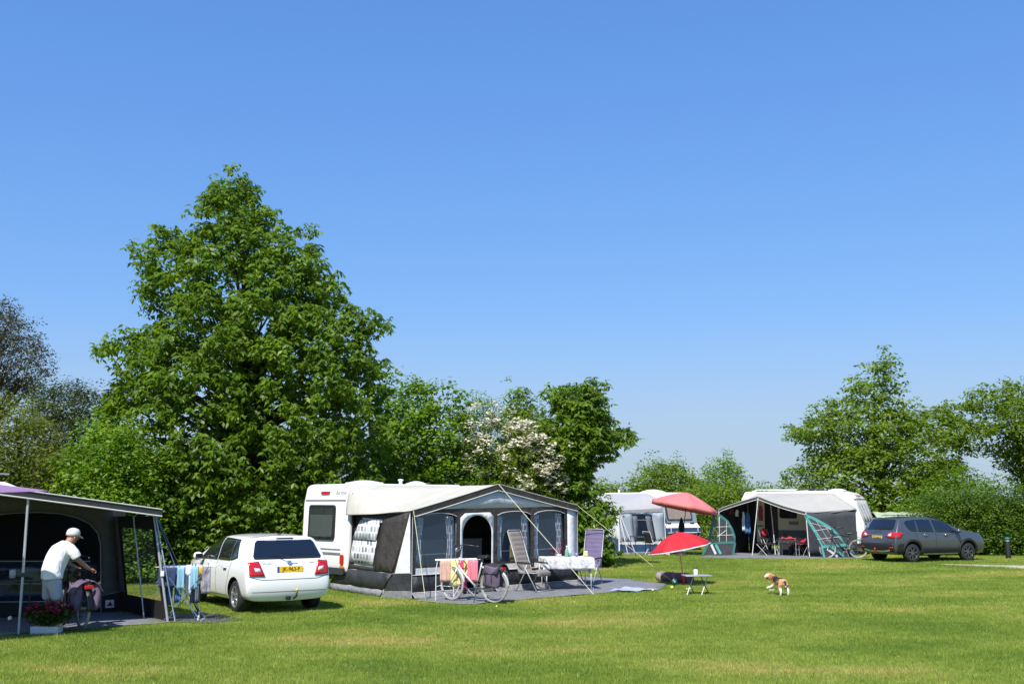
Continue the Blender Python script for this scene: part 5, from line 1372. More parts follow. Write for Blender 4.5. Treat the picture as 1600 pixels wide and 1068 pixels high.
k = 46; d2 = rg.normal(0, 1, (k, 3)); d2[:, 2] = abs(d2[:, 2]) * .8 + .3; d2 /= np.linalg.norm(d2, axis=1, keepdims=True)
mm("geranium", (0.30, 0.010, 0.045), 0.6)
Cf = np.c_[d2[:, 0] * .40 + .03, d2[:, 1] * .24, .32 + d2[:, 2] * .16] + np.array([fl.location.x, fl.location.y, 0])
Cf = np.repeat(Cf, 7, 0) + rg.normal(0, .016, (k * 7, 3))
leaves("blossom", Cf, np.repeat(d2, 7, 0), .03, M["geranium"], fl, 3, .9, 0, 6)
for i_, (u, v) in enumerate(((52, 985), (14, 988))):
    sr = thing("garden_light", ("small pale-topped solar garden light left of the flower box", "small garden light at the far left edge by the awning pole")[i_], "garden light", G(u, v))
    MB().tube([(0, 0, 0), (0, 0, .22)], .008, 6).build("stake", M["steel_dark"], sr); MB().lathe([(.001, .20), (.03, .21), (.035, .25), (.001, .27)], 12).build("lamp_head", M["piping"], sr, smooth=True)
# dark table and stacked things at the left edge inside the awning
tbx = thing("side_table", "dark side table inside the awning at the left edge", "table", G(4, 968), R(40))
MB().box((0, 0, .72), (.8, .5, .03)).build("tabletop", M["tent_dark"], tbx, bevel=.005)
for x in (-.37, .37):
    for y in (-.22, .22): MB().tube([(x, y, 0), (x, y, .71)], .014, 6).build("leg", M["steel_dark"], tbx)
p_t = tbx.location
jj = MB().lathe([(.001, 0), (.05, .0), (.055, .12), (.045, .15), (.04, .15), (.001, .14)], 14).build("water_jug", M["awn_white"], None, smooth=True); jj.location = (p_t.x + .12, p_t.y, .737); tag(jj, "small white jug on the dark side table", "jug")

# ------------------------------------------------------------------ the man
mm("skin", (0.36, 0.17, 0.11), 0.55, var=0.1, scale=8); mm("shirt", (0.76, 0.76, 0.77), 0.85, var=0.03, bump=0.9, bscale=7, bdist=0.05, stretch=(1.6, 1.6, .8))
mm("shorts", (0.36, 0.38, 0.42), 0.85, var=0.08, bump=0.9, bscale=8, bdist=0.04); mm("cap_cloth", (0.52, 0.52, 0.50), 0.85); mm("shoe", (0.05, 0.04, 0.035), 0.7)
def skin(name, pts, edges, m, parent, sub=2, root=0):
    me = bpy.data.meshes.new(name); me.from_pydata([p[:3] for p in pts], edges, []); me.update()
    o = bpy.data.objects.new(name, me); COL.objects.link(o)
    k = o.modifiers.new("s", 'SKIN'); k.use_smooth_shade = True; k.branch_smoothing = 0.6
    lay = me.skin_vertices[0] if me.skin_vertices else None
    if lay is None:
        bm = bmesh.new(); bm.from_mesh(me); bm.verts.layers.skin.verify(); bm.to_mesh(me); bm.free(); lay = me.skin_vertices[0]
    for i, p in enumerate(pts):
        r_ = p[3]; lay.data[i].radius = r_ if isinstance(r_, tuple) else (r_, r_); lay.data[i].use_root = (i == root)
    s = o.modifiers.new("u", 'SUBSURF'); s.levels = sub; s.render_levels = sub
    dg = bpy.context.evaluated_depsgraph_get(); ev = bpy.data.meshes.new_from_object(o.evaluated_get(dg)); ev.name = name
    bpy.data.objects.remove(o)
    ev.materials.clear(); ev.materials.append(m)
    ob = bpy.data.objects.new(name, ev); COL.objects.link(ob); ob.parent = parent; ev.shade_smooth()
    return ob
mx_ = G(76, 988)
man = thing("person", "man in white cap, white T-shirt and grey shorts bending over a bicycle", "person", (mx_.x, mx_.y, .024), R(56))
man.scale = (.96, .96, .955)
# local x = the way he faces; y = his left
BP = [(0.00, 0, .93, .135), (.02, 0, 1.05, .13), (.09, 0, 1.22, .15), (.18, 0, 1.37, .13), (.24, 0, 1.44, .09), (.28, 0, 1.485, .078), (.325, 0, 1.525, .092), (.345, 0, 1.595, .102), (.335, 0, 1.645, .088),   # 0-8 pelvis..head
      (.18, .16, 1.38, .062), (.30, .24, 1.18, .048), (.52, .20, 1.04, .036), (.58, .19, 1.01, .030),        # left arm 9-12
      (.18, -.16, 1.38, .062), (.30, -.25, 1.18, .048), (.50, -.22, 1.04, .036), (.56, -.21, 1.01, .030),    # right arm 13-16
      (.00, .10, .84, .095), (.03, .11, .48, .058), (.02, .115, .40, .056), (-.02, .12, .28, .058), (-.03, .12, .08, .036), (-.02, .12, .04, .040), (.13, .13, .03, .030),   # left leg 17-23
      (.00, -.10, .84, .095), (.06, -.11, .48, .058), (.05, -.115, .40, .056), (.01, -.12, .28, .058), (0, -.12, .08, .036), (.01, -.12, .04, .040), (.16, -.13, .03, .030)]  # right leg 24-30
BE = [(0, 1), (1, 2), (2, 3), (3, 4), (4, 5), (5, 6), (6, 7), (7, 8), (3, 9), (9, 10), (10, 11), (11, 12), (3, 13), (13, 14), (14, 15), (15, 16), (0, 17), (17, 18), (18, 19), (19, 20), (20, 21), (21, 22), (22, 23),
      (0, 24), (24, 25), (25, 26), (26, 27), (27, 28), (28, 29), (29, 30)]
body_ = skin("body", BP, BE, M["skin"], man)
# face: nose, ears, eyes; hands with five fingers
MB().lathe([(.001, -.02), (.016, -.012), (.014, .02), (.001, .04)], 10, (.432, 0, 1.54), Vector((.3, 0, -1))).build("nose", M["skin"], man, smooth=True)
for s in (-1, 1):
    MB().lathe([(.001, -.008), (.022, -.004), (.030, .004), (.001, .008)], 12, (.315, s * .098, 1.55), Vector((0, s, .1))).build("ear", M["skin"], man, smooth=True)
    MB().lathe([(.001, -.01), (.011, 0), (.001, .01)], 10, (.420, s * .032, 1.58), Vector((1, 0, -.3))).build("eye", M["black_plastic"], man, smooth=True)
    pm = Vector((.60, s * .20, 1.0)); q = .19 if s > 0 else -.21
    bx = Vector((.59 if s > 0 else .57, q, 1.0))
    hp = [(bx.x - .03, q, 1.015, .028), (bx.x + .02, q, 1.0, .034), (bx.x + .055, q, .995, .032)]; he = [(0, 1), (1, 2)]
    for k_, (dy, ln) in enumerate(((-.026, .062), (-.009, .072), (.009, .070), (.026, .055))):
        i0 = len(hp); hp += [(bx.x + .075, q + dy, .985, .0095), (bx.x + .075 + ln * .45, q + dy, .960, .0088), (bx.x + .06 + ln * .35, q + dy, .935, .008)]
        he += [(2, i0), (i0, i0 + 1), (i0 + 1, i0 + 2)]
    i0 = len(hp); hp += [(bx.x + .03, q - s * .035, .985, .011), (bx.x + .065, q - s * .045, .965, .010), (bx.x + .085, q - s * .035, .945, .009)]; he += [(1, i0), (i0, i0 + 1), (i0 + 1, i0 + 2)]
    skin("hand", hp, he, M["skin"], man, 1)
TR = [(.87, -.012, .172, .188), (.92, -.010, .176, .190), (1.02, .0, .172, .182), (1.12, .035, .178, .180), (1.22, .075, .185, .186), (1.30, .115, .180, .195), (1.37, .155, .160, .200), (1.42, .19, .125, .165), (1.455, .215, .10, .115), (1.48, .232, .085, .09)]
def torso(k, j, n=40):
    z, cx, rx, ry = TR[k]; an = 2 * math.pi * j / n; f = max(0, 1 - k / 6)
    w = .012 * math.sin(an * 4 + k * 1.3) * f + .005 * math.sin(an * 9 + k)
    lean = .35 * (rx) * math.cos(an) * min(1, k / 6)
    return (cx + (rx + w) * math.cos(an), (ry + w) * math.sin(an), z - lean + .010 * math.sin(an * 3) * f)
sm = MB(); sm.add([torso(k, j) for k in range(len(TR)) for j in range(40)],
    [(k * 40 + j, k * 40 + (j + 1) % 40, (k + 1) * 40 + (j + 1) % 40, (k + 1) * 40 + j) for k in range(len(TR) - 1) for j in range(40)] + [tuple(range(39, -1, -1)), tuple((len(TR) - 1) * 40 + j for j in range(40))])
for s_ in (-1, 1):
    sm.tube([(.17, s_ * .10, 1.37), (.185, s_ * .17, 1.375), (.23, s_ * .225, 1.30), (.275, s_ * .245, 1.215)], [.085, .092, .088, .082], 16)
shirt = sm.build("shirt", M["shirt"], man, smooth=True)
k_ = shirt.modifiers.new("r", 'REMESH'); k_.mode = 'VOXEL'; k_.voxel_size = .013; k_.use_smooth_shade = True
k_ = shirt.modifiers.new("s", 'SMOOTH'); k_.iterations = 5; k_.factor = .5
skin("shorts", [(.0, 0, .97, (.170, .155)), (-.02, 0, .84, (.175, .155)), (-.01, .105, .74, .118), (.02, .115, .60, .108), (.025, .12, .50, .106), (-.01, -.105, .74, .118), (.035, -.115, .60, .108), (.05, -.12, .50, .106)],
     [(0, 1), (1, 2), (2, 3), (3, 4), (1, 5), (5, 6), (6, 7)], M["shorts"], man, 2, 1)
MB().lathe([(.112, -.03), (.114, .01), (.105, .055), (.075, .09), (.03, .105), (.001, .108)], 20, (.338, 0, 1.61), Vector((.12, 0, 1))).build("cap", M["cap_cloth"], man, smooth=True, thick=.004)
MB().grid(lambda a, b: (.415 + .10 * b * math.cos((a - .5) * 2.2), .10 * math.sin((a - .5) * 2.4), 1.595 - .055 * b - .015 * abs(a - .5)), 10, 4).build("cap_peak", M["cap_cloth"], man, smooth=True, thick=.005)
for s, x in ((1, 0), (-1, .03)):
    MB().grid(lambda a, b: (x - .09 + .27 * a, s * .125 + (b - .5) * .10 * (1.15 - .5 * abs(a - .45)), .0), 6, 4).build("shoe_sole", M["shoe"], man, thick=.03)
    skin("shoe", [(x - .05, s * .12, .05, .050), (x + .03, s * .125, .055, .052), (x + .13, s * .13, .04, .042)], [(0, 1), (1, 2)], M["shoe"], man, 2)

# ------------------------------------------------------------------ laundry on a rack (left)
def cloth(name, label, root_loc, yaw, x0, x1, y0, z0, h0, h1, m, group=None, seed=0, legs=False, folds=10):
    """a cloth hung over a rod: two hanging sides and the fold over the rod"""
    def f(a, b):
        x = x0 + (x1 - x0) * a; s = (b - .5) * 2
        L = h0 if s < 0 else h1
        fall = abs(s) * L
        w = .012 * math.sin(a * folds + seed + s * 2) * (.3 + abs(s)) + .006 * math.sin(a * folds * 2.7 + seed)
        wid = 1 - .10 * abs(s) * math.sin(seed + 1)
        xx = (x0 + x1) / 2 + (x - (x0 + x1) / 2) * wid
        return (xx, y0 + (.012 if s > 0 else -.012) * min(1, abs(s) * 8) + w, z0 + .008 - fall)
    mb = MB(); mb.grid(f, 14, 16)
    o = mb.build(name, m, None, smooth=True, thick=.006)
    o.location = root_loc; o.rotation_euler = (0, 0, yaw)
    return tag(o, label, "laundry", group)
mm("navy", (0.030, 0.045, 0.12), .85, var=.2); mm("denim", (0.055, 0.14, 0.30), .85, var=.15); mm("skyblue", (0.22, 0.42, 0.55), .85); mm("palecloth", (0.62, 0.68, 0.74), .85)
mm("yellowcloth", (0.62, 0.44, 0.04), .8); mm("greyprint", (0.24, 0.22, 0.26), .85, var=.6, scale=14); mm("greycloth", (0.11, 0.12, 0.16), .85, var=.2)
mm("peach", (0.58, 0.36, 0.28), .9, var=.06, bump=.4, bscale=90); mm("lemon", (0.74, 0.64, 0.25), .9, var=.05, bump=.4, bscale=90); mm("pink", (0.72, 0.20, 0.26), .9, var=.06, bump=.4, bscale=90); mm("hotpink", (0.75, 0.05, 0.16), .9)
RK = G(290, 968); RY = R(8); RZ = .95
rk1 = thing("drying_rack", "white and blue drying rack of blue laundry beside the dark awning", "drying rack", RK, RY)
rdm = MB()
for k_ in range(5):
    y = -.24 + .12 * k_
    rdm.tube([(-.52, y, RZ), (.50, y, RZ)], .006, 6)
rdm.tube([(-.48, -.26, RZ), (-.48, .26, RZ)], .007, 6); rdm.tube([(.42, -.26, RZ), (.42, .26, RZ)], .007, 6); rdm.build("rods", M["white_pole"], rk1)
for s in (-1, 1):
    lg_ = MB(); lg_.tube([(-.42, s * .25, RZ), (.30 , s * .27, .01)], .008, 6); lg_.build("leg", M["rope_blue"] if s < 0 else M["white_pole"], rk1)
    lg_ = MB(); lg_.tube([(.40, s * .25, RZ), (-.34, s * .27, .01)], .008, 6); lg_.build("leg", M["rope_blue"], rk1)
MB().tube([(.30, -.28, .012), (.30, .28, .012)], .008, 6).build("foot", M["white_pole"], rk1); MB().tube([(-.34, -.28, .012), (-.34, .28, .012)], .008, 6).build("foot", M["white_pole"], rk1)
for i in range(9): MB().box((-.40 + i * .095, -.24 + .12 * (i % 3), RZ + .02), (.012, .012, .06)).build("clothes_peg", M["navy"], rk1)
def hang(nm, lb, x0, x1, k_, h0, h1, m, seed): return cloth(nm, lb, RK, RY, x0, x1, -.24 + .12 * k_, RZ, h0, h1, m, None, seed)
hang("laundry", "dark navy garment hanging at the left of the blue drying rack", -.47, -.16, 0, .36, .30, M["navy"], 1)
hang("trousers", "blue jeans leg hanging below the navy garment on the rack", -.36, -.22, 1, .68, .34, M["denim"], 2)
hang("trousers", "shorter blue jeans leg hanging next to the longer one", -.19, -.08, 1, .64, .34, M["denim"], 4)
hang("laundry", "sky blue cloth in the middle of the drying rack", -.14, -.02, 0, .40, .30, M["skyblue"], 3)
hang("laundry", "long white cloth hanging in the middle of the drying rack", -.02, .09, 1, .50, .35, M["palecloth"], 5)
hang("laundry", "pale blue cloth hanging right of the white cloth on the rack", .09, .22, 0, .40, .30, M["skyblue"], 6)
hang("laundry", "dark grey-blue cloth hanging low behind the pale blue cloth", .05, .24, 2, .66, .34, M["greycloth"], 7)
hang("laundry", "small bright yellow cloth on the drying rack", .21, .29, 1, .26, .2, M["yellowcloth"], 8)
hang("laundry", "grey patterned garment at the right end of the drying rack", .29, .43, 0, .48, .40, M["greyprint"], 9)
# folded rack with towels (middle)
RK2 = G(717, 938.2) + Vector((0, .06, .02)); RY2 = R(4)
rk2 = thing("drying_rack", "white drying rack of towels behind the silver bicycle", "drying rack", RK2, RY2)
rd = MB()
for k_ in range(4): rd.tube([(-.52, -.1 + .15 * k_, .83), (.45, -.1 + .15 * k_, .85)], .008, 6)
rd.tube([(-.42, -.12, .83), (-.42, .38, .83)], .008, 6); rd.tube([(.38, -.12, .85), (.38, .38, .85)], .008, 6); rd.build("rods", M["white_pole"], rk2)
for x in (-.50, -.12):
    MB().tube([(x, -.1, .0), (x, -.1, .62), (x + .03, -.08, .83)], .009, 6).build("leg", M["white_pole"], rk2)
for s in (-.1, .3): MB().tube([(-.15, s, .02), (.32, s, .85)], .008, 6).build("leg", M["white_pole"], rk2); MB().tube([(.38, s, .02), (-.40, s, .83)], .008, 6).build("leg", M["white_pole"], rk2)
MB().tube([(-.50, -.1, .28), (-.42, .0, .30), (-.12, -.1, .28)], .007, 6).build("foot", M["white_pole"], rk2)
def hang2(nm, lb, x0, x1, k_, h0, h1, m, seed): return cloth(nm, lb, RK2, RY2, x0, x1, -.1 + .15 * k_, .84, h0, h1, m, None, seed)
hang2("towel", "peach coloured towel hanging left on the towel rack", -.42, -.19, 0, .46, .3, M["peach"], 1)
hang2("towel", "long pale yellow towel hanging on the towel rack", -.19, .02, 0, .56, .3, M["lemon"], 2)
hang2("towel", "narrow yellow towel hanging between red and pink towels", .10, .20, 1, .34, .3, M["lemon"], 3)
hang2("towel", "hot pink towel hanging lowest on the rack behind the bicycle wheel", .00, .16, 2, .66, .3, M["hotpink"], 4)
hang2("towel", "salmon pink towel hanging at the right end of the towel rack", .18, .40, 0, .46, .3, M["pink"], 5)
# ------------------------------------------------------------------ padded folding chairs, table and what stands on it
mm("pad_taupe", (0.215, 0.185, 0.165), 0.85, var=.06, bump=.3, bscale=60); mm("pad_purple", (0.135, 0.11, 0.20), 0.85, var=.06, bump=.3, bscale=60)
mm("pad_navy", (0.02, 0.022, 0.05), 0.85); mm("chair_red", (0.45, 0.02, 0.03), .8); mm("chair_black", (0.015, 0.015, 0.017), .7)
def pad_curve(bk, lean):
    """side line of a long cushion: seat front, seat back, up the back"""
    P = [(.30, .36), (.30, .45), (.22, .475), (-.20, .43), (-.27, .46)]
    for i in range(9):
        t = i / 8; P.append((-.30 - math.sin(lean) * bk * t, .50 + math.cos(lean) * bk * t))
    return P
def folding_chair(label, loc, yaw, m, bk=.80, lean=R(24), ridges=8, tufts=False, group=None, w=.46, frame="alu"):
    c = thing("folding_chair", label, "chair", loc, yaw, group)
    fm = M[frame]
    P = pad_curve(bk, lean); L = [0]
    for a, b in zip(P, P[1:]): L.append(L[-1] + math.dist(a, b))
    def at(s):
        for i in range(len(P) - 1):
            if s <= L[i + 1] or i == len(P) - 2:
                f = (s - L[i]) / (L[i + 1] - L[i]); return P[i][0] + (P[i + 1][0] - P[i][0]) * f, P[i][1] + (P[i + 1][1] - P[i][1]) * f
    tot = L[-1]; rl_ = tot / (ridges + 5)
    def face(sg):
        def f(a, b):
            s = tot * a; x, z = at(s); x2, z2 = at(min(tot, s + .01)); x1, z1 = at(max(0, s - .01))
            nx, nz = -(z2 - z1), (x2 - x1); nl = math.hypot(nx, nz) or 1
            nx, nz = -nx / nl, -nz / nl
            if nz < 0 and abs(x) < .28: nx, nz = -nx, -nz
            puff = .012 + .016 * abs(math.sin(math.pi * s / rl_)) ** .5
            ed = max(0, 1 - (2 * b - 1) ** 6)
            if tufts:
                puff = .022 + .003 * math.sin(s * 60)
                for ty in (.3, .7):
                    for ts in (.62, .80): puff -= .022 * math.exp(-(((b - ty) * w) ** 2 + (s - tot * ts) ** 2) / .0006)
            k = (puff * ed + .006) * sg
            return (x + nx * k, (b - .5) * w, z + nz * k)
        return f
    mb = MB(); mb.grid(face(1), 110, 12); mb.grid(face(-1), 110, 12)
    n0 = 111 * 13
    rim = [(i * 13, (i + 1) * 13) for i in range(110)]
    for i, j in rim: mb.f.append((i, j, n0 + j, n0 + i)); mb.f.append((i + 12, n0 + i + 12, n0 + j + 12, j + 12))
    for k in range(12): mb.f.append((k, n0 + k, n0 + k + 1, k + 1)); mb.f.append((110 * 13 + k, 110 * 13 + k + 1, n0 + 110 * 13 + k + 1, n0 + 110 * 13 + k))
    mb.build("cushion", m, c, smooth=True)
    for s in (-1, 1):
        y = s * (w / 2 + .02)
        MB().tube([(.30, y, .0), (.02, y, .42), (-.12, y, .62)], .012, 8).build("leg", fm, c, smooth=True)
        MB().tube([(-.34, y, .0), (-.10, y, .40), (-.02, y, .62)], .012, 8).build("leg", fm, c, smooth=True)
        bf = MB().tube([(-.26, y - s * .015, .42), (-.29, y - s * .015, .50), (-.30 - math.sin(lean) * (bk + .02), y - s * .015, .50 + math.cos(lean) * (bk + .02))], .011, 8).build("back_tube", fm, c, smooth=True)
        ar = MB().tube([(-.32, y, .66), (-.20, y, .665), (.14, y, .65), (.20, y, .63)], .020, 8).build("armrest", M["black_plastic"], c, smooth=True)
    fr = MB(); yy = w / 2 + .005
    fr.tube([(-.26, -yy, .42), (.28, -yy, .44), (.28, yy, .44), (-.26, yy, .42)], .012, 8)
    fr.tube([(.30, -yy, .03), (.30, yy, .03)], .010, 6); fr.tube([(-.34, -yy, .03), (-.34, yy, .03)], .010, 6); fr.build("seat_frame", fm, c, smooth=True)
    tx, tz = -.30 - math.sin(lean) * (bk + .02), .50 + math.cos(lean) * (bk + .02)
    MB().tube([(tx, -yy + .01, tz - .01), (tx, -yy + .04, tz + .02), (tx, yy - .04, tz + .02), (tx, yy - .01, tz - .01)], .011, 8).build("top_bar", fm, c, smooth=True)
    return c
ca_ = G(838, 924)
folding_chair("taupe ribbed high-backed folding chair left of the white table", (ca_.x - .05, ca_.y - .10, .02), R(-40), M["pad_taupe"], .92, R(20), 9, w=.48)
cp_ = G(918, 914)
folding_chair("purple tufted high-backed folding chair right of the white table", (cp_.x, cp_.y, .02), R(-118), M["pad_purple"], .86, R(14), 9, tufts=True, w=.50)
fc_ = aw(X(748) + .15, .75)
folding_chair("dark striped folding chair standing inside the awning doorway", (fc_.x, fc_.y, .05), R(-60), M["pad_navy"], .70, R(18), 8)
# yellow board leaning beside the taupe chair
yb = G(800, 921)
ybo = thing("board", "plain yellow board leaning against the awning left of taupe chair", "board", (yb.x + .1, yb.y + .05, .02), R(44.5))
mm("yellow_board", (0.72, 0.52, 0.20), .6, var=.1, scale=4, stretch=(1, 1, 8))
MB().box((0, .0, .80), (.42, .02, .48)).build("panel", M["yellow_board"], ybo, bevel=.004)
for s in (-.18, .18): MB().tube([(s, .02, .6), (s, .08, 0)], .010, 6).build("leg", M["alu"], ybo)
# table
tg = (G(888, 924) + G(925, 921)) / 2
tb_c = G(884, 921)
ty_ = R(8)
tbl = thing("folding_table", "folding table with slender white legs under the white cloth", "table", (tb_c.x + .02, tb_c.y + .1, .02), ty_)
MB().box((0, 0, .735), (1.20, .80, .025)).build("tabletop", M["white_pole"], tbl, bevel=.008)
for x in (-.54, .54):
    for y in (-.34, .34): MB().tube([(x, y, .0), (x, y, .73)], .015, 8).build("leg", M["white_pole"], tbl, smooth=True)
mm("table_cloth", (0.60, 0.60, 0.60), .8, var=.35, scale=14, bump=.3, bscale=12, transl=.1)
def tcloth(a, b):
    x = (a - .5) * 1.62; y = (b - .5) * 1.24
    ex, ey = max(0, abs(x) - .61), max(0, abs(y) - .41)
    d = ex + ey; xx = math.copysign(min(abs(x), .61) + .10 * ex, x); yy = math.copysign(min(abs(y), .41) + .10 * ey, y)
    w = d * .12 * (math.sin(x * 17 + 1) * (ey > 0) + math.sin(y * 15) * (ex > 0))
    z = .752 - d * 1.25 if d > 0 else .752
    if ex > 0 and ey > 0: z = .752 - math.hypot(ex, ey) * 1.45; xx += .12 * math.copysign(min(ex, ey), x); yy += .12 * math.copysign(min(ex, ey), y)
    return (xx + (w if ex > ey else w * .3), yy + (w if ey >= ex else w * .3), z + .002 * math.sin(x * 13 + y * 9))
tcl = MB().grid(tcloth, 54, 44).build("tablecloth", M["table_cloth"], None, smooth=True, thick=.004)
tcl.location = tbl.location; tcl.rotation_euler = (0, 0, ty_); tag(tcl, "white printed tablecloth hanging in folds over the folding table", "tablecloth")
mm("glass_green", (0.25, 0.50, 0.38), .1, coat=.6, transl=.3); mm("cup_purple", (0.28, 0.16, 0.48), .3); mm("cup_yellow", (0.62, 0.60, 0.25), .35); mm("china", (0.78, 0.78, 0.76), .2, coat=.5)
TM = Matrix.Translation(tbl.location) @ Matrix.Rotation(ty_, 4, 'Z')
def on_table(name, label, cat, x, y, prof, m, extra=None):
    r = thing(name, label, cat, TM @ Vector((x, y, .757)))
    MB().lathe(prof, 18).build("body", m, r, smooth=True)
    if extra: MB().lathe(extra[0], 14).build(extra[1], extra[2], r, smooth=True)
    return r
on_table("bottle", "green-tinted bottle with white cap on the white table", "bottle", .02, .02, [(.001, 0), (.04, 0), (.045, .02), (.045, .14), (.03, .18), (.015, .20), (.015, .23)], M["glass_green"], ([(.018, .225), (.022, .23), (.022, .26), (.001, .265)], "cap", M["china"]))
on_table("jar", "pale green low jar beside the bottle on the white table", "jar", .10, .16, [(.001, 0), (.06, 0), (.07, .03), (.065, .075), (.05, .08), (.001, .08)], M["glass_green"])
on_table("bowl", "small white bowl at the left side of the white table", "bowl", -.18, -.02, [(.001, 0), (.04, 0), (.065, .05), (.07, .06), (.064, .06), (.04, .012), (.001, .01)], M["china"])
on_table("cup", "purple cup standing right of the bottle", "cup", .27, .04, [(.001, 0), (.032, 0), (.038, .09), (.034, .09), (.029, .008), (.001, .006)], M["cup_purple"])
on_table("pitcher", "pale yellow pitcher near the purple chair", "pitcher", .50, .02, [(.001, 0), (.05, 0), (.06, .05), (.045, .10), (.05, .12), (.045, .12), (.04, .09), (.001, .02)], M["cup_yellow"], ([(.045, .118), (.04, .13), (.001, .14)], "lid", M["china"]))
# cloth on the groundsheet
bc = G(985, 923.5); mm("blue_cloth", (0.34, 0.38, 0.50), .9, var=.15, bump=.4)
v, f = flat_mesh([(p.x, p.y) for p in (G(952, 924.5), G(975, 919.5), G(1016, 921), G(1030, 922.5), G(988, 925.5))], maxlen=.12)
mb = MB(); mb.add([(x, y, .045 + .012 * math.sin(x * 9 + y * 5) + .008 * math.sin(x * 21)) for x, y in v], f)
tag(mb.build("blanket", M["blue_cloth"], smooth=True, thick=.012), "pale blue blanket spread flat at the groundsheet's right end", "blanket")

# ------------------------------------------------------------------ red sunshade, small table, bolster, leash reel, ball
mm("parasol_red", (0.66, 0.028, 0.045), .75, var=.04, transl=.35, bump=.1); mm("parasol_pink", (0.76, 0.26, 0.26), .75, var=.05, transl=.35, bump=.1); mm("fringe", (0.75, 0.62, 0.66), .8)
mm("pole_pink", (0.62, 0.30, 0.22), .5); mm("red_plastic", (0.70, 0.03, 0.08), .4)
def parasol(label, base, top, rad, sag, ribs, m, edge_m, pole_m, tilt=(0, 0), base_kind="spike", group=None, drop=.06, prof=1.6):
    root = thing("parasol", label, "parasol", base, 0, group)
    t = Vector(top) - Vector(base); q = Matrix.Rotation(tilt[0], 3, 'Y') @ Matrix.Rotation(tilt[1], 3, 'X')
    def cv(a, b):
        an = 2 * math.pi * a
        k = abs(math.sin(an * ribs / 2)); seg = 2 * math.pi / ribs; la = (an % seg) - seg / 2      # straight hems, cloth slack between two ribs
        r = rad * b * (1 + (math.cos(seg / 2) / math.cos(la) - 1) * 1.15); z = -sag * b ** prof - .035 * k * math.sin(math.pi * b)
        return t + q @ Vector((math.cos(an) * r, math.sin(an) * r, z))
    cn = MB().grid(cv, ribs * 6, 10).build("canopy", m, root, smooth=True, thick=.004)
    MB().grid(lambda a, b: cv(a, 1) + q @ Vector((0, 0, -drop * b)), ribs * 6, 1).build("valance", edge_m, cn, smooth=True, thick=.004)
    for i in range(ribs):
        MB().tube([cv(i / ribs, b) - q @ Vector((0, 0, .012)) for b in (0.02, .25, .5, .75, 1.0)], .005, 5).build("rib", M["steel_dark"], root)
        MB().tube([t * .80 + Vector((0, 0, 0)), cv(i / ribs, .48) - q @ Vector((0, 0, .015))], .005, 5).build("strut", M["steel_dark"], root)
    MB().tube([Vector((0, 0, 0)), t + q @ Vector((0, 0, .04))], .014, 8).build("pole", pole_m, root)
    if base_kind == "spike":
        g = MB(); g.lathe([(.012, -.02), (.030, .0), (.034, .22), (.045, .26), (.03, .30)], 12, (0, 0, 0), t.normalized()); g.tube([(-.06, 0, .24), (.05, 0, .22)], .012, 6)
        g.build("ground_spike", M["red_plastic"], root, smooth=True)
    else:
        MB().lathe([(.25, 0), (.25, .05), (.2, .08), (.03, .10), (.03, .3)], 20).build("base", M["steel_dark"], root, smooth=True)
    return root
ub = G(1069, 913); ut = AT(1058, 831.5, ub.y - .05)
parasol("red sunshade with pale fringe tilted over the small grey table", ub, ut, .80, .40, 8, M["parasol_red"], M["fringe"], M["pole_pink"], (R(-11), R(-1)), drop=.035, prof=1.7)
tgd = G(1090, 928.5)
stb = thing("camping_table", "small grey folding table with crossed legs beneath the red sunshade", "table", tgd, R(6))
MB().box((0, .02, .43), (.62, .42, .022)).build("tabletop", M["alu"], stb, bevel=.006)
for xa, xb in ((-.30, -.02), (.04, .32)):
    MB().tube([(xa, -.17, .0), (xb, .20, .42)], .011, 6).build("leg", M["piping"], stb); MB().tube([(xb, .20, .0), (xa, -.17, .42)], .010, 6).build("leg", M["steel_dark"], stb)
MB().tube([(-.16, .015, .21), (.18, .015, .21)], .008, 6).build("crossbar", M["alu"], stb)
ln = thing("lantern", "small glass storm lantern on the grey folding table", "lantern", Vector(tgd) + Vector((-.02, .05, .442)))
MB().lathe([(.001, 0), (.045, 0), (.05, .02), (.05, .11), (.03, .13)], 16).build("glass", M["clear_lens"], ln, smooth=True)
MB().lathe([(.035, .125), (.03, .15), (.001, .165)], 12).build("lid", M["steel_dark"], ln, smooth=True); MB().tube([(-.045, 0, .12), (-.03, 0, .20), (.03, 0, .20), (.045, 0, .12)], .003, 5).build("handle", M["steel_dark"], ln)
mm("tunnel_plum", (0.19, 0.11, 0.135), .85, var=.12, bump=.4, bscale=6); mm("tunnel_grey", (0.30, 0.26, 0.24), .85, var=.1)
rl0, rl1 = G(1032, 907.5), G(1082, 911)
bo = thing("bolster", "long plum coloured bolster with beige end lying behind the sunshade foot", "bolster", rl0, math.atan2((rl1 - rl0).y, (rl1 - rl0).x))
LB = (rl1 - rl0).length
MB().lathe([(.001, 0), (.10, .02), (.13, .08), (.135, .3), (.125, LB * .5), (.135, LB - .15), (.12, LB - .03), (.001, LB)], 20, (0, 0, .125), Vector((1, 0, 0))).build("body", M["tunnel_plum"], bo, smooth=True)
MB().lathe([(.001, -.13), (.085, -.11), (.125, -.04), (.137, .06), (.139, .10)], 20, (0, 0, .125), Vector((1, 0, 0))).build("end_panel", M["tunnel_grey"], bo, smooth=True)
lr = thing("leash_reel", "dark green round leash reel hanging at the guy rope's peg", "leash reel", G(1054, 915))
mm("reel_green", (0.012, 0.075, 0.055), .4)
MB().lathe([(.001, -.025), (.065, -.022), (.075, 0), (.065, .022), (.001, .025)], 20, (0, 0, .11), Vector((.1, -1, .1))).build("body", M["reel_green"], lr, smooth=True)
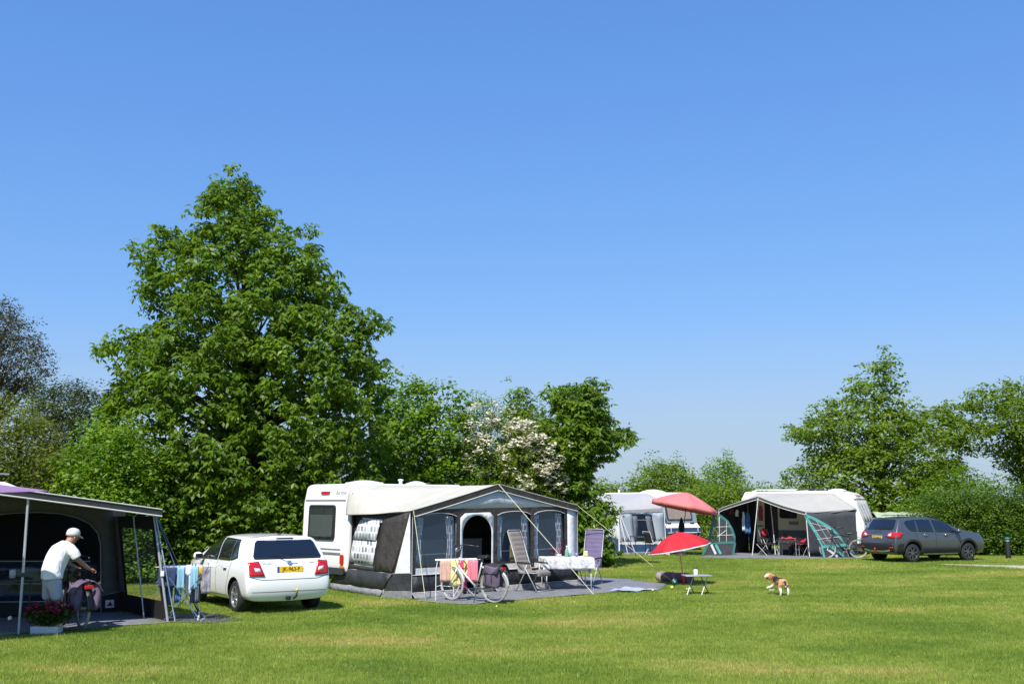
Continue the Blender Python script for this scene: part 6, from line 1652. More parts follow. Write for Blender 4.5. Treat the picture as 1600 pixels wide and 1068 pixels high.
MB().lathe([(.001, 0), (.025, 0), (.02, .006), (.001, .007)], 14, (.003, -.028, .112), Vector((.1, -1, .1))).build("hub_cap", M["skyblue"], lr)
MB().tube([(-.04, 0, .17), (-.03, 0, .27), (.0, 0, .30), (.03, 0, .27), (.04, 0, .17)], .010, 6).build("handle", M["black_plastic"], lr)
MB().tube([(-.01, 0, .04), (.0, 0, -.03)], .012, 6).build("stake", M["steel_dark"], lr)
MB().tube([(0.0, .1, .0), (-.02, .1, .36)], .010, 6).build("post", M["steel_dark"], lr)
mm("ball_lime", (0.55, 0.62, 0.10), .8, bump=.3, bscale=80)
def ball(label, u, v, r, m):
    o = MB().lathe([(r * math.sin(math.pi * i / 10) + 1e-7 * (i in (0, 10)), -r * math.cos(math.pi * i / 10)) for i in range(11)], 16).build("ball", m, None, smooth=True)
    o.location = G(u, v) + Vector((0, 0, r + .02)); tag(o, label, "ball")
ball("lime green tennis ball on the grass below the leash reel", 1050, 921, .040, M["ball_lime"])
ball("small pale yellow ball on the grass at the groundsheet's tip", 1020, 924.5, .030, M["cup_yellow"])
ball("tiny lime green ball on the lawn before the silver bicycle", 776, 950, .022, M["ball_lime"])
mm("bone", (0.70, 0.66, 0.56), .7)
for u, v, lb in ((1206, 923.5, "pale chew bone lying on the grass beside the dog"), (1076, 921.5, "pale chew bone lying left of the folding table's legs")):
    o = MB().tube([(-.07, 0, 0), (-.05, .0, .0), (.05, .01, 0), (.07, .01, 0)], [.018, .010, .010, .018], 8).build("chew_bone", M["bone"], None, smooth=True); o.location = G(u, v) + Vector((0, 0, .035)); o.rotation_euler = (0, 0, .4); tag(o, lb, "dog chew")

# ------------------------------------------------------------------ beagle
dg0 = G(1225, 931)
dog = thing("dog", "tan, white and black beagle standing on the lawn looking left", "dog", (dg0.x, dg0.y, .0), R(100))
# local x = the way the body points, y = left
dm_ = bpy.data.materials.new("beagle coat"); dm_.use_nodes = True
at_n = dm_.node_tree.nodes.new("ShaderNodeVertexColor"); at_n.layer_name = "coat"
dp = dm_.node_tree.nodes["Principled BSDF"]; dp.inputs["Roughness"].default_value = .75
nz = dm_.node_tree.nodes.new("ShaderNodeTexNoise"); nz.inputs["Scale"].default_value = 60
bp2 = dm_.node_tree.nodes.new("ShaderNodeBump"); bp2.inputs["Strength"].default_value = .3; bp2.inputs["Distance"].default_value = .01
dm_.node_tree.links.new(nz.outputs[0], bp2.inputs["Height"]); dm_.node_tree.links.new(bp2.outputs[0], dp.inputs["Normal"]); dm_.node_tree.links.new(at_n.outputs[0], dp.inputs["Base Color"])
DP = [(.00, 0, .31, .075), (.10, 0, .315, .082), (.22, 0, .31, .088), (.34, 0, .30, .098), (.42, .0, .33, .080), (.46, .05, .385, .058), (.475, .11, .43, .056), (.475, .155, .425, .060), (.465, .20, .40, .034), (.455, .25, .385, .027),   # 0-9 spine, neck, head, muzzle (turned left)
      (.00, .075, .27, .062), (.03, .085, .20, .044), (-.045, .09, .115, .021), (-.03, .09, .035, .018), (.0, .09, .014, .020),      # hind left
      (.00, -.075, .27, .062), (.03, -.085, .20, .044), (-.045, -.09, .115, .021), (-.03, -.09, .035, .018), (.0, -.09, .014, .020),  # hind right
      (.34, -.065, .24, .042), (.33, -.07, .13, .022), (.34, -.07, .03, .018), (.36, -.07, .014, .020),                               # front right
      (.35, .07, .25, .040), (.38, .12, .19, .022), (.40, .20, .165, .017), (.40, .235, .15, .018),                                   # front left lifted
      (-.07, 0, .335, .022), (-.12, .0, .28, .014), (-.115, 0, .20, .010)]
DE = [(0, 1), (1, 2), (2, 3), (3, 4), (4, 5), (5, 6), (6, 7), (7, 8), (8, 9), (0, 10), (10, 11), (11, 12), (12, 13), (13, 14), (0, 15), (15, 16), (16, 17), (17, 18), (18, 19), (3, 20), (20, 21), (21, 22), (22, 23), (3, 24), (24, 25), (25, 26), (26, 27), (0, 28), (28, 29), (29, 30)]
DP = [(p[0], p[1], p[2], p[3] * (1.42 if i < 5 else 1.25)) for i, p in enumerate(DP)]
db = skin("body", DP, DE, dm_, dog, 2)
ca = db.data.color_attributes.new("coat", 'FLOAT_COLOR', 'POINT')
TAN, WH, BK = (.46, .25, .11, 1), (.74, .70, .62, 1), (.022, .016, .013, 1)
for i, v_ in enumerate(db.data.vertices):
    x, y, z = v_.co; c = TAN
    if z < .17 and not (x < -.08): c = WH
    elif x < -.08: c = BK if z > .24 else WH
    elif x > .44 and y > .185: c = WH
    elif x > .40 and y > .06: c = WH if (y > .17 and abs(z - .44) < .02) else TAN
    elif .03 < x < .40 and z > .32 + .03 * math.sin(x * 18): c = BK
    elif z < .235 and x > .1: c = WH
    elif x < .0 and abs(y) < .035 and z < .30: c = WH
    ca.data[i].color = c
MB().lathe([(.001, -.012), (.013, -.006), (.013, .006), (.001, .012)], 10, (.452, .278, .392), Vector((0, 1, 0))).build("nose", M["black_plastic"], dog, smooth=True)
mm("ear_tan", (0.36, 0.15, 0.06), .8)
for s, ex in ((-1, .415), (1, .535)):
    MB().grid(lambda a, b: (ex + (-.004 if s < 0 else .004) + s * .012 * math.sin(b * 3), .12 + (a - .5) * .085 * (.6 + .8 * math.sin(b * math.pi * .8)), .455 - .115 * b), 6, 6).build("ear", M["ear_tan"], dog, smooth=True, thick=.010)
    MB().lathe([(.001, -.006), (.008, 0), (.001, .006)], 8, (.445 if s < 0 else .50, .20, .428), Vector((-.4 * -s, .7, .4))).build("eye", M["black_plastic"], dog, smooth=True)
MB().tube([(.455 + .064 * math.cos(a), .055 + .045 * math.sin(a) , .378 + .03 * math.cos(a + 2.2)) for a in [2 * math.pi * i / 16 for i in range(16)]], .010, 6, closed=True).build("collar", M["reel_green"], dog, smooth=True)
# ------------------------------------------------------------------ caravan with the open awning (right)
AX3 = Vector((.848, -.53, 0)); PX3 = Vector((.53, .848, 0)); A3 = math.atan2(AX3.y, AX3.x)
RF = G(1262, 870); LFl = 3.50                       # right front foot; the front runs LFl metres to the left
C3O = RF + PX3 * 2.25 + AX3 * (-3.35)
c3 = thing("caravan", "cream and white caravan with open door and covered front window", "caravan", C3O, A3)
# local x along the long side (right end at 4.95), y = width
caravan_shell(c3, 4.95, 2.1, [(0, .45), (0, 2.2), (.15, 2.5), (3.9, 2.53), (4.35, 2.42), (4.62, 2.18), (4.95, 1.30), (4.98, .95), (4.90, .45)], M["caravan_white"], bev=.08)
mm("cream_side", (0.66, 0.60, 0.44), .5, var=.04)
MB().box((1.95, -.012, 1.44), (3.85, .02, 1.55)).build("side_panel", M["cream_side"], c3)
MB().box((2.4, -.020, .80), (4.6, .02, .30)).build("grey_band", mat("grey blue band", (.10, .12, .13), .5), c3)
MB().box((2.4, -.012, .56), (4.7, .02, .18)).build("skirt_panel", M["caravan_white"], c3)
def s3(u, v):                                        # a photo point on the long side
    p = Plane(C3O, AX3, (0, 0, 1)).px(u, v); return p
def side_box(name, pts, m, y, d, parent=None, r=0):
    v_, f_ = flat_mesh([s3(*p) for p in pts]); mb = MB(); mb.add([(x, y, z) for x, z in v_], f_)
    return mb.build(name, m, parent or c3, thick=d)
w3 = side_box("window", [(1219, 792), (1245, 795), (1245.5, 808), (1243, 809.5), (1221, 809), (1218, 806)], M["window_dark"], -.035, .02)
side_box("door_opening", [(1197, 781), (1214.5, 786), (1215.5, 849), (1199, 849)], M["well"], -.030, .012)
mm("slat_brown", (0.055, 0.042, 0.035), .7, var=.2)
for i in range(6):
    a_, b_ = s3(1198 + 2.9 * i, 785)[0], s3(1200.4 + 2.9 * i, 785)[0]
    mb = MB(); mb.box(((a_ + b_) / 2, -.045, 1.42), (abs(b_ - a_), .012, 1.78)); mb.build("curtain_strip", M["slat_brown"], c3)
od = side_box("open_door", [(1182, 780), (1195, 781), (1196, 846), (1184, 846)], M["cream_side"], -.05, .03)
side_box("door_window", [(1184, 820), (1194, 820), (1194, 822), (1184, 822)], M["awn_flap"], -.075, .01, od)
side_box("vent_grille", [(1233, 813.5), (1248, 814), (1248, 819.5), (1233, 819)], M["awn_flap"], -.03, .012)
side_box("socket", [(1225, 833), (1229, 833), (1229, 835), (1225, 835)], M["black_plastic"], -.03, .012)
rooflight(c3, 3.75, 1.0, 2.51, .55, .62)
mb = MB(); mb.tube([(.6, .35, 2.58), (2.3, .35, 2.58)], .02, 6); mb.tube([(.6, .35, 2.58), (.35, .35, 2.50)], .02, 6); mb.tube([(.6, 1.8, 2.58), (2.3, 1.8, 2.58)], .02, 6); mb.build("roof_rail", M["piping"], c3)
MB().grid(lambda a, b: (2.25 + a * 1.0, .3 + b * .9, 2.55 + .07 * math.sin(math.pi * a)), 8, 2).build("roof_hatch", M["window_dark"], c3, smooth=True, thick=.02)
for y in (.12, 1.98): MB().lathe([(.18, -.09), (.31, -.09), (.325, -.05), (.325, .05), (.31, .09), (.18, .09)], 24, (2.5, y, .325), Vector((0, 1, 0))).build("wheel", M["rubber"], c3, smooth=True)
MB().box((2.5, 1.05, .42), (4.6, 1.7, .08)).build("chassis", M["steel_dark"], c3)
MB().box((5.1, 1.05, .42), (1.0, .08, .08)).build("drawbar", M["steel_dark"], c3)
for x in (.3, 4.5):
    for y in (.3, 1.8): MB().box((x, y, .2), (.05, .05, .42)).build("corner_steady", M["steel_dark"], c3)
# sloping front with insulated window cover
F3a, F3b = Vector((4.62, 0, 2.18)), Vector((4.95, 0, 1.30))
FP = Plane(C3O + Matrix.Rotation(A3, 3, 'Z') @ F3b, PX3, Matrix.Rotation(A3, 3, 'Z') @ (F3a - F3b))
mm("cover_silver", (0.42, 0.42, 0.41), .5, var=.12, scale=5, bump=.5, bscale=7, stretch=(3, 3, 1))
panel("window_cover", M["cover_silver"], FP, [(.12, .02), (1.98, .02), (1.90, .90), (.20, .90)], c3, ispx=False, off=.02, thick=.02, wave=.01)
MB().tube([FP.at(.05, .95, .02), FP.at(2.05, .95, .02)], .014, 6).build("seam", M["caravan_seam"], c3, local=False)
for k in (.55, 1.0, 1.45): MB().tube([FP.at(k, .04, .04), FP.at(k, .88, .04)], .008, 5).build("cover_fold", M["piping"], c3, local=False)
for k in (.35, 1.75): MB().box((4.985, k, 1.22), (.05, .16, .05)).build("grab_handle", M["black_plastic"], c3, bevel=.01)
me = text_mesh("Beyerland", .19, .003)
q = Matrix(((-0.0, 0, 1, 0), (1, 0, 0, 0), (0, 1, 0, 0), (0, 0, 0, 1))); me.transform(Matrix.Translation((4.56, 1.02, 2.33)) @ Matrix.Rotation(R(-42), 4, 'Y') @ q)
ot = bpy.data.objects.new("lettering", me); COL.objects.link(ot); me.materials.clear(); me.materials.append(M["red_lens"]); ot.parent = c3

# awning canopy of that caravan
LF = RF - AX3 * LFl
a3 = thing("awning", "open awning with white peaked roof and turquoise-framed side screens", "awning", LF, A3)
z3l, z3p, z3r = AT(1117, 796, LF.y).z, AT(1180, 775.5, (RF - AX3 * 1.85).y).z, AT(1253, 799.5, RF.y).z
mm("roof_white", (0.54, 0.53, 0.49), .8, var=.04, scale=2, bump=.4, bscale=3, transl=.35, bdist=.05); mm("awn_dark3", (0.05, 0.053, 0.06), .8, var=.15, bump=.4, bscale=6); mm("teal", (0.10, 0.40, 0.37), .65); mm("teal_dark", (0.04, 0.16, 0.15), .65)
xp = LFl - 1.85
def e3(x): return z3l + (z3p - z3l) * (x / xp) ** .85 if x < xp else z3p + (z3r - z3p) * ((x - xp) / (LFl - xp)) - .05 * math.sin(math.pi * (x - xp) / (LFl - xp))
def roof3(a, b):
    x0 = LFl * a; z0 = e3(x0)
    x1 = .4 + 4.5 * a; z1 = 2.42 if a < .80 else 2.42 - (a - .80) / .20 * .62
    z1 = z1 if a > .10 else 2.1 + (.32) * a / .10
    x = x0 + (x1 - x0) * b; z = z0 + (z1 - z0) * b - .06 * math.sin(math.pi * b)
    return (x, 2.22 * b, z)
MB().grid(roof3, 50, 14).build("roof", M["roof_white"], a3, smooth=True, thick=.006)
MB().grid(lambda a, b: (LFl * a, -.012, e3(LFl * a) + .01 - .10 * b), 40, 1).build("roof_trim", M["awn_dark3"], a3, thick=.005)
MB().tube([(LFl * i / 30, -.02, e3(LFl * i / 30) + .012) for i in range(31)], .014, 6).build("piping", M["roof_white"], a3)
MB().tube([(LFl * i / 30, -.015, e3(LFl * i / 30) - .10) for i in range(31)], .010, 6).build("piping", M["piping"], a3)
# side walls
def w3f(x0, x1, n0, z0, z1):
    return lambda a, b: (x0 + (x1 - x0) * a + .02 * math.sin(a * 17 + b) , 2.2 * a, .03 + (z0 + (z1 - z0) * a - .03) * b)
MB().grid(w3f(LFl, 4.85, 0, z3r - .03, 1.80), 26, 6).build("right_wall", M["awn_dark3"], a3, smooth=True, thick=.006)
MB().grid(w3f(0, .45, 0, z3l - .02, 2.1), 20, 6).build("left_wall", M["tent_black"], a3, smooth=True, thick=.006)
MB().grid(lambda a, b: (.45 + .95 * a, 2.2, .03 + 2.1 * b), 8, 4).build("rear_wall", M["tent_black"], a3, thick=.006)
for (bx, by, tx, tz) in ((xp - .28, -.15, xp, z3p), (LFl + .10, -.10, LFl, z3r), (0, 0, 0, z3l), (xp + .32, .9, xp + .18, 2.2)):
    MB().tube([(bx, by, .0), (tx, 0 if by < .5 else .9, tz)], .016, 8).build("pole", M["piping"], a3)
# side screens with turquoise frames: (base px polygon read on an upright plane)
def screen(label, plane, arcpx, bar, legs, strip_m, root_at, lower, logo=None, grid=()):
    root = thing("wind_screen", label, "wind screen", root_at)
    def P(q, off=0): return plane.at(*plane.px(*q), off)
    def ribbon(name, pts, w, m, off=.0):
        qs = [plane.px(*p) for p in pts]; mb = MB()
        L = []
        for i, p in enumerate(qs):
            a = qs[max(0, i - 1)]; b = qs[min(len(qs) - 1, i + 1)]; dx, dy = b[0] - a[0], b[1] - a[1]; l = math.hypot(dx, dy) or 1
            L.append(((p[0] - dy / l * w / 2, p[1] + dx / l * w / 2), (p[0] + dy / l * w / 2, p[1] - dx / l * w / 2)))
        mb.add([plane.at(*q, off) for pr in L for q in pr], [(2 * i, 2 * i + 1, 2 * i + 3, 2 * i + 2) for i in range(len(L) - 1)])
        return mb.build(name, m, root, local=False, thick=.008)
    v_, f_ = flat_mesh([plane.px(*p) for p in arcpx]); mb = MB(); mb.add([plane.at(*q) for q in v_], f_); mb.build("clear_panel", M["film_light"], root, local=False, thick=.002)
    v_, f_ = flat_mesh([plane.px(*p) for p in lower]); mb = MB(); mb.add([plane.at(*q, .004) for q in v_], f_); mb.build("lower_panel", M["awn_dark3"], root, local=False, thick=.005)
    ribbon("frame", arcpx + [arcpx[0]], .11, strip_m, .012); ribbon("bar", bar, .10, strip_m, .016)
    for lg, m in legs: ribbon("strut", lg, .09, m, .02)
    for g in grid: MB().tube([P(g[0], .01), P(g[1], .01)], .010, 5).build("cord", M["piping"], root, local=False)
    return root
SR = Plane(G(1288, 871.5), G(1336, 870) - G(1288, 871.5), (0, 0, 1))
screen("turquoise-framed clear wind screen at the right of the open awning", SR, [(1257.5, 805), (1268, 808), (1285, 817), (1300, 826), (1312, 839), (1321, 851), (1285, 854), (1275, 833)], [(1283, 854), (1321, 850.5)],
       [([(1288, 871.5), (1283, 853)], M["teal"]), ([(1336, 869.5), (1330, 860), (1321, 850)], M["teal"]), ([(1318, 868), (1298, 854)], M["teal"]), ([(1308, 869), (1292, 857)], M["awn_white"])], M["teal"], G(1300, 871.5),
       [(1285, 856), (1321, 852.5), (1336, 869.5), (1290, 871)], grid=[((1264, 816), (1296, 824)), ((1271, 829), (1296, 825)), ((1277, 842), (1311, 838)), ((1264, 812), (1290, 853)), ((1275, 813), (1300, 853)), ((1288, 820), (1308, 852))])
lgq = SR
v_, f_ = flat_mesh([SR.px(*p) for p in ((1291, 858), (1296, 858), (1296, 867), (1290, 867))])
SL = Plane(G(1098, 868), G(1145, 867.5) - G(1098, 868), (0, 0, 1))
screen("dim turquoise-framed wind screen at the left of the open awning", SL, [(1116, 803.5), (1126, 806), (1136, 814), (1143, 826), (1147, 838), (1148, 847), (1107, 848), (1112, 825)], [(1105, 848), (1148, 847)],
       [([(1097, 868), (1107, 848), (1116, 803)], M["teal_dark"]), ([(1145, 866), (1148, 847)], M["teal_dark"]), ([(1126, 865), (1118, 850)], M["teal"]), ([(1118, 865), (1111, 850)], M["awn_white"])], M["teal_dark"], G(1110, 868),
       [(1105, 850), (1147, 849), (1145, 866), (1098, 867)], grid=[((1113, 823), (1142, 822)), ((1110, 836), (1146, 835)), ((1124, 806), (1124, 847)), ((1135, 814), (1135, 847)), ((1112, 845), (1134, 828))])
# clothes on a rail, things inside
def hang3(name, label, u, v0, v1, w, m, y=1.6):
    p0 = AT(u, v0, 41.9); p1 = AT(u, v1, 41.9)
    L = p0.z - p1.z
    o = MB().grid(lambda a, b: ((a - .5) * w * (.35 + .65 * min(1, b * 3)) + .01 * math.sin(b * 9), .03 * math.sin(a * 9 + b * 3), -L * b), 8, 8).build(name, m, None, smooth=True, thick=.03)
    o.location = p0; o.rotation_euler = (0, 0, A3); tag(o, label, "clothing")
hang3("jacket", "long blue jacket hanging in the open awning", 1167, 800, 833, .26, M["denim"])
hang3("shirt", "narrow white garment hanging left of the blue jacket", 1161, 799, 829, .12, M["palecloth"])
hang3("cap", "pale cap hanging under the open awning's roof", 1151, 796, 806, .13, M["bone"])
hang3("bag", "dark red bag hanging under the open awning's roof", 1142, 795, 803, .22, mat("maroon", (.10, .02, .02), .8))
hang3("towel", "dark pink towel hanging on the cream caravan wall", 1188, 789, 813, .18, mat("rose", (.30, .03, .06), .85))
def simple_chair(label, loc, yaw, sm, fm, bk=.45, hi=.45, group=None):
    c = thing("camping_chair", label, "chair", loc, yaw, group)
    MB().grid(lambda a, b: (-.2 + .42 * a, (b - .5) * .46, hi - .03 * math.sin(math.pi * a)), 6, 4).build("seat", sm, c, smooth=True, thick=.02)
    MB().grid(lambda a, b: (-.22 - .14 * a, (b - .5) * .46 * (1 - .5 * max(0, a - .6) ** 2), hi + .05 + bk * a - .04 * (2 * b - 1) ** 2 * (a > .8)), 6, 6).build("backrest", sm, c, smooth=True, thick=.02)
    for s in (-1, 1):
        MB().tube([(.25, s * .24, 0), (-.12, s * .24, hi + .17)], .011, 6).build("leg", fm, c)
        MB().tube([(-.28, s * .24, 0), (.18, s * .24, hi + .17)], .011, 6).build("leg", fm, c)
        MB().tube([(-.24, s * .25, hi + .18), (.22, s * .25, hi + .18)], .016, 6).build("armrest", M["black_plastic"], c)
    MB().tube([(-.20, -.235, hi), (-.37, -.235, hi + .08 + bk), (-.37, .235, hi + .08 + bk), (-.20, .235, hi)], .011, 6).build("frame", fm, c)
    return c
p_ = RF - AX3 * 1.75 + PX3 * .9
simple_chair("black camping chair with red cushion beside the caravan door", (p_.x, p_.y, .025), R(-60), M["chair_black"], M["alu"], .42)
MB().lathe([(.001, -.03), (.15, -.025), (.17, 0), (.15, .025), (.001, .03)], 16, (-.27, 0, .86), Vector((1, 0, .25))).build("cushion", M["chair_red"], [o for o in bpy.data.objects if o.get("label", "").startswith("black camping chair with red cushion")][0], smooth=True)
p_ = RF - AX3 * .60 + PX3 * .55
simple_chair("camping chair with red seat right of the open awning's table", (p_.x, p_.y, .025), R(190), M["chair_red"], M["steel_dark"], .16)
p_ = RF - AX3 * .40 + PX3 * 1.0
simple_chair("grey camping chair under the open awning near the right screen", (p_.x, p_.y, .025), R(200), M["awn_flap"], M["alu"], .40)
p_ = RF - AX3 * .75 + PX3 * .15
tb3 = thing("camping_table", "dark low camping table piled with red cloths under the open awning", "table", (p_.x, p_.y, .025), A3)
MB().box((0, 0, .60), (.75, .5, .03)).build("tabletop", M["steel_dark"], tb3, bevel=.005)
for x in (-.33, .33):
    for y in (-.2, .2): MB().tube([(x, y, 0), (x, y, .6)], .012, 6).build("leg", M["alu"], tb3)
cl3 = MB().grid(lambda a, b: ((a - .5) * .5, (b - .5) * .35, .66 + .07 * math.sin(a * 9 + b * 5) * math.sin(math.pi * b)), 14, 10).build("cloth_pile", M["chair_red"], None, smooth=True, thick=.03)
cl3.location = tb3.location; cl3.rotation_euler = (0, 0, A3); tag(cl3, "crumpled red cloths piled on the dark camping table", "cloth")
p_ = RF - AX3 * 1.65 + PX3 * .25
bn = thing("footstool", "low dark folding footstool in the centre of the open awning", "stool", (p_.x, p_.y, .025), A3)
MB().grid(lambda a, b: ((a - .5) * .8, (b - .5) * .42, .44 - .02 * math.sin(math.pi * a)), 6, 4).build("seat", M["chair_black"], bn, thick=.02)
for s in (-1, 1):
    MB().tube([(-.35, s * .2, 0), (.05, s * .2, .42)], .010, 6).build("leg", M["alu"], bn); MB().tube([(.05, s * .2, .0), (-.35, s * .2, .42)], .010, 6).build("leg", M["alu"], bn); MB().tube([(.36, s * .2, .0), (.36, s * .2, .42)], .010, 6).build("leg", M["alu"], bn)
for k, (dx, dy, sz, lb) in enumerate(((-1.05, .9, .45, "dark storage box standing by the caravan's doorway"), (-.25, 1.6, .5, "dark storage crate under the vent of the cream caravan"))):
    p_ = RF + AX3 * dx + PX3 * dy
    bx_ = thing("storage_box", lb, "box", (p_.x, p_.y, .025), A3); MB().box((0, 0, sz / 2), (.5, .4, sz)).build("body", M["chair_black"], bx_, bevel=.02); MB().box((0, 0, sz + .02), (.54, .44, .05)).build("lid", M["steel_dark"], bx_, bevel=.01)
# tarpaulin-covered trailer behind the crossover
tp = AT(1402, 800, 42.3)
tr = thing("trailer", "trailer with pale green cover seen above the crossover's roof", "trailer", (tp.x, 42.3, 0), R(-4))
mm("pale_green", (0.30, 0.36, 0.24), .7, var=.25, scale=4, bump=.4)
MB().grid(lambda a, b: ((a - .5) * 2.0, (b - .5) * 1.2, 1.45 + .22 * math.sin(math.pi * b) * (1 - .1 * abs(a - .5)) + .02 * math.sin(a * 22)), 20, 8).build("cover", M["pale_green"], tr, smooth=True, thick=.02)
MB().box((0, 0, 1.0), (1.96, 1.16, .9)).build("body", M["pale_green"], tr, bevel=.03)
for s in (-1, 1): MB().lathe([(.001, -.08), (.28, -.08), (.29, 0), (.28, .08), (.001, .08)], 20, (0, s * .62, .29), Vector((0, 1, 0))).build("wheel", M["rubber"], tr, smooth=True)
MB().box((0, 0, .52), (1.9, 1.1, .08)).build("chassis", M["steel_dark"], tr); MB().tube([(-.9, 0, .5), (-1.9, 0, .5)], .04, 6).build("drawbar", M["steel_dark"], tr)
# bollard light
bl = thing("bollard_light", "dark bollard lamp with green and white cap before the hedge", "bollard", G(1576, 872))
MB().lathe([(.10, 0), (.09, .1), (.085, .62), (.08, .64)], 16).build("post", M["cladding"], bl, smooth=True)
MB().lathe([(.09, .68), (.12, .71), (.115, .75), (.05, .79), (.001, .80)], 16).build("cap", mat("bollard green", (.02, .09, .09), .5), bl, smooth=True)
MB().lathe([(.07, .63), (.08, .64), (.09, .69), (.07, .70)], 16).build("lens", M["clear_lens"], bl, smooth=True)

# ------------------------------------------------------------------ blue-grey caravan and awning (centre back)
K2 = G(967, 863.5) ; W2 = Vector((.87, .49, 0)); W2.normalize(); D2 = Vector((-W2.y, W2.x, 0)); A2_ = math.atan2(W2.y, W2.x)
# awning wall faces the camera along W2 for 2.35 m, then the caravan's end
a2 = thing("awning", "pale grey-blue awning with lace-curtained window behind the leafy bush", "awning", K2, A2_)
mm("awn_blue", (0.38, 0.44, 0.50), .75, var=.06, scale=8, bump=.3, bscale=6, stretch=(3, 3, .3), transl=.05); mm("navy_band", (0.035, 0.07, 0.16), .6, var=.1); mm("roof_pale", (0.36, 0.36, 0.36), .75, var=.04, bump=.3, bscale=3, transl=.03)
fp2 = Plane(K2, W2, (0, 0, 1))
WD = fp2.px(1040, 862)[0]
zc = AT(968, 797, K2.y).z; ze = 1.95
zc = max(1.7, min(1.9, zc))
def roof2(a, b):
    # a: 0 at the outer (left) wall .. 1 at the caravan; b: along the caravan, away from us
    z0 = zc + (2.46 - zc) * a ** .9 * (1 if True else 0)
    zf_ = z0 if b > .14 else (ze - .02 * 0 + (z0 - ze) * (b / .14)) if False else z0
    front = zc + .06 * a
    t = min(1, b / .30)
    return (WD * a, 4.6 * b, front + (z0 - front) * math.sin(t * math.pi / 2) - .03 * math.sin(math.pi * b))
MB().grid(roof2, 16, 24).build("roof", M["roof_pale"], a2, smooth=True, thick=.006)
MB().grid(lambda a, b: (WD * a, -.015, zc + .06 * a + .01 - .12 * b - .02 * abs(math.sin(a * 25)) * b), 40, 1).build("scalloped_valance", M["roof_pale"], a2, thick=.005)
wn2 = [(992, 805), (1015, 804), (1027, 846), (999, 848)]
wn2 = [(988, 803), (1018, 803), (1026, 846), (992, 847)]
panel("wall", M["awn_blue"], fp2, [(967, 846), (1041, 846), (1036, 800), (967, 800)], a2, holes=[wn2], wave=.012)
panel("window", M["film"], fp2, wn2, a2, thick=.002)
mm("lace", (0.62, 0.62, 0.62), .8, var=.3, scale=20, transl=.3)
panel("lace_curtain", M["lace"], fp2, [(989, 804), (996, 804), (998, 820), (996, 846), (993, 846)], a2, off=-.04, wave=.01)
panel("lace_curtain", M["lace"], fp2, [(1009, 804), (1017, 804), (1025, 846), (1020, 846), (1012, 824)], a2, off=-.04, wave=.01)
for y in (812, 838.5): MB().tube([fp2.at(*fp2.px(989, y), -.06), fp2.at(*fp2.px(1024, y), -.06)], .016, 6).build("frame_tube", M["white_pole"], a2, local=False)
panel("white_band", M["awn_white"], fp2, [(967, 850), (1041, 850), (1041, 846), (967, 846)], a2)
panel("navy_skirt", M["navy_band"], fp2, [(967, 863), (1041, 863), (1041, 850), (967, 850)], a2)
fl2 = Plane(K2, -D2, (0, 0, 1))
panel("left_wall", M["awn_white"], fl2, [(-4.6, .55), (0, .55), (0, zc - .03), (-4.6, zc)], a2, ispx=False, wave=.02)
panel("navy_skirt", M["navy_band"], fl2, [(-4.6, .02), (0, .02), (0, .55), (-4.6, .55)], a2, ispx=False)
panel("left_window", M["film"], fl2, [(-1.8, 1.2), (-.6, 1.2), (-.6, 1.7), (-1.8, 1.7)], a2, ispx=False, off=.02, thick=.003)
for dx, dy in ((-.35, -.55), (-.1, -.75), (.25, -.8)):
    MB().tube([(0, -.02, zc), (dx, dy, .02)], .012, 5).build("storm_strap", M["piping"], a2)
MB().tube([(0, -.02, 0), (0, -.02, zc)], .02, 8).build("pole", M["white_pole"], a2); MB().tube([(WD, -.04, 0), (WD - .06, -.04, zc + .1)], .016, 8).build("pole", M["white_pole"], a2)
MB().grid(lambda a, b: (.05 + a * (WD - .1), 4.5, .02 + 2.2 * b), 3, 3).build("rear_wall", M["awn_blue"], a2, thick=.006)
C2O = K2 + W2 * (WD + .03) + D2 * .05
cb = thing("caravan", "small caravan with navy band and wide front window behind the parasols", "caravan", C2O, A2_)
EW = Plane(C2O, W2, (0, 0, 1)).px(1096, 862)[0]
caravan_prof = [(.42, .42), (.0, .62), (-.02, 1.0), (.18, 1.15), (.42, 2.12), (.62, 2.40), (1.0, 2.50), (4.5, 2.50), (4.9, 2.2), (5.0, 1.2), (4.9, .42)]
mb = MB(); n = len(caravan_prof)
mb.add([(0, x, z) for x, z in caravan_prof] + [(EW, x, z) for x, z in caravan_prof], [tuple(range(n)), tuple(range(2 * n - 1, n - 1, -1))] + [(i, i + n, (i + 1) % n + n, (i + 1) % n) for i in range(n)])
o = mb.build("shell", M["caravan_white"], cb); k = o.modifiers.new("b", 'BEVEL'); k.width = .06; k.segments = 3; k.limit_method = 'ANGLE'; k.angle_limit = R(32); o.data.shade_smooth()
sl_a, sl_b = Vector((0, .18, 1.15)), Vector((0, .42, 2.12))
RM2 = Matrix.Rotation(A2_, 3, 'Z')
sp2 = Plane(C2O + RM2 @ sl_a, W2, RM2 @ (sl_b - sl_a))
panel("grey_surround", mat("grey blue surround", (.20, .25, .30), .4), sp2, rrect(.05, .03, EW - .05, .98, .08), cb, ispx=False, off=.012, thick=.01)
wf2 = panel("front_window", M["window_dark"], sp2, rrect(.28, .14, EW - .28, .90, .08), cb, ispx=False, off=.03, thick=.02)
mm("blind_beige", (0.26, 0.21, 0.18), .6, var=.1)
v_, f_ = flat_mesh(rrect(.36, .20, EW - .36, .78, .03)); mb = MB(); mb.add([sp2.at(x, y, .043) for x, y in v_], f_); mb.build("blind", M["blind_beige"], cb, local=False, thick=.004)
for x in (.35, EW - .35): MB().box(RM2.inverted() @ (sp2.at(x, .02, .03) - C2O), (.20, .06, .05)).build("grab_handle", M["black_plastic"], cb, bevel=.01)
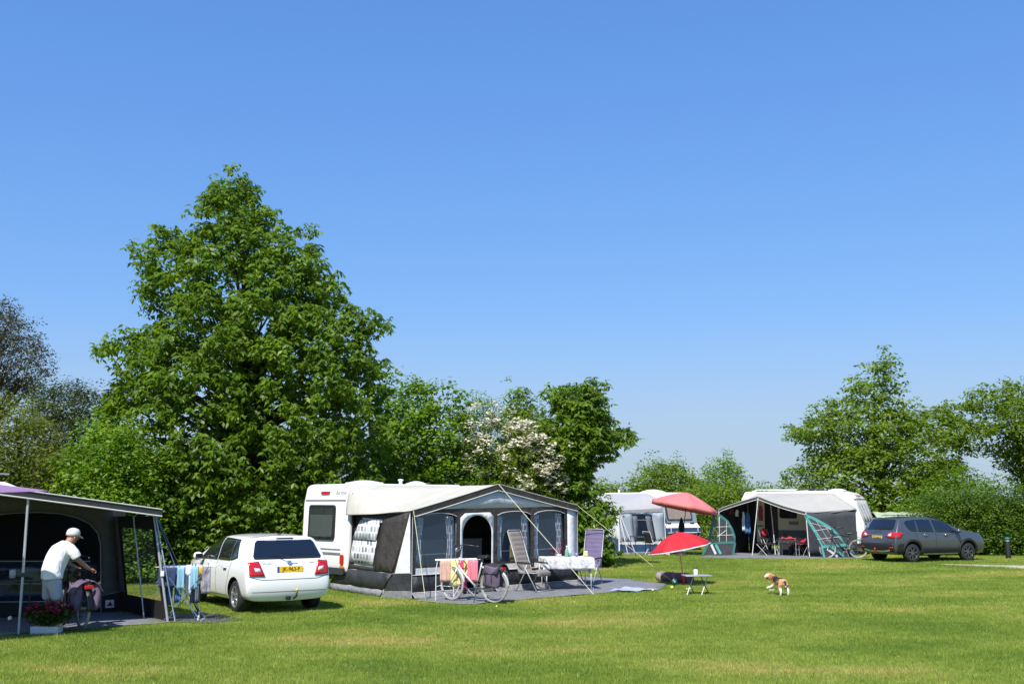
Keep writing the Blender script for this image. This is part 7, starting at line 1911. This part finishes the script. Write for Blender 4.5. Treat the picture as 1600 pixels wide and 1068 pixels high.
MB().box((EW / 2, -.03, .84), (EW + .02, .05, .30)).build("navy_band", M["navy_band"], cb, bevel=.01)
MB().box((EW + .012, 2.4, .84), (.02, 4.2, .30)).build("navy_band", M["navy_band"], cb)
MB().tube([(.1, -.10, .78), (EW - .1, -.10, .78)], .018, 6).build("rail", M["white_pole"], cb)
for x in (.25, EW - .25): MB().tube([(x, -.10, .50), (x, -.12, 1.05)], .016, 6).build("rail_post", M["white_pole"], cb)
MB().box((EW / 2, 2.4, .42), (EW - .3, 4.2, .08)).build("chassis", M["steel_dark"], cb)
for x in (.12, EW - .12): MB().lathe([(.18, -.09), (.31, -.09), (.325, -.05), (.325, .05), (.31, .09), (.18, .09)], 24, (x, 2.6, .325), Vector((1, 0, 0))).build("wheel", M["rubber"], cb, smooth=True)
for x in (.25, EW - .25):
    MB().box((x, .6, .2), (.05, .05, .42)).build("corner_steady", M["steel_dark"], cb)
MB().grid(lambda a, b: (.5 + a * .9, 1.6 + b * .9, 2.50 + .13 * math.sin(math.pi * a) ** .5 * math.sin(math.pi * b) ** .5), 10, 10).build("rooflight", M["caravan_white"], cb, smooth=True, thick=.01)
MB().tube([(.2, 3.6, 2.5), (.2, 3.6, 2.64)], .05, 10).build("roof_vent", M["caravan_white"], cb)
# the big faded parasol
pb_ = G(1064, 867.5); pt_ = AT(1074, 769, pb_.y)
parasol("large faded pink parasol in front of the small navy-banded caravan", pb_, pt_, 1.32, .52, 8, M["parasol_pink"], M["parasol_pink"], M["steel_dark"], (R(11), R(-1)), "base", drop=.17, prof=1.3)
# a folded dark cloth round the pole
pc = MB().lathe([(.03, 0), (.10, .06), (.13, .25), (.07, .45), (.02, .60)], 12).build("pole_cover", M["well"], None, smooth=True); pc.location = (pb_.x + .05, pb_.y, .88); tag(pc, "dark bag bunched round the faded parasol's pole", "bag")
mm("maroon_seat", (.12, .012, .02), .8)
# chairs, table, dog at the back
p_ = G(1001, 866)
tb4 = thing("camping_table", "thin dark side table standing before the blue-grey awning window", "table", (p_.x, p_.y, .0), R(20))
MB().box((0, 0, .72), (.72, .45, .03)).build("tabletop", M["steel_dark"], tb4)
for x in (-.33, .33):
    for y in (-.2, .2): MB().tube([(x, y, 0), (x, y, .72)], .014, 6).build("leg", M["steel_dark"], tb4)
for u, lb, yw, m_ in ((1022, "dark folding chair half hidden left of the red sunshade", 30, "chair_black"), (1052, "folding chair with white legs seen under the red sunshade", 100, "chair_black"), (1078, "folding chair at the back right of the red sunshade", 160, "maroon_seat")):
    p_ = G(u, 866.5); simple_chair(lb, (p_.x, p_.y, 0), R(yw), M[m_], M["white_pole"], .42, .42)
p_ = G(1024, 867.5)
d2 = thing("dog", "pale cream dog lying in shade under the distant chairs", "dog", (p_.x, p_.y, 0), R(20))
mm("dog_cream", (0.62, 0.48, 0.32), .8, var=.1)
skin("body", [(0, 0, .14, .11), (.22, 0, .16, .12), (.42, 0, .20, .11), (.50, 0, .30, .075), (.56, 0, .36, .075), (.66, 0, .34, .042), (.38, .10, .06, .04), (.58, .11, .03, .03), (.38, -.10, .06, .04), (.58, -.11, .03, .03), (-.02, .12, .07, .07), (.16, .15, .03, .03), (-.12, 0, .08, .03), (-.30, .05, .03, .02)],
     [(0, 1), (1, 2), (2, 3), (3, 4), (4, 5), (2, 6), (6, 7), (2, 8), (8, 9), (0, 10), (10, 11), (0, 12), (12, 13)], M["dog_cream"], d2, 2)
for s in (-1, 1): MB().grid(lambda a, b: (.55 + (a - .5) * .06, s * (.072 + .012 * b), .40 - .10 * b), 4, 4).build("ear", M["dog_cream"], d2, smooth=True, thick=.012)
